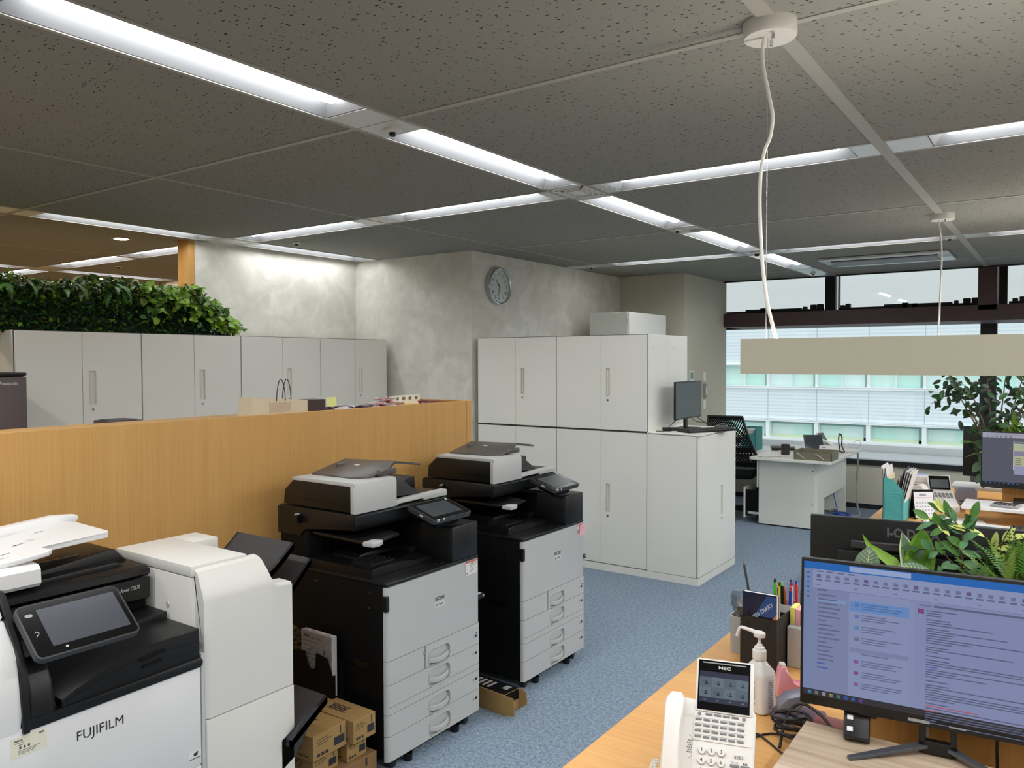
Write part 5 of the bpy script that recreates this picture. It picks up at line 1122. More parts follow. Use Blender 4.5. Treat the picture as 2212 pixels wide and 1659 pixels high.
art('label', 0.022, 0.080, [(206, 200, 200)] + [(0.003, 0.006 + k * 0.0065, 0.019, 0.010 + k * 0.0065, (150, 142, 146)) for k in range(11)], basis((0.0363, -0.011, 0.010), (0, 1, 0), (0, 0, 1)), M_print, sb)

# black magazine file with diary
bf = root('magazine_file', 'black magazine file box with two holes standing on the foreground desk', 'file box', (-0.776, 2.268, 0.7005))
b = MB(); b.box(0, 0.106, 0, 0.003, 0, 0.160); b.box(0, 0.106, 0.245, 0.248, 0, 0.11); b.box(0, 0.106, 0, 0.248, 0, 0.003)
b.prism([(0, 0), (0.248, 0), (0.248, 0.105), (0.235, 0.145), (0.20, 0.155), (0.10, 0.157), (0.003, 0.160)], 'x', 0.0, 0.003); b.prism([(0, 0), (0.248, 0), (0.248, 0.105), (0.235, 0.145), (0.20, 0.155), (0.10, 0.157), (0.003, 0.160)], 'x', 0.103, 0.106)
b.build('box', mat('black_paperboard', S(24, 22, 21), 0.6), bf)
b = MB()
for x, z in ((0.021, 0.138), (0.083, 0.134)): b.tube([(x + 0.004 * math.cos(a), -0.0006, z + 0.004 * math.sin(a)) for a in [2 * PI * k / 16 for k in range(16)]], 0.0006, 4, closed=True); b.cyl((x, -0.0004, z), (x, 0.0, z), 0.0035, seg=14)
b.build('hole', M_blackg, bf)
dy = root('diary', 'navy 2026 diary standing in the black magazine file', 'notebook', (-0.772, 2.274, 0.704), 0)
b = MB(); b.box(0.001, 0.100, 0.0, 0.0015, 0.0, 0.226, 0.0006, 1); b.box(0.001, 0.100, 0.0145, 0.016, 0.0, 0.226, 0.0006, 1); b.box(0.001, 0.003, 0.0015, 0.0145, 0, 0.226); b.build('cover', mat('navy_cover', S(14, 22, 52), 0.25), dy)
b = MB(); b.box(0.004, 0.099, 0.002, 0.014, 0.001, 0.225); b.build('pages', M_white, dy)
b = MB(); b._faces([(0.035, -0.0004, 0.16), (0.10, -0.0004, 0.16), (0.10, -0.0004, 0.222), (0.072, -0.0004, 0.222)], [(0, 1, 2, 3)]); b.mi = 1; b._faces([(0.082, -0.0006, 0.15), (0.10, -0.0006, 0.15), (0.10, -0.0006, 0.172)], [(0, 1, 2)]); b.build('stripe', [mat('blue_print', S(28, 70, 130), 0.3), mat('orange_print', S(196, 120, 50), 0.3)], dy)
text('title', '2026 DIARY', 0.0165, basis((0.030, -0.0010, 0.145), (0.76, 0, 0.62), (-0.62, 0, 0.76)), mat('pale_print', S(170, 186, 204), 0.4), dy, bold=0.0004, sx=0.95)
b = root('clear_folder', 'clear plastic folder leaning behind the navy diary', 'folder', (-0.768, 2.294, 0.704)); q = MB(); q.box(0, 0.098, 0, 0.0012, 0, 0.222); q.box(0.0, 0.098, 0.004, 0.005, 0, 0.218); q.build('sheet', M_lgrey, b)
b = root('notebook', 'small black notebook in the magazine file, left of the diary', 'notebook', (-0.771, 2.2712, 0.704)); q = MB(); q.prism([(0, 0), (0.03, 0), (0.03, 0.150), (0.018, 0.172), (0, 0.155)], 'y', 0, 0.0025); q.build('cover', M_blackg, b)
# clear bin with black things in a bag
cb = root('clear_bin', 'frosted desk bin behind the magazine file, holding a bag of black clips', 'desk bin', (-0.848, 2.375, 0.7005), 0)
b = MB(); r = [(x, y) for x, y in b.rrect(0, 0.075, 0, 0.075, 0.018)]
n = len(r); vs = [(x, y, 0) for x, y in r] + [(x * 1.06 - 0.0022, y * 1.06 - 0.0022, 0.115) for x, y in r] + [(x * 0.97 + 0.0012, y * 0.97 + 0.0012, 0.115) for x, y in r] + [(x * 0.93 + 0.0026, y * 0.93 + 0.0026, 0.004) for x, y in r]
b._faces(vs, [(j * n + i, j * n + (i + 1) % n, (j + 1) * n + (i + 1) % n, (j + 1) * n + i) for j in range(3) for i in range(n)] + [tuple(range(n))[::-1], tuple(range(3 * n, 4 * n))]); b.build('bin', mat('frosted_acrylic', S(196, 196, 194), 0.35, trans=0.35), cb, smooth=True)
bgc = root('clip_bag', 'clear plastic bag of black clips sticking out of the frosted desk bin', 'bag', (-0.81, 2.41, 0.706))
b = MB(); rn = random.Random(2)
for i in range(26):
    x, y, z = rn.uniform(-0.020, 0.022), rn.uniform(-0.020, 0.02), rn.uniform(0.05, 0.138); s_ = rn.uniform(0.006, 0.012)
    q = MB(); bm2 = b; b.box(x - s_, x + s_, y - s_ * 0.5, y + s_ * 0.5, z - s_ * 0.8, z + s_ * 0.8, 0.001, 1)
b.build('clips', M_blackg, bgc)['kind'] = 'stuff'
b = MB(); g = {}
for j in range(9):
    for i in range(14):
        a = 2 * PI * i / 14; rr_ = 0.030 + 0.006 * rn.random() + (0.006 if j > 5 else 0); g[i, j] = b.b.verts.new((math.cos(a) * rr_ - 0.004 * (j > 6), math.sin(a) * rr_, 0.03 + j * 0.018 + rn.uniform(-0.006, 0.006)))
for j in range(8):
    for i in range(14): b.b.faces.new([g[i, j], g[(i + 1) % 14, j], g[(i + 1) % 14, j + 1], g[i, j + 1]])
b.build('bag', M_clear, bgc)
# pen holder with pens
ph = root('pen_holder', 'white pen holder behind the magazine file', 'pen holder', (-0.767, 2.53, 0.7005))
b = MB(); b.box(0, 0.09, 0, 0.002, 0, 0.13); b.box(0, 0.09, 0.058, 0.06, 0, 0.13); b.box(0, 0.002, 0, 0.06, 0, 0.13); b.box(0.088, 0.09, 0, 0.06, 0, 0.13); b.box(0, 0.09, 0, 0.06, 0, 0.002); b.build('holder', M_lgrey, ph)
rn = random.Random(11)
pc = [('green', S(90, 200, 60)), ('yellow', S(220, 220, 50)), ('black', S(24, 24, 26)), ('blue', S(40, 60, 170)), ('white', S(220, 220, 222)), ('red', S(200, 40, 50)), ('pink', S(226, 90, 120)), ('dark red', S(120, 30, 40)), ('orange', S(222, 100, 50)), ('navy', S(30, 36, 90)), ('crimson', S(180, 30, 60)), ('dark blue', S(30, 50, 120))]
for i, (cn, cc) in enumerate(pc):
    q = root('pen', '%s pen standing in the white pen holder' % cn, 'pen', (-0.758 + 0.074 * (i % 6) / 5.0, 2.545 + (i // 6) * 0.026, 0.704), group='pens in the white holder')
    b = MB(); lx, ly = rn.uniform(-0.012, 0.012), rn.uniform(-0.010, 0.010); H_ = rn.uniform(0.165, 0.192); b.cyl((0, 0, 0), (lx, ly, H_), 0.0045, 0.0048, 10); b.build('barrel', mat('pen_' + cn.replace(' ', '_'), cc, 0.35), q, smooth=True)
    b = MB(); b.cyl((lx, ly, H_), (lx * 1.06, ly * 1.06, H_ + 0.012), 0.0036, 0.003, 10); b.build('button', mat('pen_' + pc[(i * 5 + 2) % 12][0].replace(' ', '_'), pc[(i * 5 + 2) % 12][1], 0.35), q)
# tablet leaning behind
tb = root('phone_stand', 'thin dark smartphone standing edge-on behind the diary', 'smartphone', (-0.818, 2.50, 0.7005), math.radians(111))
b = MB(); b.box(-0.030, 0.030, -0.004, 0.004, 0.0, 0.150, 0.003); b.xf(Matrix.Translation((0, 0, 0.11)) @ Matrix.Rotation(math.radians(-10), 4, 'X')); b.build('phone', M_panelg, tb, smooth=True)
b = MB(); b.box(-0.03, 0.03, -0.03, 0.03, 0, 0.005, 0.002); b.box(-0.01, 0.01, -0.004, 0.004, 0.005, 0.10); b.build('holder', M_lgrey, tb)
# sticky-note blocks
cs = [('yellow', S(236, 226, 120)), ('pink', S(236, 170, 180)), ('green', S(150, 210, 110)), ('red', S(226, 90, 90)), ('lemon', S(238, 226, 60))]
st_ = root('note_tray', 'small clear tray for sticky notes beside the magazine file', 'desk tray', (-0.667, 2.36, 0.7005)); b = MB(); b.box(0, 0.10, 0, 0.10, 0, 0.12, 0.003); b.build('tray', M_lgrey, st_)
for i, (cn, cc) in enumerate(cs):
    q = MB(); q.box(0, 0.014, 0, 0.055, 0, 0.050 - 0.004 * (i % 2), 0.0005, 1); o = tag(q.build('sticky_note_block', mat('note_' + cn, cc, 0.7)), '%s sticky note block in the row beside the diary' % cn, 'sticky notes', 'sticky note blocks'); o.location = (-0.665 + i * 0.0155, 2.385, 0.8210)
# white correction-tape-like cylinder
wc = root('drink_bottle', 'white bottle with blue marks half hidden behind the left edge of the lit monitor', 'bottle', (-0.555, 2.24, 0.7005))
b = MB(); b.lathe([(0.028, 0), (0.03, 0.004), (0.03, 0.13), (0.026, 0.145), (0.014, 0.155), (0.014, 0.175)], seg=24); b.build('bottle', M_white, wc, smooth=True)
b = MB(); b.lathe([(0.0304, 0.05), (0.0304, 0.056)], seg=24); b.lathe([(0.0304, 0.10), (0.0304, 0.104)], seg=24); b.build('mark', mat('navy_mark', S(30, 40, 100), 0.5), wc)
# tape dispenser
td = root('tape_dispenser', 'pink tape dispenser on the desk in front of the magazine file', 'tape dispenser', (-0.618, 2.135, 0.7005), math.radians(28))
M_pink = mat('pink_plastic', S(232, 160, 172), 0.32)
b = MB(); b.prism([(-0.012, 0.0), (-0.014, 0.012), (-0.008, 0.075), (-0.002, 0.088), (0.006, 0.090), (0.012, 0.084), (0.016, 0.060), (0.026, 0.040), (0.045, 0.032), (0.070, 0.038), (0.085, 0.055), (0.105, 0.060), (0.118, 0.045), (0.120, 0.008), (0.116, 0.0)], 'y', -0.022, 0.022, 0.006); b.build('body', M_pink, td, smooth=True)
b = MB(); b.box(-0.004, 0.010, -0.012, 0.012, 0.086, 0.0925, 0.001); b.build('cutter', M_lgrey, td)
b = MB(); b.prism([(-0.013, 0.0), (0.118, 0.0), (0.118, 0.004), (-0.013, 0.004)], 'y', -0.0225, 0.0225); b.build('base', M_blackg, td)
# hole punch
hp = root('hole_punch', 'lilac grey two-hole punch behind the coil of black cables', 'hole punch', (-0.560, 2.015, 0.7005), math.radians(25))
M_lil = mat('lilac_plastic', S(104, 92, 112), 0.4); M_lilm = mat('lilac_metal', S(150, 150, 164), 0.35, 0.4)
b = MB(); b.prism([(-0.04, 0), (0.09, 0), (0.09, 0.012), (0.05, 0.02), (-0.03, 0.02), (-0.042, 0.010)], 'y', -0.035, 0.035, 0.004); b.build('base', M_lil, hp, smooth=True)
b = MB(); b.prism([(-0.03, 0.022), (-0.032, 0.040), (-0.01, 0.062), (0.08, 0.088), (0.09, 0.080), (0.02, 0.045), (0.01, 0.022)], 'y', -0.026, 0.026, 0.003); b.build('lever', M_lilm, hp, smooth=True)
b = MB()
for x in (-0.022, -0.008): b.cyl((x, -0.0265, 0.034), (x, -0.029, 0.034), 0.0035, seg=12)
b.build('rivet', M_chrome, hp)
# cables on the desk
def coil(name, label, c, r, n, rad, mt, cat, seed=1, h=0.02, extra=None, sq=0.8):
    rn = random.Random(seed); pts = []
    for i in range(n * 18):
        a = 2 * PI * i / 18; k = i / (n * 18); rr_ = r * (1 + 0.16 * math.sin(i * 0.37 + seed) + 0.1 * math.sin(i * 0.11)); pts.append((c[0] + rr_ * math.cos(a), c[1] + rr_ * math.sin(a) * sq, c[2] + rad + h * k + 0.006 * math.sin(i * 0.5 + seed) + 0.006))
    if extra: pts += extra
    b = MB(); b.tube(pts, rad, 7); return tag(b.build(name, mt, smooth=True), label, cat)
coil('power_cable', 'coil of thick black cable between hole punch and monitor board', (-0.527, 1.915, 0.70), 0.042, 5, 0.0036, M_cable, 'cable', 2, 0.05)
def cable(name, label, pts, rad, mt, cat='cable', group=None):
    P = [Vector(q) for q in pts]; out = []
    for i in range(len(P) - 1):
        p0, p1, p2, p3 = P[max(i - 1, 0)], P[i], P[i + 1], P[min(i + 2, len(P) - 1)]
        for k in range(7):
            t = k / 7; out.append(0.5 * ((2 * p1) + (p2 - p0) * t + (2 * p0 - 5 * p1 + 4 * p2 - p3) * t * t + (3 * p1 - p0 - 3 * p2 + p3) * t ** 3))
    out.append(P[-1]); b = MB(); b.tube(out, rad, 7); return tag(b.build(name, mt, smooth=True), label, cat, group)
cable('black_cable', 'black cable arching over the hole punch towards the monitor', [(-0.535, 1.84, 0.706), (-0.545, 1.93, 0.742), (-0.52, 1.96, 0.77), (-0.47, 1.95, 0.758), (-0.42, 1.90, 0.740), (-0.38, 1.865, 0.715), (-0.30, 1.86, 0.706)], 0.0036, M_cable)
cable('black_cable', 'thin black cable running from the phone right to the cable coil', [(-0.606, 1.80, 0.704), (-0.60, 1.862, 0.704), (-0.57, 1.905, 0.704), (-0.52, 1.89, 0.712), (-0.44, 1.86, 0.704), (-0.40, 1.87, 0.704)], 0.0026, M_cable)
cable('black_cable', 'thin black cable from the phone disappearing under the monitor board', [(-0.615, 1.80, 0.704), (-0.605, 1.88, 0.7035), (-0.575, 1.865, 0.7035), (-0.54, 1.835, 0.7035), (-0.50, 1.80, 0.7035), (-0.44, 1.74, 0.7035)], 0.0026, M_cable)
# power strip hanging over the board edge
ps = root('power_strip', 'black power strip with three white switches leaning below the lit monitor', 'power strip', (-0.352, 1.757, 0.7902), math.radians(10))
PT = Matrix.Rotation(math.radians(-38), 4, 'X')
b = MB(); b.box(-0.026, 0.026, 0, 0.034, 0.0, 0.19, 0.004); b.box(0.004, 0.040, -0.018, 0.0, 0.045, 0.085, 0.004); b.box(0.006, 0.036, -0.022, 0.0, 0.095, 0.125, 0.004); b.xf(PT @ Matrix.Translation((0, 0, 0.020))); b.build('strip', M_black, ps, smooth=True)
for k in range(4):
    b = MB(); b.box(-0.019, -0.007, -0.004, 0.0, 0.012 + k * 0.024, 0.022 + k * 0.024, 0.001); b.xf(PT @ Matrix.Translation((0, 0, 0.020))); b.build('switch', M_white, ps)
coil('data_cable', 'small bundle of dark cable with a white plug behind the board', (-0.235, 1.885, 0.70), 0.022, 6, 0.0022, M_cable, 'cable', 5, 0.07)
b = root('cable_plug', 'clear and yellow network plug sticking up from the small cable bundle', 'plug', (-0.238, 1.887, 0.79)); q = MB(); q.box(-0.006, 0.006, -0.004, 0.004, 0, 0.03, 0.001); q.build('plug', M_lgrey, b); q = MB(); q.tube([(0, 0, 0.03), (-0.006, 0, 0.045)], 0.003, 6); q.build('wire', mat('yellow_cable', S(216, 190, 40), 0.5), b)
cable('black_cable', 'thick black cable bundle behind the monitor foot', [(-0.16, 1.87, 0.706), (-0.05, 1.88, 0.72), (0.08, 1.86, 0.71), (0.2, 1.87, 0.715)], 0.006, M_cable)
cable('black_cable', 'black cable hanging down behind the lit monitor on the right', [(-0.10, 1.86, 0.92), (-0.105, 1.865, 0.80), (-0.09, 1.87, 0.71), (0.0, 1.86, 0.706)], 0.003, M_cable)
b = root('red_case', 'dark pink case half hidden behind the lit monitor', 'case', (-0.50, 1.985, 0.7005)); q = MB(); q.prism(q.rrect(0, 0.10, 0, 0.05, 0.015), 'z', 0, 0.022, 0.003); q.build('case', mat('dusty_rose', S(150, 92, 92), 0.5), b, smooth=True)

# ---------------------------------------------------------------- foliage
def leaf(b, p, d, n, L, W, bend=0.3, fold=0.25, seg=6, edge=None, wave=0.0, shape=0.9):
    """one leaf: base p, direction d, face normal n"""
    d = Vector(d).normalized(); n = Vector(n); n = (n - d * n.dot(d)); n = n.normalized() if n.length > 1e-4 else d.orthogonal().normalized(); s_ = d.cross(n); p = Vector(p)
    rows = []; a = 0; q = p.copy(); cols = (-1, -0.72, 0, 0.72, 1) if edge is not None else (-1, 0, 1)
    for i in range(seg + 1):
        t = i / seg; w = W * 0.5 * math.sin(PI * t ** shape) ** 0.75 if 0 < t < 1 else 0.0
        rows.append([b.b.verts.new(q + s_ * (w * c) + n * (abs(c) * w * fold + wave * math.sin(i * 2.1 + c * 2) * w)) for c in cols])
        a = bend * t; dd = d * math.cos(a) - n * math.sin(a); q = q + dd * (L / seg)
    for i in range(seg):
        for j in range(len(cols) - 1):
            try:
                f = b.b.faces.new([rows[i][j], rows[i][j + 1], rows[i + 1][j + 1], rows[i + 1][j]])
                f.material_index = edge if (edge is not None and j in (0, len(cols) - 2)) else b.mi; f.smooth = True
            except ValueError: pass
def frond(b, p, d, up, L, n, lw, ll, droop=0.8, tip=0.3, mi_stem=None):
    d = Vector(d).normalized(); up = Vector(up); up = (up - d * up.dot(d)).normalized(); s_ = d.cross(up); q = Vector(p); pts = [q.copy()]
    for i in range(n):
        t = (i + 1) / n; a = droop * t; dd = (d * math.cos(a) - up * math.sin(a)).normalized(); nn = (up * math.cos(a) + d * math.sin(a)); q = q + dd * (L / n); pts.append(q.copy())
        ls = ll * (math.sin(PI * min(0.12 + t * 0.88, 1)) * 0.8 + 0.2) * (1 - t * 0.25)
        for sg in (-1, 1):
            dl = (s_ * sg + dd * 0.45 + nn * 0.08).normalized(); e = q + dl * ls; w = dd * lw * 0.5
            v = [b.b.verts.new(x) for x in (q - w, q + dl * ls * 0.5 - w * 1.1 - nn * 0.002, e - nn * ls * 0.12, q + dl * ls * 0.5 + w * 1.1 - nn * 0.002, q + w)]
            f = b.b.faces.new(v); f.material_index = b.mi
    om = b.mi
    if mi_stem is not None: b.mi = mi_stem
    b.tube(pts, 0.0011, 4); b.mi = om
def gm(name, r, g, b_, rough=0.45):
    def f(n, t):
        z = noise_n(n, t.outputs['Object'], 14, 3); c = S(r, g, b_); rp_ = ramp(n, [(0.3, tuple(v * 0.62 for v in c[:3]) + (1,)), (0.7, tuple(min(1, v * 1.3) for v in c[:3]) + (1,))]); n.links.new(z.outputs['Fac'], rp_.inputs['Fac']); return rp_.outputs['Color'], None, 0
    if name in MATS: return MATS[name]
    return node_mat(name, rough, f, 0.4)
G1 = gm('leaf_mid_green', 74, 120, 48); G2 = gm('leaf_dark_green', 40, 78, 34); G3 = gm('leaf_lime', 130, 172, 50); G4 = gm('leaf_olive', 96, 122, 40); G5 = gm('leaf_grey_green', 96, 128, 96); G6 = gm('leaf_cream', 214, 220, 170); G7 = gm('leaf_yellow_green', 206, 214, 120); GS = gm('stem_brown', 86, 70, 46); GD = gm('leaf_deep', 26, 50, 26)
GB_ = gm('fern_blade', 100, 134, 44)
# hedge on top of the left cabinets
hg = root('plant_hedge', 'long artificial green hedge trough lying on top of the left cabinets', 'hedge', (-5.32, 1.2, 1.80))
b = MB(); b.prism([(0.0, 0.0), (2.34, 0.0), (2.34, 0.10), (2.22, 0.22), (2.10, 0.27), (0.0, 0.24)], 'x', -0.14, 0.075, 0.01); b.build('trough', GD, hg)
rn = random.Random(21)
def hh(y): return 0.31 + 0.05 * min(1, y / 2.4) + 0.02 * math.sin(y * 9) - max(0, (y - 2.15)) * 0.85
b = MB()
for i in range(7500):
    y = rn.uniform(0.0, 2.52); H_ = max(0.04, hh(y)); z = rn.uniform(0.0, H_); x = 0.10 + 0.05 * rn.random() - 0.03 * (z / H_); x = x if rn.random() < 0.72 else rn.uniform(-0.15, 0.12)
    if x < 0.07: z = H_ * rn.uniform(0.72, 1.0)
    if y > 2.32: x = rn.uniform(-0.1, 0.13)
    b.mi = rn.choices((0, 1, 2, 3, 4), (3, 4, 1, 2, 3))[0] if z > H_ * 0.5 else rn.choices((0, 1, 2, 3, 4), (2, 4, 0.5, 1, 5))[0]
    L = rn.uniform(0.025, 0.05); d = (rn.uniform(0.2, 1), rn.uniform(-0.8, 0.8), rn.uniform(-0.7, 0.8)); leaf(b, (x, y, z), d, (rn.uniform(0.1, 1), rn.uniform(-.5, .5), 1), L, L * rn.uniform(0.35, 0.6), rn.uniform(0, 0.8), 0.2, 3)
b.build('small_leaves', [G1, G2, G3, G4, GD], hg)['kind'] = 'stuff'
b = MB()
for i in range(120):
    y = rn.uniform(0.6, 2.35); H_ = hh(y); b.mi = rn.choice((0, 0, 1)); frond(b, (rn.uniform(-0.05, 0.10), y, H_ * rn.uniform(0.72, 1.0)), (rn.uniform(0.1, 0.9), rn.uniform(-1, 1), rn.uniform(0.0, 0.5)), (0.1, 0, 1), rn.uniform(0.14, 0.24), 16, 0.010, rn.uniform(0.025, 0.045), rn.uniform(0.8, 2.0))
b.build('fern_fronds', [G1, G4], hg)['kind'] = 'stuff'
b = MB()
for i in range(300):
    y = 1.75 + rn.random() ** 0.8 * 0.72; H_ = hh(y) * (1.0 if rn.random() < 0.6 else rn.uniform(0.3, 0.9)); b.mi = rn.choice((0, 0, 1, 2)); L = rn.uniform(0.05, 0.085); leaf(b, (0.11 + rn.uniform(0, 0.06), y, H_ * rn.uniform(0.75, 1.02)), (rn.uniform(0.2, 1), rn.uniform(-0.9, 0.9), rn.uniform(-0.9, 0.5)), (1, 0, 0.7), L, L * 0.62, 0.6, 0.2, 5)
b.build('broad_leaves', [G3, G1, G4], hg)['kind'] = 'stuff'
b = MB()
for i in range(5):
    y0 = 2.40 + 0.03 * i; pts = [(0.05, y0, 0.15), (0.08, y0 + 0.05, 0.14 - 0.01 * i), (0.10, y0 + 0.09, 0.08 - 0.01 * i), (0.10, y0 + 0.10, 0.03)]; b.mi = 0; b.tube(pts, 0.0012, 4)
    for k in range(5): b.mi = 1; leaf(b, Vector(pts[1]).lerp(Vector(pts[3]), k / 5), (rn.uniform(-1, 1), rn.uniform(0, 1), rn.uniform(-0.5, 0.5)), (1, 0, 0.5), 0.035, 0.02, 0.4, 0.2, 4)
b.build('trailing_vine', [GS, G1], hg)['kind'] = 'stuff'

# plants in the foreground planter
def plant(label, x, y, z, name='artificial_plant'): return root(name, label, 'plant', (x, y, z))
ZP = 0.995
p = plant('plant with a long lime blade leaf curving left and one broad upright leaf', -0.288, 2.02, ZP)
b = MB(); pts = [(0.0, 0, 0.04), (-0.02, 0.01, 0.10), (-0.045, 0.02, 0.135), (-0.075, 0.03, 0.150), (-0.098, 0.03, 0.165), (-0.112, 0.03, 0.190)]
rows = []; P_ = [Vector(q) for q in pts]; ws = [0.008, 0.014, 0.014, 0.010, 0.006, 0.001]
for i, q in enumerate(P_):
    dq = (P_[min(i + 1, 5)] - P_[max(i - 1, 0)]).normalized(); s_ = dq.cross(Vector((0.2, -1, 0.5))).normalized()
    rows.append([b.b.verts.new(q - s_ * ws[i] + Vector((0, -0.003, 0))), b.b.verts.new(q), b.b.verts.new(q + s_ * ws[i] + Vector((0, -0.003, 0)))])
for i in range(5):
    for j in range(2): f = b.b.faces.new([rows[i][j], rows[i][j + 1], rows[i + 1][j + 1], rows[i + 1][j]]); f.smooth = True
b.build('blade_leaf', G3, p)
b = MB(); b.mi = 0; leaf(b, (0.005, 0.02, 0.07), (0.10, 0.1, 1), (0.35, -1, 0.15), 0.150, 0.066, 0.15, 0.16, 9, edge=1, wave=0.04, shape=1.0); b.build('upright_leaf', [gm('leaf_bright', 92, 146, 30), G3], p)
b = MB(); leaf(b, (0.0, 0.01, 0.06), (-0.12, 0.1, 1), (0.9, -0.9, 0.1), 0.15, 0.05, 0.2, 0.3, 8, edge=1, wave=0.05, shape=1.0); b.build('variegated_leaf', [G5, G6], p)
b = MB()
for (x, y, d) in ((-0.01, 0.02, (-0.1, 0, 1)), (0.02, 0.02, (0.3, 0, 1)), (0.01, 0.03, (0.05, 0.2, 1))): b.tube([(x, y, 0.0), (x * 0.5, y, 0.08)], 0.002, 5)
b.build('stem', G1, p)
def veined(b, p, d, n, L, W):
    b.mi = 0; leaf(b, p, d, n, L, W, 0.25, 0.12, 8, shape=0.85)
    d = Vector(d).normalized(); n = Vector(n); n = (n - d * n.dot(d)).normalized(); s_ = d.cross(n); p = Vector(p) ; b.mi = 1
    def strip(a, c, w):
        t = (c - a).normalized().cross(n) * w; vv = [b.b.verts.new(v + n * 0.0022) for v in (a - t, a + t, c + t * 0.4, c - t * 0.4)]; b.b.faces.new(vv).material_index = 1
    mid = lambda t: p + d * L * t * (1 - 0.02 * t) - n * (0.25 * L * t * t * 0.5)
    strip(mid(0.05), mid(0.5), 0.0012); strip(mid(0.5), mid(0.92), 0.0009)
    for k in range(7):
        t = 0.12 + 0.11 * k; w = W * 0.5 * math.sin(PI * min(t + 0.12, 1)) ** 0.75
        for sg in (-1, 1): strip(mid(t), mid(min(t + 0.17, 0.98)) + s_ * sg * w * 0.8 + n * w * 0.12, 0.0007)
p = plant('low plant with round grey green leaves and pale veins at the left of the planter', -0.375, 1.975, ZP + 0.028)
b = MB()
for (q, d, L, W) in (((-0.005, 0, 0.075), (0.10, 0.25, 1), 0.075, 0.055), ((-0.03, 0, 0.065), (-0.7, 0, 0.75), 0.055, 0.045), ((0.012, 0, 0.07), (0.75, 0.1, 0.75), 0.06, 0.038), ((0.02, 0.0, 0.05), (0.3, -0.3, 0.9), 0.05, 0.03)): veined(b, q, d, (0.2, -1, 0.6), L, W)
b.build('leaves', [G5, G6], p)['kind'] = 'stuff'
b = MB()
for x in (-0.02, 0.0, 0.012): b.tube([(x * .3, 0, 0), (x, 0, 0.075)], 0.0018, 5)
b.build('stem', G1, p)
p = plant('plant with silver veined pointed leaves in the middle of the planter', -0.250, 1.975, ZP + 0.012)
b = MB()
for (q, d, L, W) in (((0.012, 0, 0.118), (-1, -0.1, 0.25), 0.075, 0.036), ((-0.028, -0.01, 0.075), (0.9, 0, 0.6), 0.070, 0.040), ((0.0, 0, 0.08), (0.5, 0.2, 0.8), 0.05, 0.03)): veined(b, q, d, (0.1, -0.9, 0.8), L, W)
b.build('leaves', [G5, G6], p)['kind'] = 'stuff'
b = MB(); b.tube([(0, 0, 0), (0.006, 0, 0.08), (0.012, 0, 0.118)], 0.002, 5); b.tube([(0, 0, 0), (-0.02, -0.005, 0.05), (-0.028, -0.01, 0.075)], 0.002, 5); b.build('stem', G1, p)
p = plant('tall branching plant with brown stem and oval leaves rising above the lit monitor', -0.190, 2.04, ZP + 0.012)
b = MB(); main = [(0, 0, 0), (-0.004, 0, 0.06), (0.0, 0, 0.12), (0.004, 0, 0.17), (0.0, 0, 0.215), (-0.015, 0, 0.235), (-0.035, 0, 0.250)]
b.tube(main, 0.0028, 6, rs=[0.0034, 0.0032, 0.003, 0.0026, 0.0022, 0.0016, 0.0012])
br = [((0.0, 0, 0.12), (-0.04, -0.01, 0.165), (-0.085, -0.015, 0.165)), ((0.0, 0, 0.10), (-0.04, -0.01, 0.085), (-0.08, -0.01, 0.115)), ((0, 0, 0.15), (-0.03, -0.01, 0.215), (-0.065, -0.01, 0.235)), ((0.004, 0, 0.17), (0.015, 0, 0.215), (0.022, 0, 0.245)), ((0, 0, 0.06), (0.03, -0.01, 0.10), (0.045, 0, 0.12))]
for q in br: b.tube(q, 0.0013, 5)
b.build('branch', GS, p)
rn = random.Random(8); b = MB()
for q in br + [(main[-3], main[-2], main[-1])]:
    a, m_, c_ = map(Vector, q); dirn = (c_ - m_).normalized()
    for k in range(6):
        t = 0.25 + 0.75 * k / 5; pp = a.lerp(m_, t * 2) if t < 0.5 else m_.lerp(c_, t * 2 - 1); sg = 1 if k % 2 else -1
        dl = (dirn * 0.7 + Vector((sg * 0.2, -0.15, sg * 0.65 + rn.uniform(-0.25, 0.2)))).normalized() if k < 5 else dirn
        b.mi = rn.choices((0, 1, 2), (4, 3, 2))[0]; leaf(b, pp, dl, (rn.uniform(-.3, .3), -1, rn.uniform(0.3, 1)), rn.uniform(0.030, 0.046), rn.uniform(0.013, 0.020), 0.4, 0.2, 6)
for k in range(16):
    z = 0.03 + k * 0.0125; sg = 1 if k % 2 else -1; b.mi = rn.choice((0, 1, 2)); leaf(b, (0, 0, z), (sg * rn.uniform(0.5, 1), rn.uniform(-0.8, 0.2), rn.uniform(-0.1, 0.9)), (0, -1, 0.8), rn.uniform(0.038, 0.055), rn.uniform(0.015, 0.022), 0.5, 0.2, 6)
b.build('leaves', [G1, G2, gm('leaf_teal', 84, 130, 84)], p)['kind'] = 'stuff'
b = MB()
for (q, d) in (((-0.035, 0, 0.250), (-0.6, -0.1, 0.8)), ((-0.04, 0, 0.247), (-0.2, 0, 1)), ((-0.03, 0, 0.225), (0.9, -0.2, -0.15)), ((-0.02, 0, 0.225), (1, -0.2, 0.05)), ((-0.05, 0, 0.225), (0.6, -0.4, -0.4)), ((0.01, 0, 0.222), (0.9, -0.2, -0.3)), ((-0.055, 0, 0.235), (-1, 0, -0.05))): leaf(b, q, d, (0, -0.6, 1), 0.040, 0.013, 0.3, 0.2, 6)
b.build('pale_leaves', G7, p)['kind'] = 'stuff'
p = plant('plant of pale pointed cream leaves low behind the monitor edge', -0.165, 1.965, ZP + 0.03)
b = MB()
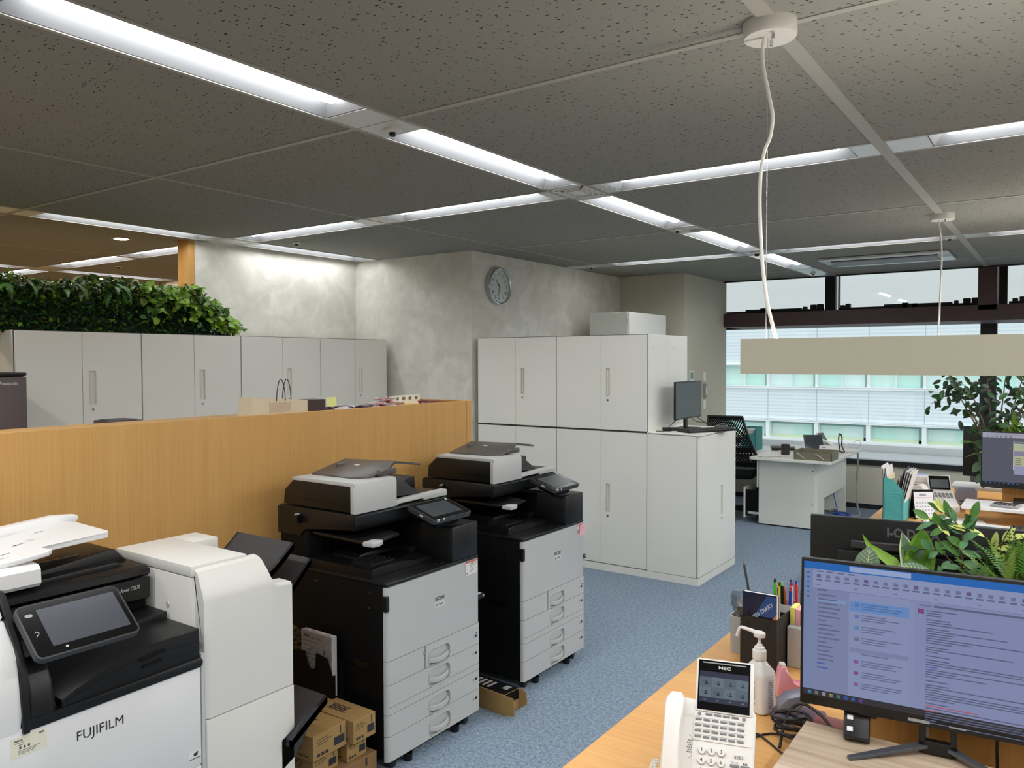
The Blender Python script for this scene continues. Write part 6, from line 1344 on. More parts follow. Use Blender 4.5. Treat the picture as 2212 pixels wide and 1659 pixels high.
for (q, d) in (((0, 0, 0.06), (0.8, -0.1, 0.55)), ((0.0, 0, 0.055), (1, -0.3, 0.25)), ((-0.02, 0, 0.055), (-1, -0.2, 0.3)), ((-0.01, 0, 0.05), (-0.8, -0.2, 0.6)), ((0, 0, 0.05), (0.2, -0.2, 1))): leaf(b, q, d, (0, -0.7, 1), 0.075, 0.022, 0.35, 0.25, 7, edge=1)
b.build('leaves', [G1, G6], p)['kind'] = 'stuff'; b = MB(); b.tube([(0, 0, -0.01), (0, 0, 0.06)], 0.002, 5); b.build('stem', G1, p)
rn = random.Random(31)
def bush(label, x, y, z, n, R_, H_, mats, L0, seed, lw=0.005):
    rn = random.Random(seed); p = plant(label, x, y, z, 'artificial_fern'); b = MB()
    for i in range(n):
        a = rn.uniform(0, 2 * PI); e = rn.uniform(0.25, 1.4); b.mi = rn.randrange(len(mats)); d = (math.cos(a) * math.cos(e), math.sin(a) * math.cos(e) * 0.7, math.sin(e)); r0 = rn.uniform(0, R_)
        frond(b, (math.cos(a) * r0, math.sin(a) * r0 * 0.4, rn.uniform(0, H_)), d, (0, 0, 1) if e < 1.2 else (math.cos(a), math.sin(a), 0.2), L0 * rn.uniform(0.7, 1.25), 20, lw, L0 * 0.16, rn.uniform(0.3, 1.1))
    b.build('fronds', mats, p)['kind'] = 'stuff'; b = MB(); b.lathe([(0.03, -0.02), (0.035, 0.02), (0.02, 0.05)], seg=10, sxy=(1, 0.7)); b.build('clump', GD, p); return p
bush('bushy olive green fern filling the planter at the right picture edge', -0.055, 1.985, ZP + 0.04, 130, 0.07, 0.07, [G4, GB_, G1], 0.135, 3)
bush('feathery dark fern rising tall at the right picture edge', -0.10, 2.06, ZP + 0.02, 60, 0.05, 0.10, [G4, G2], 0.14, 4, 0.0035)
bush('yellowish feathery fern behind the others beyond the right picture edge', 0.05, 2.04, ZP + 0.03, 70, 0.08, 0.09, [GB_, G4, G3], 0.13, 5)
p = plant('twig with pale yellow green leaves standing above the ferns at the right', -0.11, 2.09, ZP + 0.02)
b = MB(); b.tube([(0, 0, 0), (-0.01, 0, 0.10), (-0.02, 0, 0.16), (0.0, 0, 0.185), (0.04, 0, 0.20)], 0.0013, 5); b.build('stem', GS, p)
b = MB()
for (q, d) in (((-0.005, 0, 0.18), (0.5, -0.1, 0.8)), ((0.0, 0, 0.185), (0.9, -0.2, 0.5)), ((-0.015, 0, 0.165), (0.9, -0.3, 0.15)), ((-0.02, 0, 0.15), (0.8, -0.3, -0.1)), ((0.02, 0, 0.195), (0.9, -.2, 0.2)), ((-0.02, 0, 0.16), (0.1, -.2, 1))): leaf(b, q, d, (0, -0.8, 0.8), 0.045, 0.016, 0.3, 0.2, 6)
b.build('leaves', G7, p)['kind'] = 'stuff'

# plants of the farther desk row
rn = random.Random(41)
p = plant('dark leafy artificial tree in front of the window post, right side', -0.34, 5.50, 1.00, 'artificial_tree')
b = MB(); tips = []
for k in range(8):
    a = -1.5 + 0.42 * k; L = rn.uniform(0.38, 0.6); q = [(0, 0, 0), (math.sin(a) * 0.10, 0.02 * k - 0.08, 0.22), (math.sin(a) * 0.22, 0.03 * k - 0.1, 0.22 + L * 0.5), (math.sin(a) * 0.34, 0.03 * k - 0.1, 0.22 + L * 0.8 * max(0.3, math.cos(a)))]
    b.tube(q, 0.004, 5, rs=[0.007, 0.005, 0.003, 0.0015]); tips.append([Vector(v) for v in q])
b.build('branch', GS, p)
b = MB()
for q in tips:
    for j in range(34):
        t = rn.uniform(0.3, 3); i = min(int(t), 2); pp = q[i].lerp(q[i + 1], t - i) + Vector((rn.uniform(-0.07, 0.07), rn.uniform(-0.08, 0.08), rn.uniform(-0.06, 0.06))); b.mi = rn.choice((0, 0, 1)); leaf(b, pp, (rn.uniform(-1, 0.9), rn.uniform(-0.5, 0.5), rn.uniform(-0.7, 0.5)), (0.2, -1, 0.6), rn.uniform(0.05, 0.075), rn.uniform(0.022, 0.032), 0.4, 0.25, 5)
b.build('leaves', [GD, G2], p)['kind'] = 'stuff'
bush('yellow green fern above the farther lit monitor', -0.25, 5.46, 1.02, 55, 0.10, 0.06, [GB_, G4, G1], 0.20, 9, 0.010)
bush('green fern at the right picture edge of the farther planter', -0.10, 5.50, 1.02, 50, 0.10, 0.08, [G1, G4], 0.20, 10, 0.010)
p = plant('pale trailing plant hanging in front of the farther black monitor', -0.345, 5.38, 1.01)
b = MB(); b.tube([(0.08, 0.06, 0.06), (0.0, 0, 0.09), (-0.05, -0.02, 0.05), (-0.06, -0.03, -0.04), (-0.055, -0.03, -0.12)], 0.002, 5); b.build('stem', G1, p)
b = MB()
for (q, d, L) in (((-0.04, -0.02, 0.06), (-0.2, -0.4, -0.8), 0.09), ((-0.06, -0.03, 0.0), (-0.5, -0.3, -0.8), 0.08), ((-0.06, -0.03, -0.02), (0.3, -0.3, -0.8), 0.07), ((-0.055, -0.03, -0.07), (-0.3, -0.3, -0.7), 0.07), ((-0.055, -0.03, -0.1), (0.2, -0.3, -0.9), 0.06), ((0, 0, 0.09), (0.1, -0.2, 1), 0.07), ((-0.02, 0, 0.08), (-0.9, -0.2, 0.2), 0.07), ((-0.03, 0, 0.08), (-0.3, -0.2, 0.9), 0.06)): leaf(b, q, d, (0.1, -1, 0.3), L, L * 0.55, 0.3, 0.15, 6)
b.build('leaves', [G5], p)['kind'] = 'stuff'

# ---------------------------------------------------------------- farther desk row
tf = root('file_box', 'teal cardboard file box full of papers on the farther desk corner', 'file box', (-0.835, 4.795, 0.7005))
M_teal = mat('teal_card', S(92, 172, 166), 0.7, spec=0.2); M_tealp = mat('teal_print', S(40, 104, 104), 0.7)
b = MB(); pf = [(0, 0), (0.105, 0), (0.105, 0.175), (0.05, 0.242), (0, 0.250)]
b.prism(pf, 'y', 0, 0.003); b.prism([(0, 0), (0.105, 0), (0.105, 0.17), (0, 0.17)], 'y', 0.247, 0.25); b.prism([(0, 0), (0.25, 0), (0.25, 0.205), (0.20, 0.185), (0.12, 0.175), (0.0, 0.175)], 'x', 0.102, 0.105); b.box(0, 0.003, 0, 0.25, 0, 0.25); b.box(0, 0.105, 0, 0.25, 0, 0.003); b.build('box', M_teal, tf)
b = MB(); b.box(0.008, 0.097, -0.0006, 0, 0.010, 0.158); b.mi = 1; b.box(0.0095, 0.0955, -0.0008, -0.0004, 0.0115, 0.1565); b.mi = 0
for k in range(13): b.box(0.010, 0.095, -0.0011, -0.0006, 0.030 + k * 0.0095, 0.0308 + k * 0.0095)
b.box(0.045, 0.06, -0.0011, -0.0006, 0.02, 0.023); b.build('print', [M_tealp, M_teal], tf)
rn = random.Random(6); gp = 'papers standing in the teal file box'
for i in range(12):
    x = 0.010 + 0.0075 * i; hh_ = 0.30 + 0.02 * rn.random() if i < 4 else (0.26 if i < 7 else 0.29 + 0.02 * rn.random())
    q = MB(); q.box(0, 0.0016, 0, 0.20, 0, hh_ - 0.01); lean = math.radians(-6 if i < 5 else 2 + i * 1.1); q.xf(Matrix.Rotation(lean, 4, 'Y'))
    o = tag(q.build('document_folder', [mat('paper_white', S(226, 224, 220), 0.6), mat('paper_cream', S(226, 214, 180), 0.6), M_lgrey, mat('paper_dark', S(90, 90, 96), 0.6)][(0, 0, 2, 0, 1, 1, 0, 3, 0, 2, 0, 0)[i]]), 'paper folder standing in the teal file box', 'folder', gp); o.location = (-0.835 + min(x, 0.092) + (0.008 if i < 5 else -0.004 - i * 0.001), 4.81 + 0.01 * rn.random(), 0.705)
wp = root('wipes_tub', 'white round wipes tub with blue label behind the farther phone', 'tub', (-0.745, 5.60, 0.7005))
b = MB(); b.lathe([(0.055, 0), (0.057, 0.005), (0.057, 0.13), (0.053, 0.132)], seg=32); b.build('tub', M_white, wp, smooth=True)
b = MB(); b.lathe([(0.061, 0.132), (0.062, 0.136), (0.062, 0.165), (0.056, 0.172), (0.045, 0.173)], seg=32); b.mi = 1; b.lathe([(0.034, 0.1735), (0.034, 0.175)], seg=24); b.build('lid', [M_white, mat('pale_blue', S(150, 180, 226), 0.5)], wp, smooth=True)
b = MB(); b.lathe([(0.0575, 0.040), (0.0575, 0.044)], seg=32); b.lathe([(0.0575, 0.112), (0.0575, 0.116)], seg=32); b.lathe([(0.0575, 0.0), (0.0575, 0.028)], seg=32); b.build('blue_band', mat('navy_print', S(44, 54, 110), 0.5), wp)
b = MB(); b.xf(Matrix.Identity(4))
for a0, a1, z0, z1, mi in ((-100, -84, 0.078, 0.108, 1), (-78, -58, 0.085, 0.105, 0), (-55, -35, 0.092, 0.096, 0), (-55, -30, 0.082, 0.086, 0), (-78, -35, 0.05, 0.075, 0)):
    b.mi = mi; n = 5; vs = []
    for k in range(n + 1): a = math.radians(a0 + (a1 - a0) * k / n); vs += [(0.0577 * math.cos(a), 0.0577 * math.sin(a), z0), (0.0577 * math.cos(a), 0.0577 * math.sin(a), z1)]
    b._faces(vs, [(2 * k, 2 * k + 2, 2 * k + 3, 2 * k + 1) for k in range(n)])
b.build('label_print', [MATS['navy_print'], mat('yellow_print', S(226, 180, 60), 0.5)], wp)
cl = root('desk_calendar', 'black backed desk calendar standing beside the teal file box', 'calendar', (-0.715, 4.985, 0.7005), math.radians(35))
b = MB(); b.prism([(-0.035, 0), (-0.033, 0), (0.002, 0.165), (0.0, 0.165)], 'x', 0, 0.12); b.prism([(0.035, 0), (0.033, 0), (-0.002, 0.165), (0.0, 0.165)], 'x', 0, 0.12); b.build('stand', M_blackm, cl)
art('calendar_page', 0.11, 0.145, [(222, 218, 222), (0.01, 0.112, 0.10, 0.114, (180, 70, 90))] + [(0.01 + (k % 6) * 0.016, 0.02 + (k // 6) * 0.02, 0.018 + (k % 6) * 0.016, 0.026 + (k // 6) * 0.02, (150, 148, 156)) for k in range(24)] + [(0.03, 0.122, 0.07, 0.135, (150, 150, 158))], basis((0.005, -0.0365, 0.01), (1, 0, 0), (0, 0.21, 1)), M_print, cl)
cl['label'] = 'black backed desk calendar standing beside the teal file box'
# simple phone for the farther desks
def small_phone(loc, rz, label):
    p = root('desk_phone', label, 'telephone', loc, rz); mw = MATS['phone_white']; kg = MATS['phone_key_grey']
    b = MB(); b.prism([(0, 0), (0.20, 0), (0.20, 0.10), (0.185, 0.105), (0, 0.03)], 'x', -0.10, 0.10, 0.004); b.build('body', mw, p, smooth=True)
    T = Matrix.Translation((0, 0, 0.032)) @ Matrix.Rotation(math.atan2(0.075, 0.185), 4, 'X')
    b = MB()
    for r_ in range(4):
        for c_ in range(6): b.box(-0.032 + c_ * 0.021, -0.016 + c_ * 0.021, 0.105 + r_ * 0.014, 0.110 + r_ * 0.014, 0, 0.003)
    b.xf(T); b.build('function_keys', kg, p)
    b = MB()
    for r_ in range(4):
        for c_ in range(3): b.box(-0.028 + c_ * 0.022, -0.014 + c_ * 0.022, 0.02 + r_ * 0.019, 0.031 + r_ * 0.019, 0, 0.003, 0.001)
    b.xf(T); b.build('number_keys', M_lgrey, p)
    T2 = Matrix.Translation((0.032, 0.165, 0.10)) @ Matrix.Rotation(math.radians(58), 4, 'X')
    b = MB(); b.box(-0.064, 0.064, 0, 0.105, -0.012, 0, 0.003); b.xf(T2); d = b.build('display_unit', mw, p, smooth=True)
    b = MB(); b.box(-0.057, 0.057, 0.008, 0.099, 0, 0.0012); b.xf(T2); b.build('display_glass', M_blackg, d)
    b = MB(); b.box(-0.05, 0.05, 0.02, 0.075, 0.0012, 0.002); b.xf(T2); b.build('display_image', mat('lcd_grey', S(84, 90, 92), 0.3), d)
    b = MB(); n = 12; vs = []
    for i in range(n + 1):
        t = i / n; w_ = 0.026 - 0.006 * math.sin(PI * t); zc_ = 0.022 + 0.018 * math.sin(PI * t) ** 0.6; th = 0.012
        for k in range(8): a = 2 * PI * k / 8; vs.append((-0.068 + w_ * math.cos(a), 0.0 + 0.2 * t, zc_ + th * math.sin(a)))
    b._faces(vs, [(8 * i + k, 8 * i + (k + 1) % 8, 8 * i + 8 + (k + 1) % 8, 8 * i + 8 + k) for i in range(n) for k in range(8)] + [tuple(range(8))[::-1], tuple(range(8 * n, 8 * n + 8))]); b.xf(T); b.build('handset', MATS['handset_white'], p, smooth=True)
    return p
small_phone((-0.600, 5.30, 0.7005), math.radians(20), 'white desk phone on the farther beech desk beside the wipes tub')
# paper piles
def papers(label, x, y, z, w, d, rz, n=3, c=None, group=None):
    p = root('paper_stack', label, 'papers', (x, y, z), rz, group=group); rn = random.Random(int(x * 100) ^ int(y * 77))
    b = MB()
    for k in range(n):
        q = MB(); a = rn.uniform(-0.12, 0.12); q.box(-w / 2, w / 2, -d / 2, d / 2, k * 0.0018, k * 0.0018 + 0.0016); q.xf(Matrix.Translation((rn.uniform(-.01, .01), rn.uniform(-.01, .01), 0)) @ Matrix.Rotation(a, 4, 'Z'))
        me = bpy.data.meshes.new('t'); q.b.to_mesh(me); q.b.free(); b.b.from_mesh(me); bpy.data.meshes.remove(me)
    b.build('sheets', c or mat('paper_white', S(226, 224, 220), 0.6), p); return p
papers('loose white papers spread in front of the farther phone', -0.50, 4.98, 0.7005, 0.30, 0.21, 0.3, 5)
papers('white sheets between the teal file box and the ferns', -0.28, 4.90, 0.7005, 0.30, 0.22, -0.1, 3)
def riser(label, x, y, w, d, h=0.10):
    r = root('monitor_riser', label, 'monitor stand', (x, y, 0.70)); b = MB(); b.box(0, w, 0, d, h - 0.018, h, 0.002); b.build('board', M_white, r)
    for xx in (0.02, w - 0.04):
        b = MB(); b.box(xx, xx + 0.02, 0.02, d - 0.02, 0, h - 0.018); b.build('leg', M_beech, r)
riser('white shelf board with a desk calculator in front of the farther lit monitor', -0.47, 4.99, 0.75, 0.26)
riser('white board carrying the black backed monitor of the farther desk row', -0.60, 5.74, 0.60, 0.24)
ca = root('calculator', 'grey calculator lying on the white shelf board', 'calculator', (-0.335, 5.03, 0.8005), math.radians(-8))
b = MB(); b.box(0, 0.13, 0, 0.11, 0, 0.014, 0.004); b.build('body', M_grey, ca, smooth=True)
for i in range(20):
    b = MB(); x, y = 0.012 + (i % 5) * 0.022, 0.010 + (i // 5) * 0.017; b.box(x, x + 0.016, y, y + 0.011, 0.014, 0.017, 0.001); b.build('key', M_charc, ca)
b = MB(); b.box(0.012, 0.118, 0.080, 0.102, 0.014, 0.0155); b.build('display', M_panelg, ca)
m3, T3, s3 = monitor((-0.13, 5.27, 0.80), math.radians(2), 'lit monitor with a grey page window on the farther desk row', base_z=0.075)
Wm, Hm = 0.525, 0.292
R_ = [(96, 98, 116), (0, 0.265, Wm, Hm, (190, 190, 210)), (0, 0.280, Wm, 0.283, (150, 150, 170)), (0, 0, Wm, 0.012, (18, 20, 30))] + [(0.02 + k * 0.022, 0.268, 0.032 + k * 0.022, 0.274, (120, 120, 140)) for k in range(6)] + [(0.015 + k * 0.022, 0.003, 0.024 + k * 0.022, 0.009, (50, 110, 190)) for k in range(8)]
R_ += [(0.15, 0.085, 0.45, 0.245, (206, 208, 222)), (0.155, 0.235, 0.445, 0.243, (40, 84, 64)), (0.155, 0.195, 0.445, 0.233, (206, 210, 170)), (0.19, 0.205, 0.25, 0.225, (190, 190, 216)), (0.155, 0.165, 0.445, 0.192, (150, 150, 176)), (0.155, 0.11, 0.445, 0.163, (204, 206, 166)), (0.155, 0.06, 0.445, 0.108, (170, 174, 210))]
R_ += [(0.16 + (k % 5) * 0.05, 0.115 + (k // 5) * 0.011, 0.19 + (k % 5) * 0.05, 0.118 + (k // 5) * 0.011, (110, 112, 120)) for k in range(20)]
art('screen_image', Wm, Hm, R_, T3 @ basis((-Wm / 2, -0.0009, 0.022), (1, 0, 0), (0, 0, 1)), M_scr, m3)
b = MB(); b.box(-0.03, 0.03, 0.02, 0.045, 0.01, 0.20, 0.003); b.build('neck', M_black, m3); b = MB(); b.box(-0.11, 0.11, -0.05, 0.10, 0, 0.012, 0.004); b.build('foot', M_black, m3)
m4, T4, s4 = monitor((-0.275, 5.86, 0.80), math.radians(180), 'black monitor seen from behind in front of the dark grey chair', base_z=0.055, w=0.537)
b = MB(); b.box(-0.03, 0.03, 0.02, 0.045, 0.01, 0.20, 0.003); b.build('neck', M_black, m4); b = MB(); b.box(-0.11, 0.11, -0.08, 0.08, 0, 0.012, 0.004); b.build('foot', M_black, m4)
kb = root('keyboard', 'black keyboard on the farther desk below the white shelf board', 'keyboard', (-0.22, 4.84, 0.7005), 0.05)
b = MB(); b.box(0, 0.42, 0, 0.13, 0, 0.018, 0.004); b.build('base', M_black, kb)
b = MB()
for i in range(15):
    for j in range(5): b.box(0.008 + i * 0.027, 0.031 + i * 0.027, 0.010 + j * 0.023, 0.029 + j * 0.023, 0.018, 0.023)
b.build('keys', M_charc, kb)['kind'] = 'stuff'
coil('headset_cable', 'black cable bundle beside the farther phone', (-0.47, 5.42, 0.70), 0.05, 4, 0.004, M_cable, 'cable', 7, 0.05)
q = root('tape_holder', 'blue grey desk tape holder behind the farther phone display', 'tape dispenser', (-0.56, 5.62, 0.7005), 0.2)
b = MB(); b.prism([(0, 0), (0.12, 0), (0.12, 0.09), (0.10, 0.11), (0.02, 0.11), (0, 0.08)], 'y', 0, 0.05, 0.01); b.build('body', mat('blue_grey_plastic', S(150, 156, 178), 0.4), q, smooth=True)
# chairs
def task_chair(loc, rz, label, col, w=0.46, bh=0.50, z_top=0.98, name='office_chair'):
    c = root(name, label, 'chair', loc, rz)
    b = MB(); b.box(-w / 2, w / 2, -0.22, 0.24, 0.42, 0.48, 0.025, 3); b.build('seat', col, c, smooth=True)
    b = MB(); n = 10; vs = []; 
    pts = b.rrect(-w / 2, w / 2, z_top - bh, z_top, 0.08, 6)
    b.prism(pts, 'y', 0.0, 0.035, 0.008)
    for v in b.b.verts: v.co.y += 0.24 + (v.co.x / (w / 2)) ** 2 * -0.05 + (v.co.z - (z_top - bh)) * 0.12
    b.build('backrest', col, c, smooth=True)
    b = MB(); b.box(-0.03, 0.03, 0.20, 0.29, 0.40, 0.60, 0.01); b.build('back_support', M_black, c)
    b = MB(); b.cyl((0, 0, 0.10), (0, 0, 0.42), 0.025, seg=14); b.build('gas_column', M_black, c)
    for k in range(5):
        a = 2 * PI * k / 5 + 0.3; b = MB(); b.tube([(0, 0, 0.10), (math.cos(a) * 0.28, math.sin(a) * 0.28, 0.065)], 0.018, 6, rs=[0.024, 0.014]); b.build('base_arm', M_black, c)
        b = MB(); b.cyl((math.cos(a) * 0.28 - 0.02 * math.sin(a), math.sin(a) * 0.28 + 0.02 * math.cos(a), 0.028), (math.cos(a) * 0.28 + 0.02 * math.sin(a), math.sin(a) * 0.28 - 0.02 * math.cos(a), 0.028), 0.028, seg=14); b.build('caster', M_blackg, c)
    return c
task_chair((-0.33, 4.45, 0), PI, 'blue upholstered office chair pushed to the farther desk row', mat('blue_fabric', S(52, 92, 104), 0.85, bump=(500, 0.3)), w=0.50, bh=0.45, z_top=0.845)
task_chair((-0.33, 6.55, 0), 0, 'dark grey office chair behind the farther desk row', mat('grey_fabric', S(74, 74, 76), 0.85, bump=(500, 0.3)), w=0.50, bh=0.52, z_top=0.955)

# ---------------------------------------------------------------- white desk by the window
wd = root('office_desk', 'white desk near the windows with an open drawer facing the black mesh chair', 'desk', (-2.50, 7.52, 0))
M_wd = mat('white_laminate', S(232, 232, 224), 0.5)
b = MB(); b.prism([(0.02, 0.0), (0.74, 0.0), (0.755, 0.015), (0.755, 1.33), (0.0, 1.33), (0.0, 0.02)], 'z', 0.648, 0.672, 0.002); b.build('desktop', M_wd, wd)
b = MB(); b.box(0.055, 0.575, 0.14, 0.165, 0.015, 0.647); b.build('side_panel', M_wd, wd)
b = MB(); b.prism([(0.166, 0.015), (0.42, 0.015), (0.42, 0.27), (1.22, 0.27), (1.22, 0.647), (0.166, 0.647)], 'x', 0.575, 0.60); b.build('front_panel', M_wd, wd)
b = MB(); b.box(0.02, 0.62, 1.22, 1.245, 0.012, 0.647); b.build('leg_panel', M_wd, wd)
b = MB(); b.box(0.06, 0.56, 0.165, 0.50, 0.03, 0.645); b.build('pedestal', M_wd, wd)
b = MB(); b.box(0.030, 0.048, 0.15, 0.52, 0.36, 0.645, 0.002); b.build('drawer', M_wd, wd)
b = MB(); b.box(-0.10, -0.085, 0.15, 0.52, 0.05, 0.352, 0.002); dr = b.build('drawer', M_wd, wd); b = MB(); b.box(-0.085, 0.06, 0.165, 0.172, 0.08, 0.33); b.box(-0.085, 0.06, 0.50, 0.507, 0.08, 0.33); b.box(-0.085, 0.06, 0.165, 0.507, 0.08, 0.085); b.build('drawer_box', M_blackm, dr)
b = MB(); b.box(-0.06, 0.06, 0.160, 0.165, 0.09, 0.115); b.build('drawer_slide', M_lgrey, dr)
b = MB()
for x, z in ((0.56, 0.56), (0.56, 0.24)): b.cyl((x, 0.140, z), (x, 0.137, z), 0.006, seg=10)
b.build('screw', M_charc, wd)
DT = 0.6725
ty = root('letter_tray', 'olive grey letter tray with curved wire handles on the white desk', 'tray', (-2.09, 7.57, DT), math.radians(0))
M_olive = mat('olive_grey_steel', S(122, 118, 98), 0.5)
b = MB(); b.box(0, 0.34, 0, 0.25, 0, 0.004); b.box(0, 0.34, 0, 0.004, 0.004, 0.072); b.box(0, 0.34, 0.246, 0.25, 0.004, 0.085); b.box(0, 0.004, 0, 0.25, 0.004, 0.085); b.box(0.336, 0.34, 0, 0.25, 0.004, 0.085); b.box(0.004, 0.336, 0.004, 0.10, 0.035, 0.04); b.build('tray', M_olive, ty)
for x in (0.03, 0.20):
    b = MB(); b.tube([(x + 0.07 * t, -0.012 - 0.010 * math.sin(PI * t), 0.060 - 0.045 * t ** 1.6) for t in [k / 8 for k in range(9)]], 0.004, 7); b.cyl((x, -0.014, 0.060), (x, 0, 0.060), 0.004, seg=8); b.cyl((x + 0.07, -0.014, 0.015), (x + 0.07, 0, 0.015), 0.004, seg=8); b.build('wire_handle', M_lgrey, ty)
papers('white papers inside the olive letter tray', -1.92, 7.70, DT + 0.042, 0.25, 0.14, 0.0, 2)
mg = root('mug', 'dark brown mug on the white desk', 'mug', (-2.262, 7.90, DT))
b = MB(); b.lathe([(0.038, 0), (0.041, 0.004), (0.041, 0.100), (0.038, 0.102), (0.036, 0.098), (0.036, 0.008)], seg=28); b.tube([(-0.004, -0.040, 0.080), (-0.004, -0.062, 0.072), (-0.004, -0.064, 0.040), (-0.004, -0.041, 0.028)], 0.005, 7); b.build('mug', mat('dark_brown_glaze', S(58, 52, 46), 0.35), mg, smooth=True)
papers('loose white sheets at the left front corner of the white desk', -2.40, 7.72, DT, 0.21, 0.28, 0.6, 4)
papers('white sheets in the middle of the white desk', -2.30, 8.25, DT, 0.25, 0.3, 0.2, 3)
fo = root('document_folder', 'dark brown folders stacked near the chair on the white desk', 'folder', (-2.40, 8.32, DT), 0.3); b = MB(); b.box(-0.12, 0.12, -0.1, 0.1, 0, 0.006, 0.002); b.box(-0.13, 0.11, -0.09, 0.1, 0.02, 0.028, 0.002); b.box(-0.12, 0.10, -0.08, 0.09, 0.006, 0.02); b.build('folders', mat('dark_folder', S(60, 54, 46), 0.6), fo)
tp = root('tablet', 'dark tablet propped upright behind the olive tray', 'tablet', (-2.00, 8.02, DT), math.radians(30))
b = MB(); b.box(-0.09, 0.09, 0.0, 0.008, 0.0, 0.23, 0.003); b.xf(Matrix.Rotation(math.radians(-35), 4, 'X')); b.build('tablet', M_panelg, tp, smooth=True); b = MB(); b.prism([(0.04, 0), (0.15, 0), (0.11, 0.10)], 'x', -0.05, 0.05); b.build('stand', M_charc, tp)
dc = root('desk_calendar', 'white desk calendar behind the olive tray on the white desk', 'calendar', (-1.96, 7.98, DT), math.radians(5))
b = MB(); b.prism([(-0.035, 0), (-0.033, 0), (0.002, 0.105), (0.0, 0.105)], 'x', 0, 0.17); b.prism([(0.035, 0), (0.033, 0), (-0.002, 0.105), (0.0, 0.105)], 'x', 0, 0.17); b.build('stand', M_white, dc)
b = MB()
for k in range(4): b.box(0.02 + k * 0.035, 0.045 + k * 0.035, -0.0012, 0, 0.02, 0.022); b.box(0.02 + k * 0.035, 0.045 + k * 0.035, -0.0012, 0, 0.05, 0.052)
b.box(0.02, 0.06, -0.0012, 0, 0.085, 0.092); b.xf(Matrix.Translation((0, -0.0355, 0)) @ Matrix.Rotation(math.radians(-18.5), 4, 'X')); b.build('print', M_inkg, dc)
small_phone((-1.86, 8.33, DT), math.radians(75), 'white phone with raised display among cables on the white desk')
cable('headset_cable', 'black headset loop hanging on the phone of the white desk', [(-1.84, 8.30, 0.70), (-1.85, 8.28, 0.80), (-1.84, 8.27, 0.87), (-1.815, 8.26, 0.84), (-1.82, 8.28, 0.75), (-1.80, 8.30, 0.69), (-1.86, 8.32, 0.69)], 0.006, M_cable, 'headset')
tpw = root('power_tap', 'white power tap with plugs at the back edge of the white desk', 'power strip', (-1.86, 8.50, DT), 0.2); b = MB(); b.box(-0.03, 0.12, -0.03, 0.03, 0, 0.025, 0.004); b.box(0.02, 0.045, -0.02, 0.02, 0.025, 0.08, 0.004); b.build('tap', M_white, tpw, smooth=True)
cable('white_cable', 'thin white cable loop standing at the corner of the white desk', [(-1.80, 8.52, 0.69), (-1.775, 8.50, 0.73), (-1.74, 8.50, 0.785), (-1.70, 8.50, 0.79), (-1.69, 8.50, 0.75), (-1.73, 8.52, 0.70), (-1.78, 8.54, 0.682)], 0.003, M_wcable)
cable('grey_cable', 'thick grey cable hanging from the white desk down to the carpet', [(-1.79, 8.86, 0.64), (-1.79, 8.88, 0.5), (-1.80, 8.88, 0.3), (-1.77, 8.75, 0.12), (-1.72, 8.62, 0.012), (-1.80, 8.55, 0.010), (-1.90, 8.60, 0.012), (-1.98, 8.72, 0.03), (-2.02, 8.66, 0.012)], 0.010, M_gcable)
coil('network_cable', 'blue network cable coiled on the carpet under the white desk', (-1.86, 8.56, 0.0), 0.075, 4, 0.005, M_bcable, 'cable', 3, 0.01)
cable('network_cable', 'two blue network wires dropping inside the white desk frame', [(-2.02, 8.68, 0.35), (-1.98, 8.66, 0.2), (-1.93, 8.62, 0.03)], 0.005, M_bcable)
ms_ = tag(MB().box(0, 0.06, 0, 0.1, 0, 0.03, 0.012, 3).build('computer_mouse', M_blackg, smooth=True), 'black computer mouse beside the brown mug', 'mouse'); ms_.location = (-2.17, 8.10, DT)
tb2 = root('file_box', 'teal file box standing on the low side table behind the mesh chair', 'file box', (-2.97, 8.70, 0.60))
b = MB(); b.box(0, 0.003, 0, 0.25, 0, 0.25); b.box(0.147, 0.15, 0, 0.25, 0, 0.25); b.prism([(0, 0), (0.15, 0), (0.15, 0.24), (0.12, 0.19), (0, 0.17)], 'y', 0, 0.003); b.box(0, 0.15, 0.247, 0.25, 0, 0.25); b.box(0, .15, 0, .25, 0, 0.003); b.build('box', mat('teal_card_b', S(60, 140, 138), 0.7), tb2)
b = MB(); b.box(0.01, 0.14, 0.01, 0.24, 0.003, 0.23); b.build('papers', M_lgrey, tb2)
st = root('side_table', 'low white side table against the window wall behind the mesh chair', 'table', (-3.30, 8.55, 0)); b = MB(); b.box(0, 0.75, 0, 0.5, 0.57, 0.598, 0.003); b.build('table_top', M_wd, st)
for x, y in ((0.03, 0.03), (0.69, 0.03), (0.03, 0.44), (0.69, 0.44)): b = MB(); b.box(x, x + 0.03, y, y + 0.03, 0, 0.57); b.build('leg', M_wd, st)
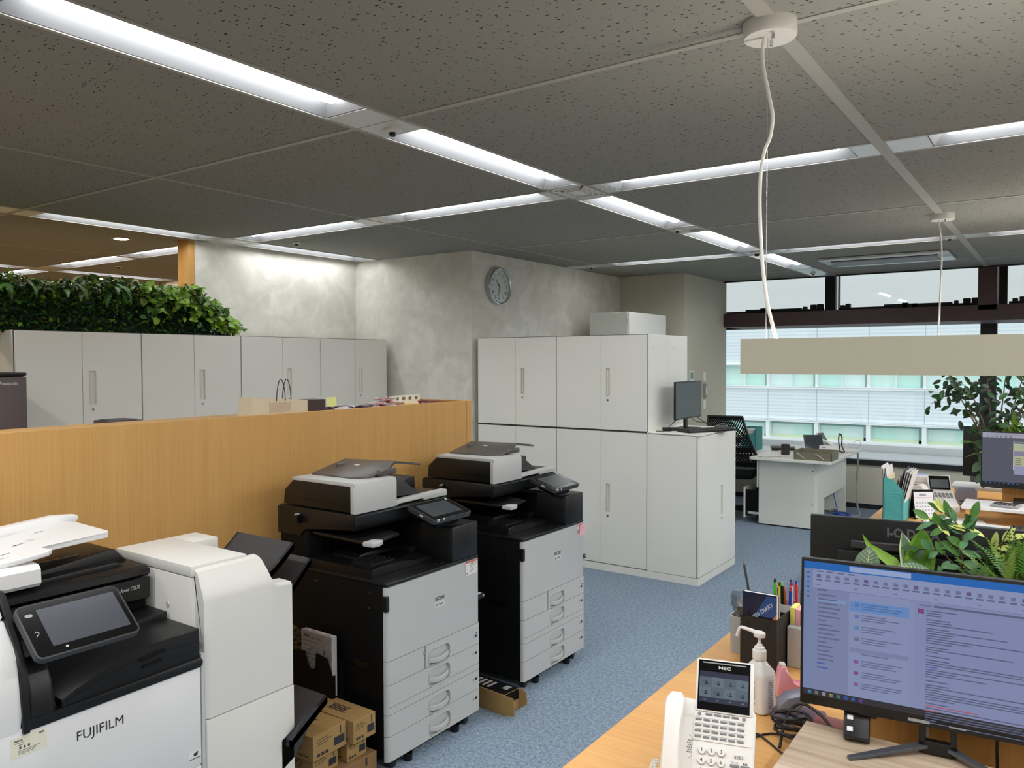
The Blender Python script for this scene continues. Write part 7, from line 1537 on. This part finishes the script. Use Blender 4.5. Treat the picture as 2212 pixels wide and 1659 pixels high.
# mesh chair
mc = root('mesh_chair', 'black office chair with perforated mesh back at the white desk', 'chair', (-2.91, 7.95, 0), math.radians(8))
b = MB(); nu, nv = 22, 40; g = {}
def back(u, v):
    w = 0.165 + 0.10 * (1 - v) ** 1.2; x = (u - 0.5) * 2 * w + 0.10 + 0.08 * (1 - v); z = 0.55 + 0.50 * v; y = -0.42 - 0.05 * math.sin(PI * v) + 0.10 * (1 - v) + ((u - 0.5) * 2) ** 2 * 0.03; return (x, y, z)
for i in range(nu + 1):
    for j in range(nv + 1): g[i, j] = b.b.verts.new(back((i + (0.5 if j % 2 and 0 < i < nu else 0)) / nu, j / nv))
for i in range(nu):
    for j in range(nv):
        if (i + j) % 2: b.b.faces.new([g[i, j], g[i + 1, j], g[i + 1, j + 1]]); b.b.faces.new([g[i, j], g[i + 1, j + 1], g[i, j + 1]])
        else: b.b.faces.new([g[i, j], g[i + 1, j], g[i, j + 1]]); b.b.faces.new([g[i + 1, j], g[i + 1, j + 1], g[i, j + 1]])
b.b.free(); b = MB()
for k in range(-16, 18):
    for sg in (1, -1):
        pts = []
        for q in range(41):
            v = q / 40; u = k / 16 + sg * v * 1.0 + (0 if sg > 0 else 0.5)
            if 0 <= u <= 1: pts.append(back(u, v))
        if len(pts) > 2: b.tube(pts, 0.0062, 5)
for u0 in range(12):
    for v0, v1 in ((0.30, 0.40), (0.0, 0.10), (0.94, 1.0)): b._faces([Vector(back(u, v)) + Vector((0, dy, 0)) for dy in (-0.004, 0.004) for u, v in ((u0 / 12, v0), ((u0 + 1) / 12, v0), ((u0 + 1) / 12, v1), (u0 / 12, v1))], [(0, 1, 2, 3), (7, 6, 5, 4), (0, 4, 5, 1), (2, 6, 7, 3)])
b.build('backrest', M_blackm, mc)
b = MB(); b.tube([back(0, j / 16) for j in range(17)] + [back(u / 10, 1.0) for u in range(1, 10)] + [back(1, 1 - j / 16) for j in range(17)], 0.013, 8); b.build('back_frame', M_black, mc, smooth=True)
b = MB(); b.box(-0.20, 0.36, -0.30, 0.18, 0.42, 0.52, 0.04, 3); b.build('seat', M_blackm, mc, smooth=True)
b = MB(); b.cyl((0.08, -0.05, 0.08), (0.08, -0.05, 0.42), 0.028, seg=14); b.build('gas_column', M_black, mc)
b = MB(); b.tube([(0.30, -0.10, 0.42), (0.36, -0.10, 0.50), (0.36, -0.06, 0.62)], 0.014, 8); b.box(0.33, 0.39, -0.16, 0.06, 0.62, 0.645, 0.01); b.build('armrest', M_black, mc, smooth=True)
for k in range(5):
    a = 2 * PI * k / 5; b = MB(); b.tube([(0.08, -0.05, 0.09), (0.08 + math.cos(a) * 0.3, -0.05 + math.sin(a) * 0.3, 0.065)], 0.018, 6, rs=[0.026, 0.014]); b.build('base_arm', M_black, mc)
    cx, cy = 0.08 + math.cos(a) * 0.3, -0.05 + math.sin(a) * 0.3; b = MB(); b.cyl((cx - 0.02 * math.sin(a), cy + 0.02 * math.cos(a), 0.028), (cx + 0.02 * math.sin(a), cy - 0.02 * math.cos(a), 0.028), 0.028, seg=14); b.build('caster', M_blackg, mc)

# ---------------------------------------------------------------- monitor, keyboard and mouse on the low cabinet
CT = 1.0785
m5, T5, s5 = monitor((-2.372, 5.735, CT), math.radians(90), 'small black monitor with dark screen standing on the low white cabinet', w=0.51, h=0.285, base_z=0.082, mt=mat('dark_screen', S(58, 64, 64), 0.2), thick=0.028, chin=0.010)
b = MB(); b.box(-0.022, 0.022, 0.018, 0.038, 0.008, 0.16, 0.002); b.build('neck', M_black, m5); b = MB(); b.box(-0.13, 0.10, -0.06, 0.10, 0, 0.010, 0.004); b.build('foot', M_black, m5, smooth=True)
kb2 = root('keyboard', 'black keyboard in front of the small black monitor on the low cabinet', 'keyboard', (-2.285, 5.42, CT), math.radians(62))
b = MB(); b.box(0, 0.44, -0.07, 0.07, 0, 0.018, 0.004); b.build('base', M_black, kb2, smooth=True)
b = MB()
for i in range(16):
    for j in range(5): b.box(0.008 + i * 0.0268, 0.030 + i * 0.0268, -0.058 + j * 0.023, -0.040 + j * 0.023, 0.018, 0.024)
b.build('keys', M_charc, kb2)['kind'] = 'stuff'
ms2 = root('computer_mouse', 'silver and black mouse on the low white cabinet', 'mouse', (-2.20, 5.975, CT), 1.0)
b = MB(); b.lathe([(0.028, 0), (0.032, 0.006), (0.030, 0.020), (0.018, 0.032), (0.004, 0.036)], seg=20, sxy=(1.6, 1)); b.build('shell', M_black, ms2, smooth=True); b = MB(); b.lathe([(0.0315, 0.014), (0.0312, 0.018)], seg=20, sxy=(1.6, 1)); b.build('band', M_lgrey, ms2)
cable('black_cable', 'thin black cables hanging behind the small black monitor on the low cabinet', [(-2.40, 5.60, 1.17), (-2.44, 5.56, 1.12), (-2.46, 5.52, 1.085), (-2.40, 5.47, 1.082), (-2.49, 5.40, 1.081)], 0.003, M_cable)
cable('black_cable', 'black cable arching right behind the small black monitor', [(-2.40, 5.82, 1.17), (-2.38, 5.88, 1.13), (-2.36, 5.93, 1.12), (-2.32, 6.0, 1.11), (-2.28, 5.98, 1.083)], 0.003, M_cable)
cable('black_cable', 'second thin cable rising to the lower edge of the small monitor', [(-2.40, 5.92, 1.17), (-2.35, 5.98, 1.12), (-2.31, 6.02, 1.085)], 0.003, M_cable)
b = tag(MB().box(0, 0.02, 0, 0.03, 0, 0.012, 0.003).build('usb_receiver', M_red), 'small red plug lying behind the black keyboard', 'plug'); b.location = (-2.27, 6.0, CT)
b = root('power_tap', 'flat black power tap left of the small black monitor', 'power strip', (-2.47, 5.47, CT), 0.5); q = MB(); q.box(0, 0.12, 0, 0.05, 0, 0.025, 0.004); q.build('tap', M_black, b, smooth=True)
# signs and switches on the column
q = root('wall_switch', 'white wall switch plate stack on the cream column', 'switch', (-3.372, 8.56, 1.05))
b = MB(); b.box(-0.003, 0.006, 0, 0.07, 0, 0.10, 0.002); b.box(-0.003, 0.004, 0, 0.07, 0.32, 0.42, 0.002); b.build('plate', M_white, q)
b = MB(); b.box(-0.003, 0.030, 0.0, 0.05, 0.13, 0.29, 0.004); b.mi = 1; b.box(0.030, 0.032, 0.01, 0.04, 0.17, 0.25); b.build('thermostat', [M_grey, M_white], q)
q = root('notice_card', 'small green and white notice card high on the cream column', 'notice', (-3.372, 8.17, 1.32)); b = MB(); b.box(-0.003, 0.002, 0, 0.11, 0, 0.17); b.mi = 1; b.box(0.002, 0.003, 0.02, 0.09, 0.08, 0.15); b.build('card', [M_white, mat('green_print', S(110, 150, 130), 0.6)], q)

# ---------------------------------------------------------------- things on and behind the oak counter
fr = root('refrigerator', 'dark brown refrigerator standing left behind the oak counter', 'refrigerator', (-4.60, 1.46, 0))
M_fr = mat('brown_fridge', S(84, 70, 68), 0.35)
b = MB(); b.box(-0.45, -0.03, 0, 0.52, 0.02, 1.535, 0.006); b.build('body', M_fr, fr, smooth=True); b = MB(); b.box(-0.028, 0.0, 0.0, 0.52, 0.42, 1.53, 0.006); b.build('door', M_fr, fr, smooth=True); b = MB(); b.box(-0.028, 0.0, 0.0, 0.52, 0.04, 0.41, 0.006); b.build('door', M_fr, fr, smooth=True)
b = MB(); b.box(-0.45, -0.002, -0.001, 0.521, 1.535, 1.552, 0.004); b.build('top_cap', M_black, fr, smooth=True)
text('logo', 'Panasonic', 0.023, basis((0.0008, 0.385, 1.488), (0, 1, 0), (0, 0, 1)), M_lgrey, fr, bold=0.0005)
bn = root('waste_bin', 'brown rounded bin top showing above the oak counter', 'waste bin', (-4.62, 2.49, 0))
b = MB(); r_ = b.rrect(-0.12, 0.12, -0.10, 0.10, 0.05, 6); b.prism(r_, 'z', 0.0, 1.24, 0.004); b.prism([(x * 1.04, y * 1.04) for x, y in r_], 'z', 1.24, 1.262, 0.006); b.build('bin', mat('brown_bin', S(84, 66, 62), 0.4), bn, smooth=True); b = MB(); b.prism([(x * 0.8, y * 0.8) for x, y in r_], 'z', 1.258, 1.266, 0.002); b.build('lid', M_charc, bn)
CTZ = 1.3455
bg_ = root('carrier_bag', 'beige paper carrier bag with dark side and thin cord handles on the counter', 'paper bag', (-3.05, 2.262, CTZ))
b = MB(); b.prism([(0.0, 0.0), (0.328, 0.0), (0.328, 0.072), (0.15, 0.088), (0.01, 0.096)], 'x', -0.10, 0.0); b.build('bag', mat('beige_paper', S(206, 196, 170), 0.7), bg_)
b = MB(); b._faces([(0.0006, 0.33, 0.0), (0.0006, 0.44, 0.0), (0.0006, 0.442, 0.072), (0.0006, 0.33, 0.072)], [(0, 1, 2, 3)]); b.box(-0.10, 0.0005, 0.328, 0.441, 0.0, 0.072); b.build('dark_side', mat('dark_brown_paper', S(58, 42, 42), 0.6), bg_)
b = MB(); b.box(0, 0.0008, 0.10, 0.225, 0.022, 0.068); b.build('paper_tape', mat('tan_tape', S(190, 172, 150), 0.6), bg_)
for y0 in (0.140, 0.208):
    b = MB(); b.tube([(0.002 if y0 < 0.2 else -0.04, y0 - 0.006 * 0 + 0.052 * t - 0.008 * math.sin(PI * t) * 0, 0.075 + 0.102 * math.sin(PI * t) ** 0.55) for t in [k / 16 for k in range(17)]], 0.0022, 6); b.build('cord_handle', mat('navy_cord', S(46, 38, 54), 0.6), bg_)
q = tag(MB().box(0, 0.002, 0, 0.07, 0, 0.07).build('memo_sheet', mat('yellow_memo', S(230, 232, 150), 0.7)), 'pale yellow memo sheet standing behind the snacks on the counter', 'memo'); q.location = (-3.21, 2.855, CTZ); q.rotation_euler = (0, -0.1, 0)
rn = random.Random(14); gsn = 'wrapped snacks along the counter top'
kinds = [('dark purple', S(62, 34, 56)), ('dark red', S(120, 34, 40)), ('white', S(220, 216, 218)), ('pink and white', S(214, 170, 180)), ('silver', S(190, 186, 190)), ('brown', S(96, 58, 42))]
def snack(y, x, z, k, L=0.05):
    cn, cc = kinds[k]; q = root('wrapped_snack', '%s wrapped snack in the pile along the counter' % cn, 'snack', (x, y, z), rn.uniform(-1, 1), group=gsn)
    b = MB(); n = 6; vs = []
    for i, (t, w) in enumerate(((-1, 1.1), (-0.8, 0.35), (-0.6, 0.9), (0, 1.0), (0.6, 0.9), (0.8, 0.35), (1, 1.1))):
        for kk in range(n): a = 2 * PI * kk / n; fl = 0.25 if abs(t) == 1 else 0.6; vs.append((t * L / 2, w * L * 0.26 * math.cos(a) * rn.uniform(0.85, 1.15), L * 0.17 + w * L * 0.26 * fl * math.sin(a)))
    b._faces(vs, [(n * i + kk, n * i + (kk + 1) % n, n * i + n + (kk + 1) % n, n * i + n + kk) for i in range(6) for kk in range(n)] + [tuple(range(n))[::-1], tuple(range(6 * n, 7 * n))]); b.build('wrapper', mat('wrap_' + cn.replace(' ', '_'), cc, 0.3), q)
for i in range(11): snack(2.80 + i * 0.028, -3.14 + rn.uniform(-0.05, 0.05), CTZ + 0.001, (0, 0, 2, 0, 4)[i % 5], 0.075)
for i in range(24): snack(3.08 + (i % 12) * 0.022, -3.16 + rn.uniform(-0.06, 0.06), CTZ + (0.001 if i < 12 else 0.022), (1, 3, 2, 3, 5, 4, 3)[i % 7])
for i in range(8): snack(3.22 + (i % 8) * 0.018, -3.20 + rn.uniform(-0.03, 0.03), CTZ + 0.040, (3, 2, 1, 4)[i % 4])
q = tag(MB().box(-0.01, 0.08, 0, 0.12, 0, 0.024, 0.003).build('cookie_box', mat('cream_box', S(226, 208, 166), 0.6)), 'cream flat box lying on the counter beside the snacks', 'box'); q.location = (-3.20, 3.36, CTZ)
q = root('snack_box', 'white box printed with brown pictures on the counter near its right end', 'box', (-3.24, 3.38, CTZ)); b = MB(); b.box(0, 0.003, 0, 0.24, 0, 0.058); b.box(-0.05, 0, 0, 0.24, 0, 0.05); b.build('box', mat('cream_white', S(228, 224, 206), 0.6), q)
b = MB()
for k in range(4): b.box(0.003, 0.0038, 0.03 + k * 0.055, 0.055 + k * 0.055, 0.03, 0.048)
b.build('print', mat('brown_print', S(120, 100, 70), 0.6), q)
for i in range(4): snack(3.53 + i * 0.03, -3.12, CTZ + 0.001, (5, 1, 5, 0)[i], 0.06)
q = tag(MB().box(-0.36, -0.03, 0.0, 0.04, 0, 0.02).build('red_tray', mat('dark_red_tray', S(120, 40, 40), 0.5)), 'dark red tray against the right end of the counter', 'tray'); q.location = (-2.95, 3.60, CTZ)
q = root('figurine', 'tiny blue figure standing on top of the left cabinets', 'figurine', (-5.24, 3.735, 1.8005)); b = MB(); b.lathe([(0.012, 0), (0.012, 0.035), (0.009, 0.038), (0.012, 0.045), (0.011, 0.058), (0.004, 0.063)], seg=14); b.build('figure', mat('grey_blue', S(120, 130, 150), 0.5), q, smooth=True)
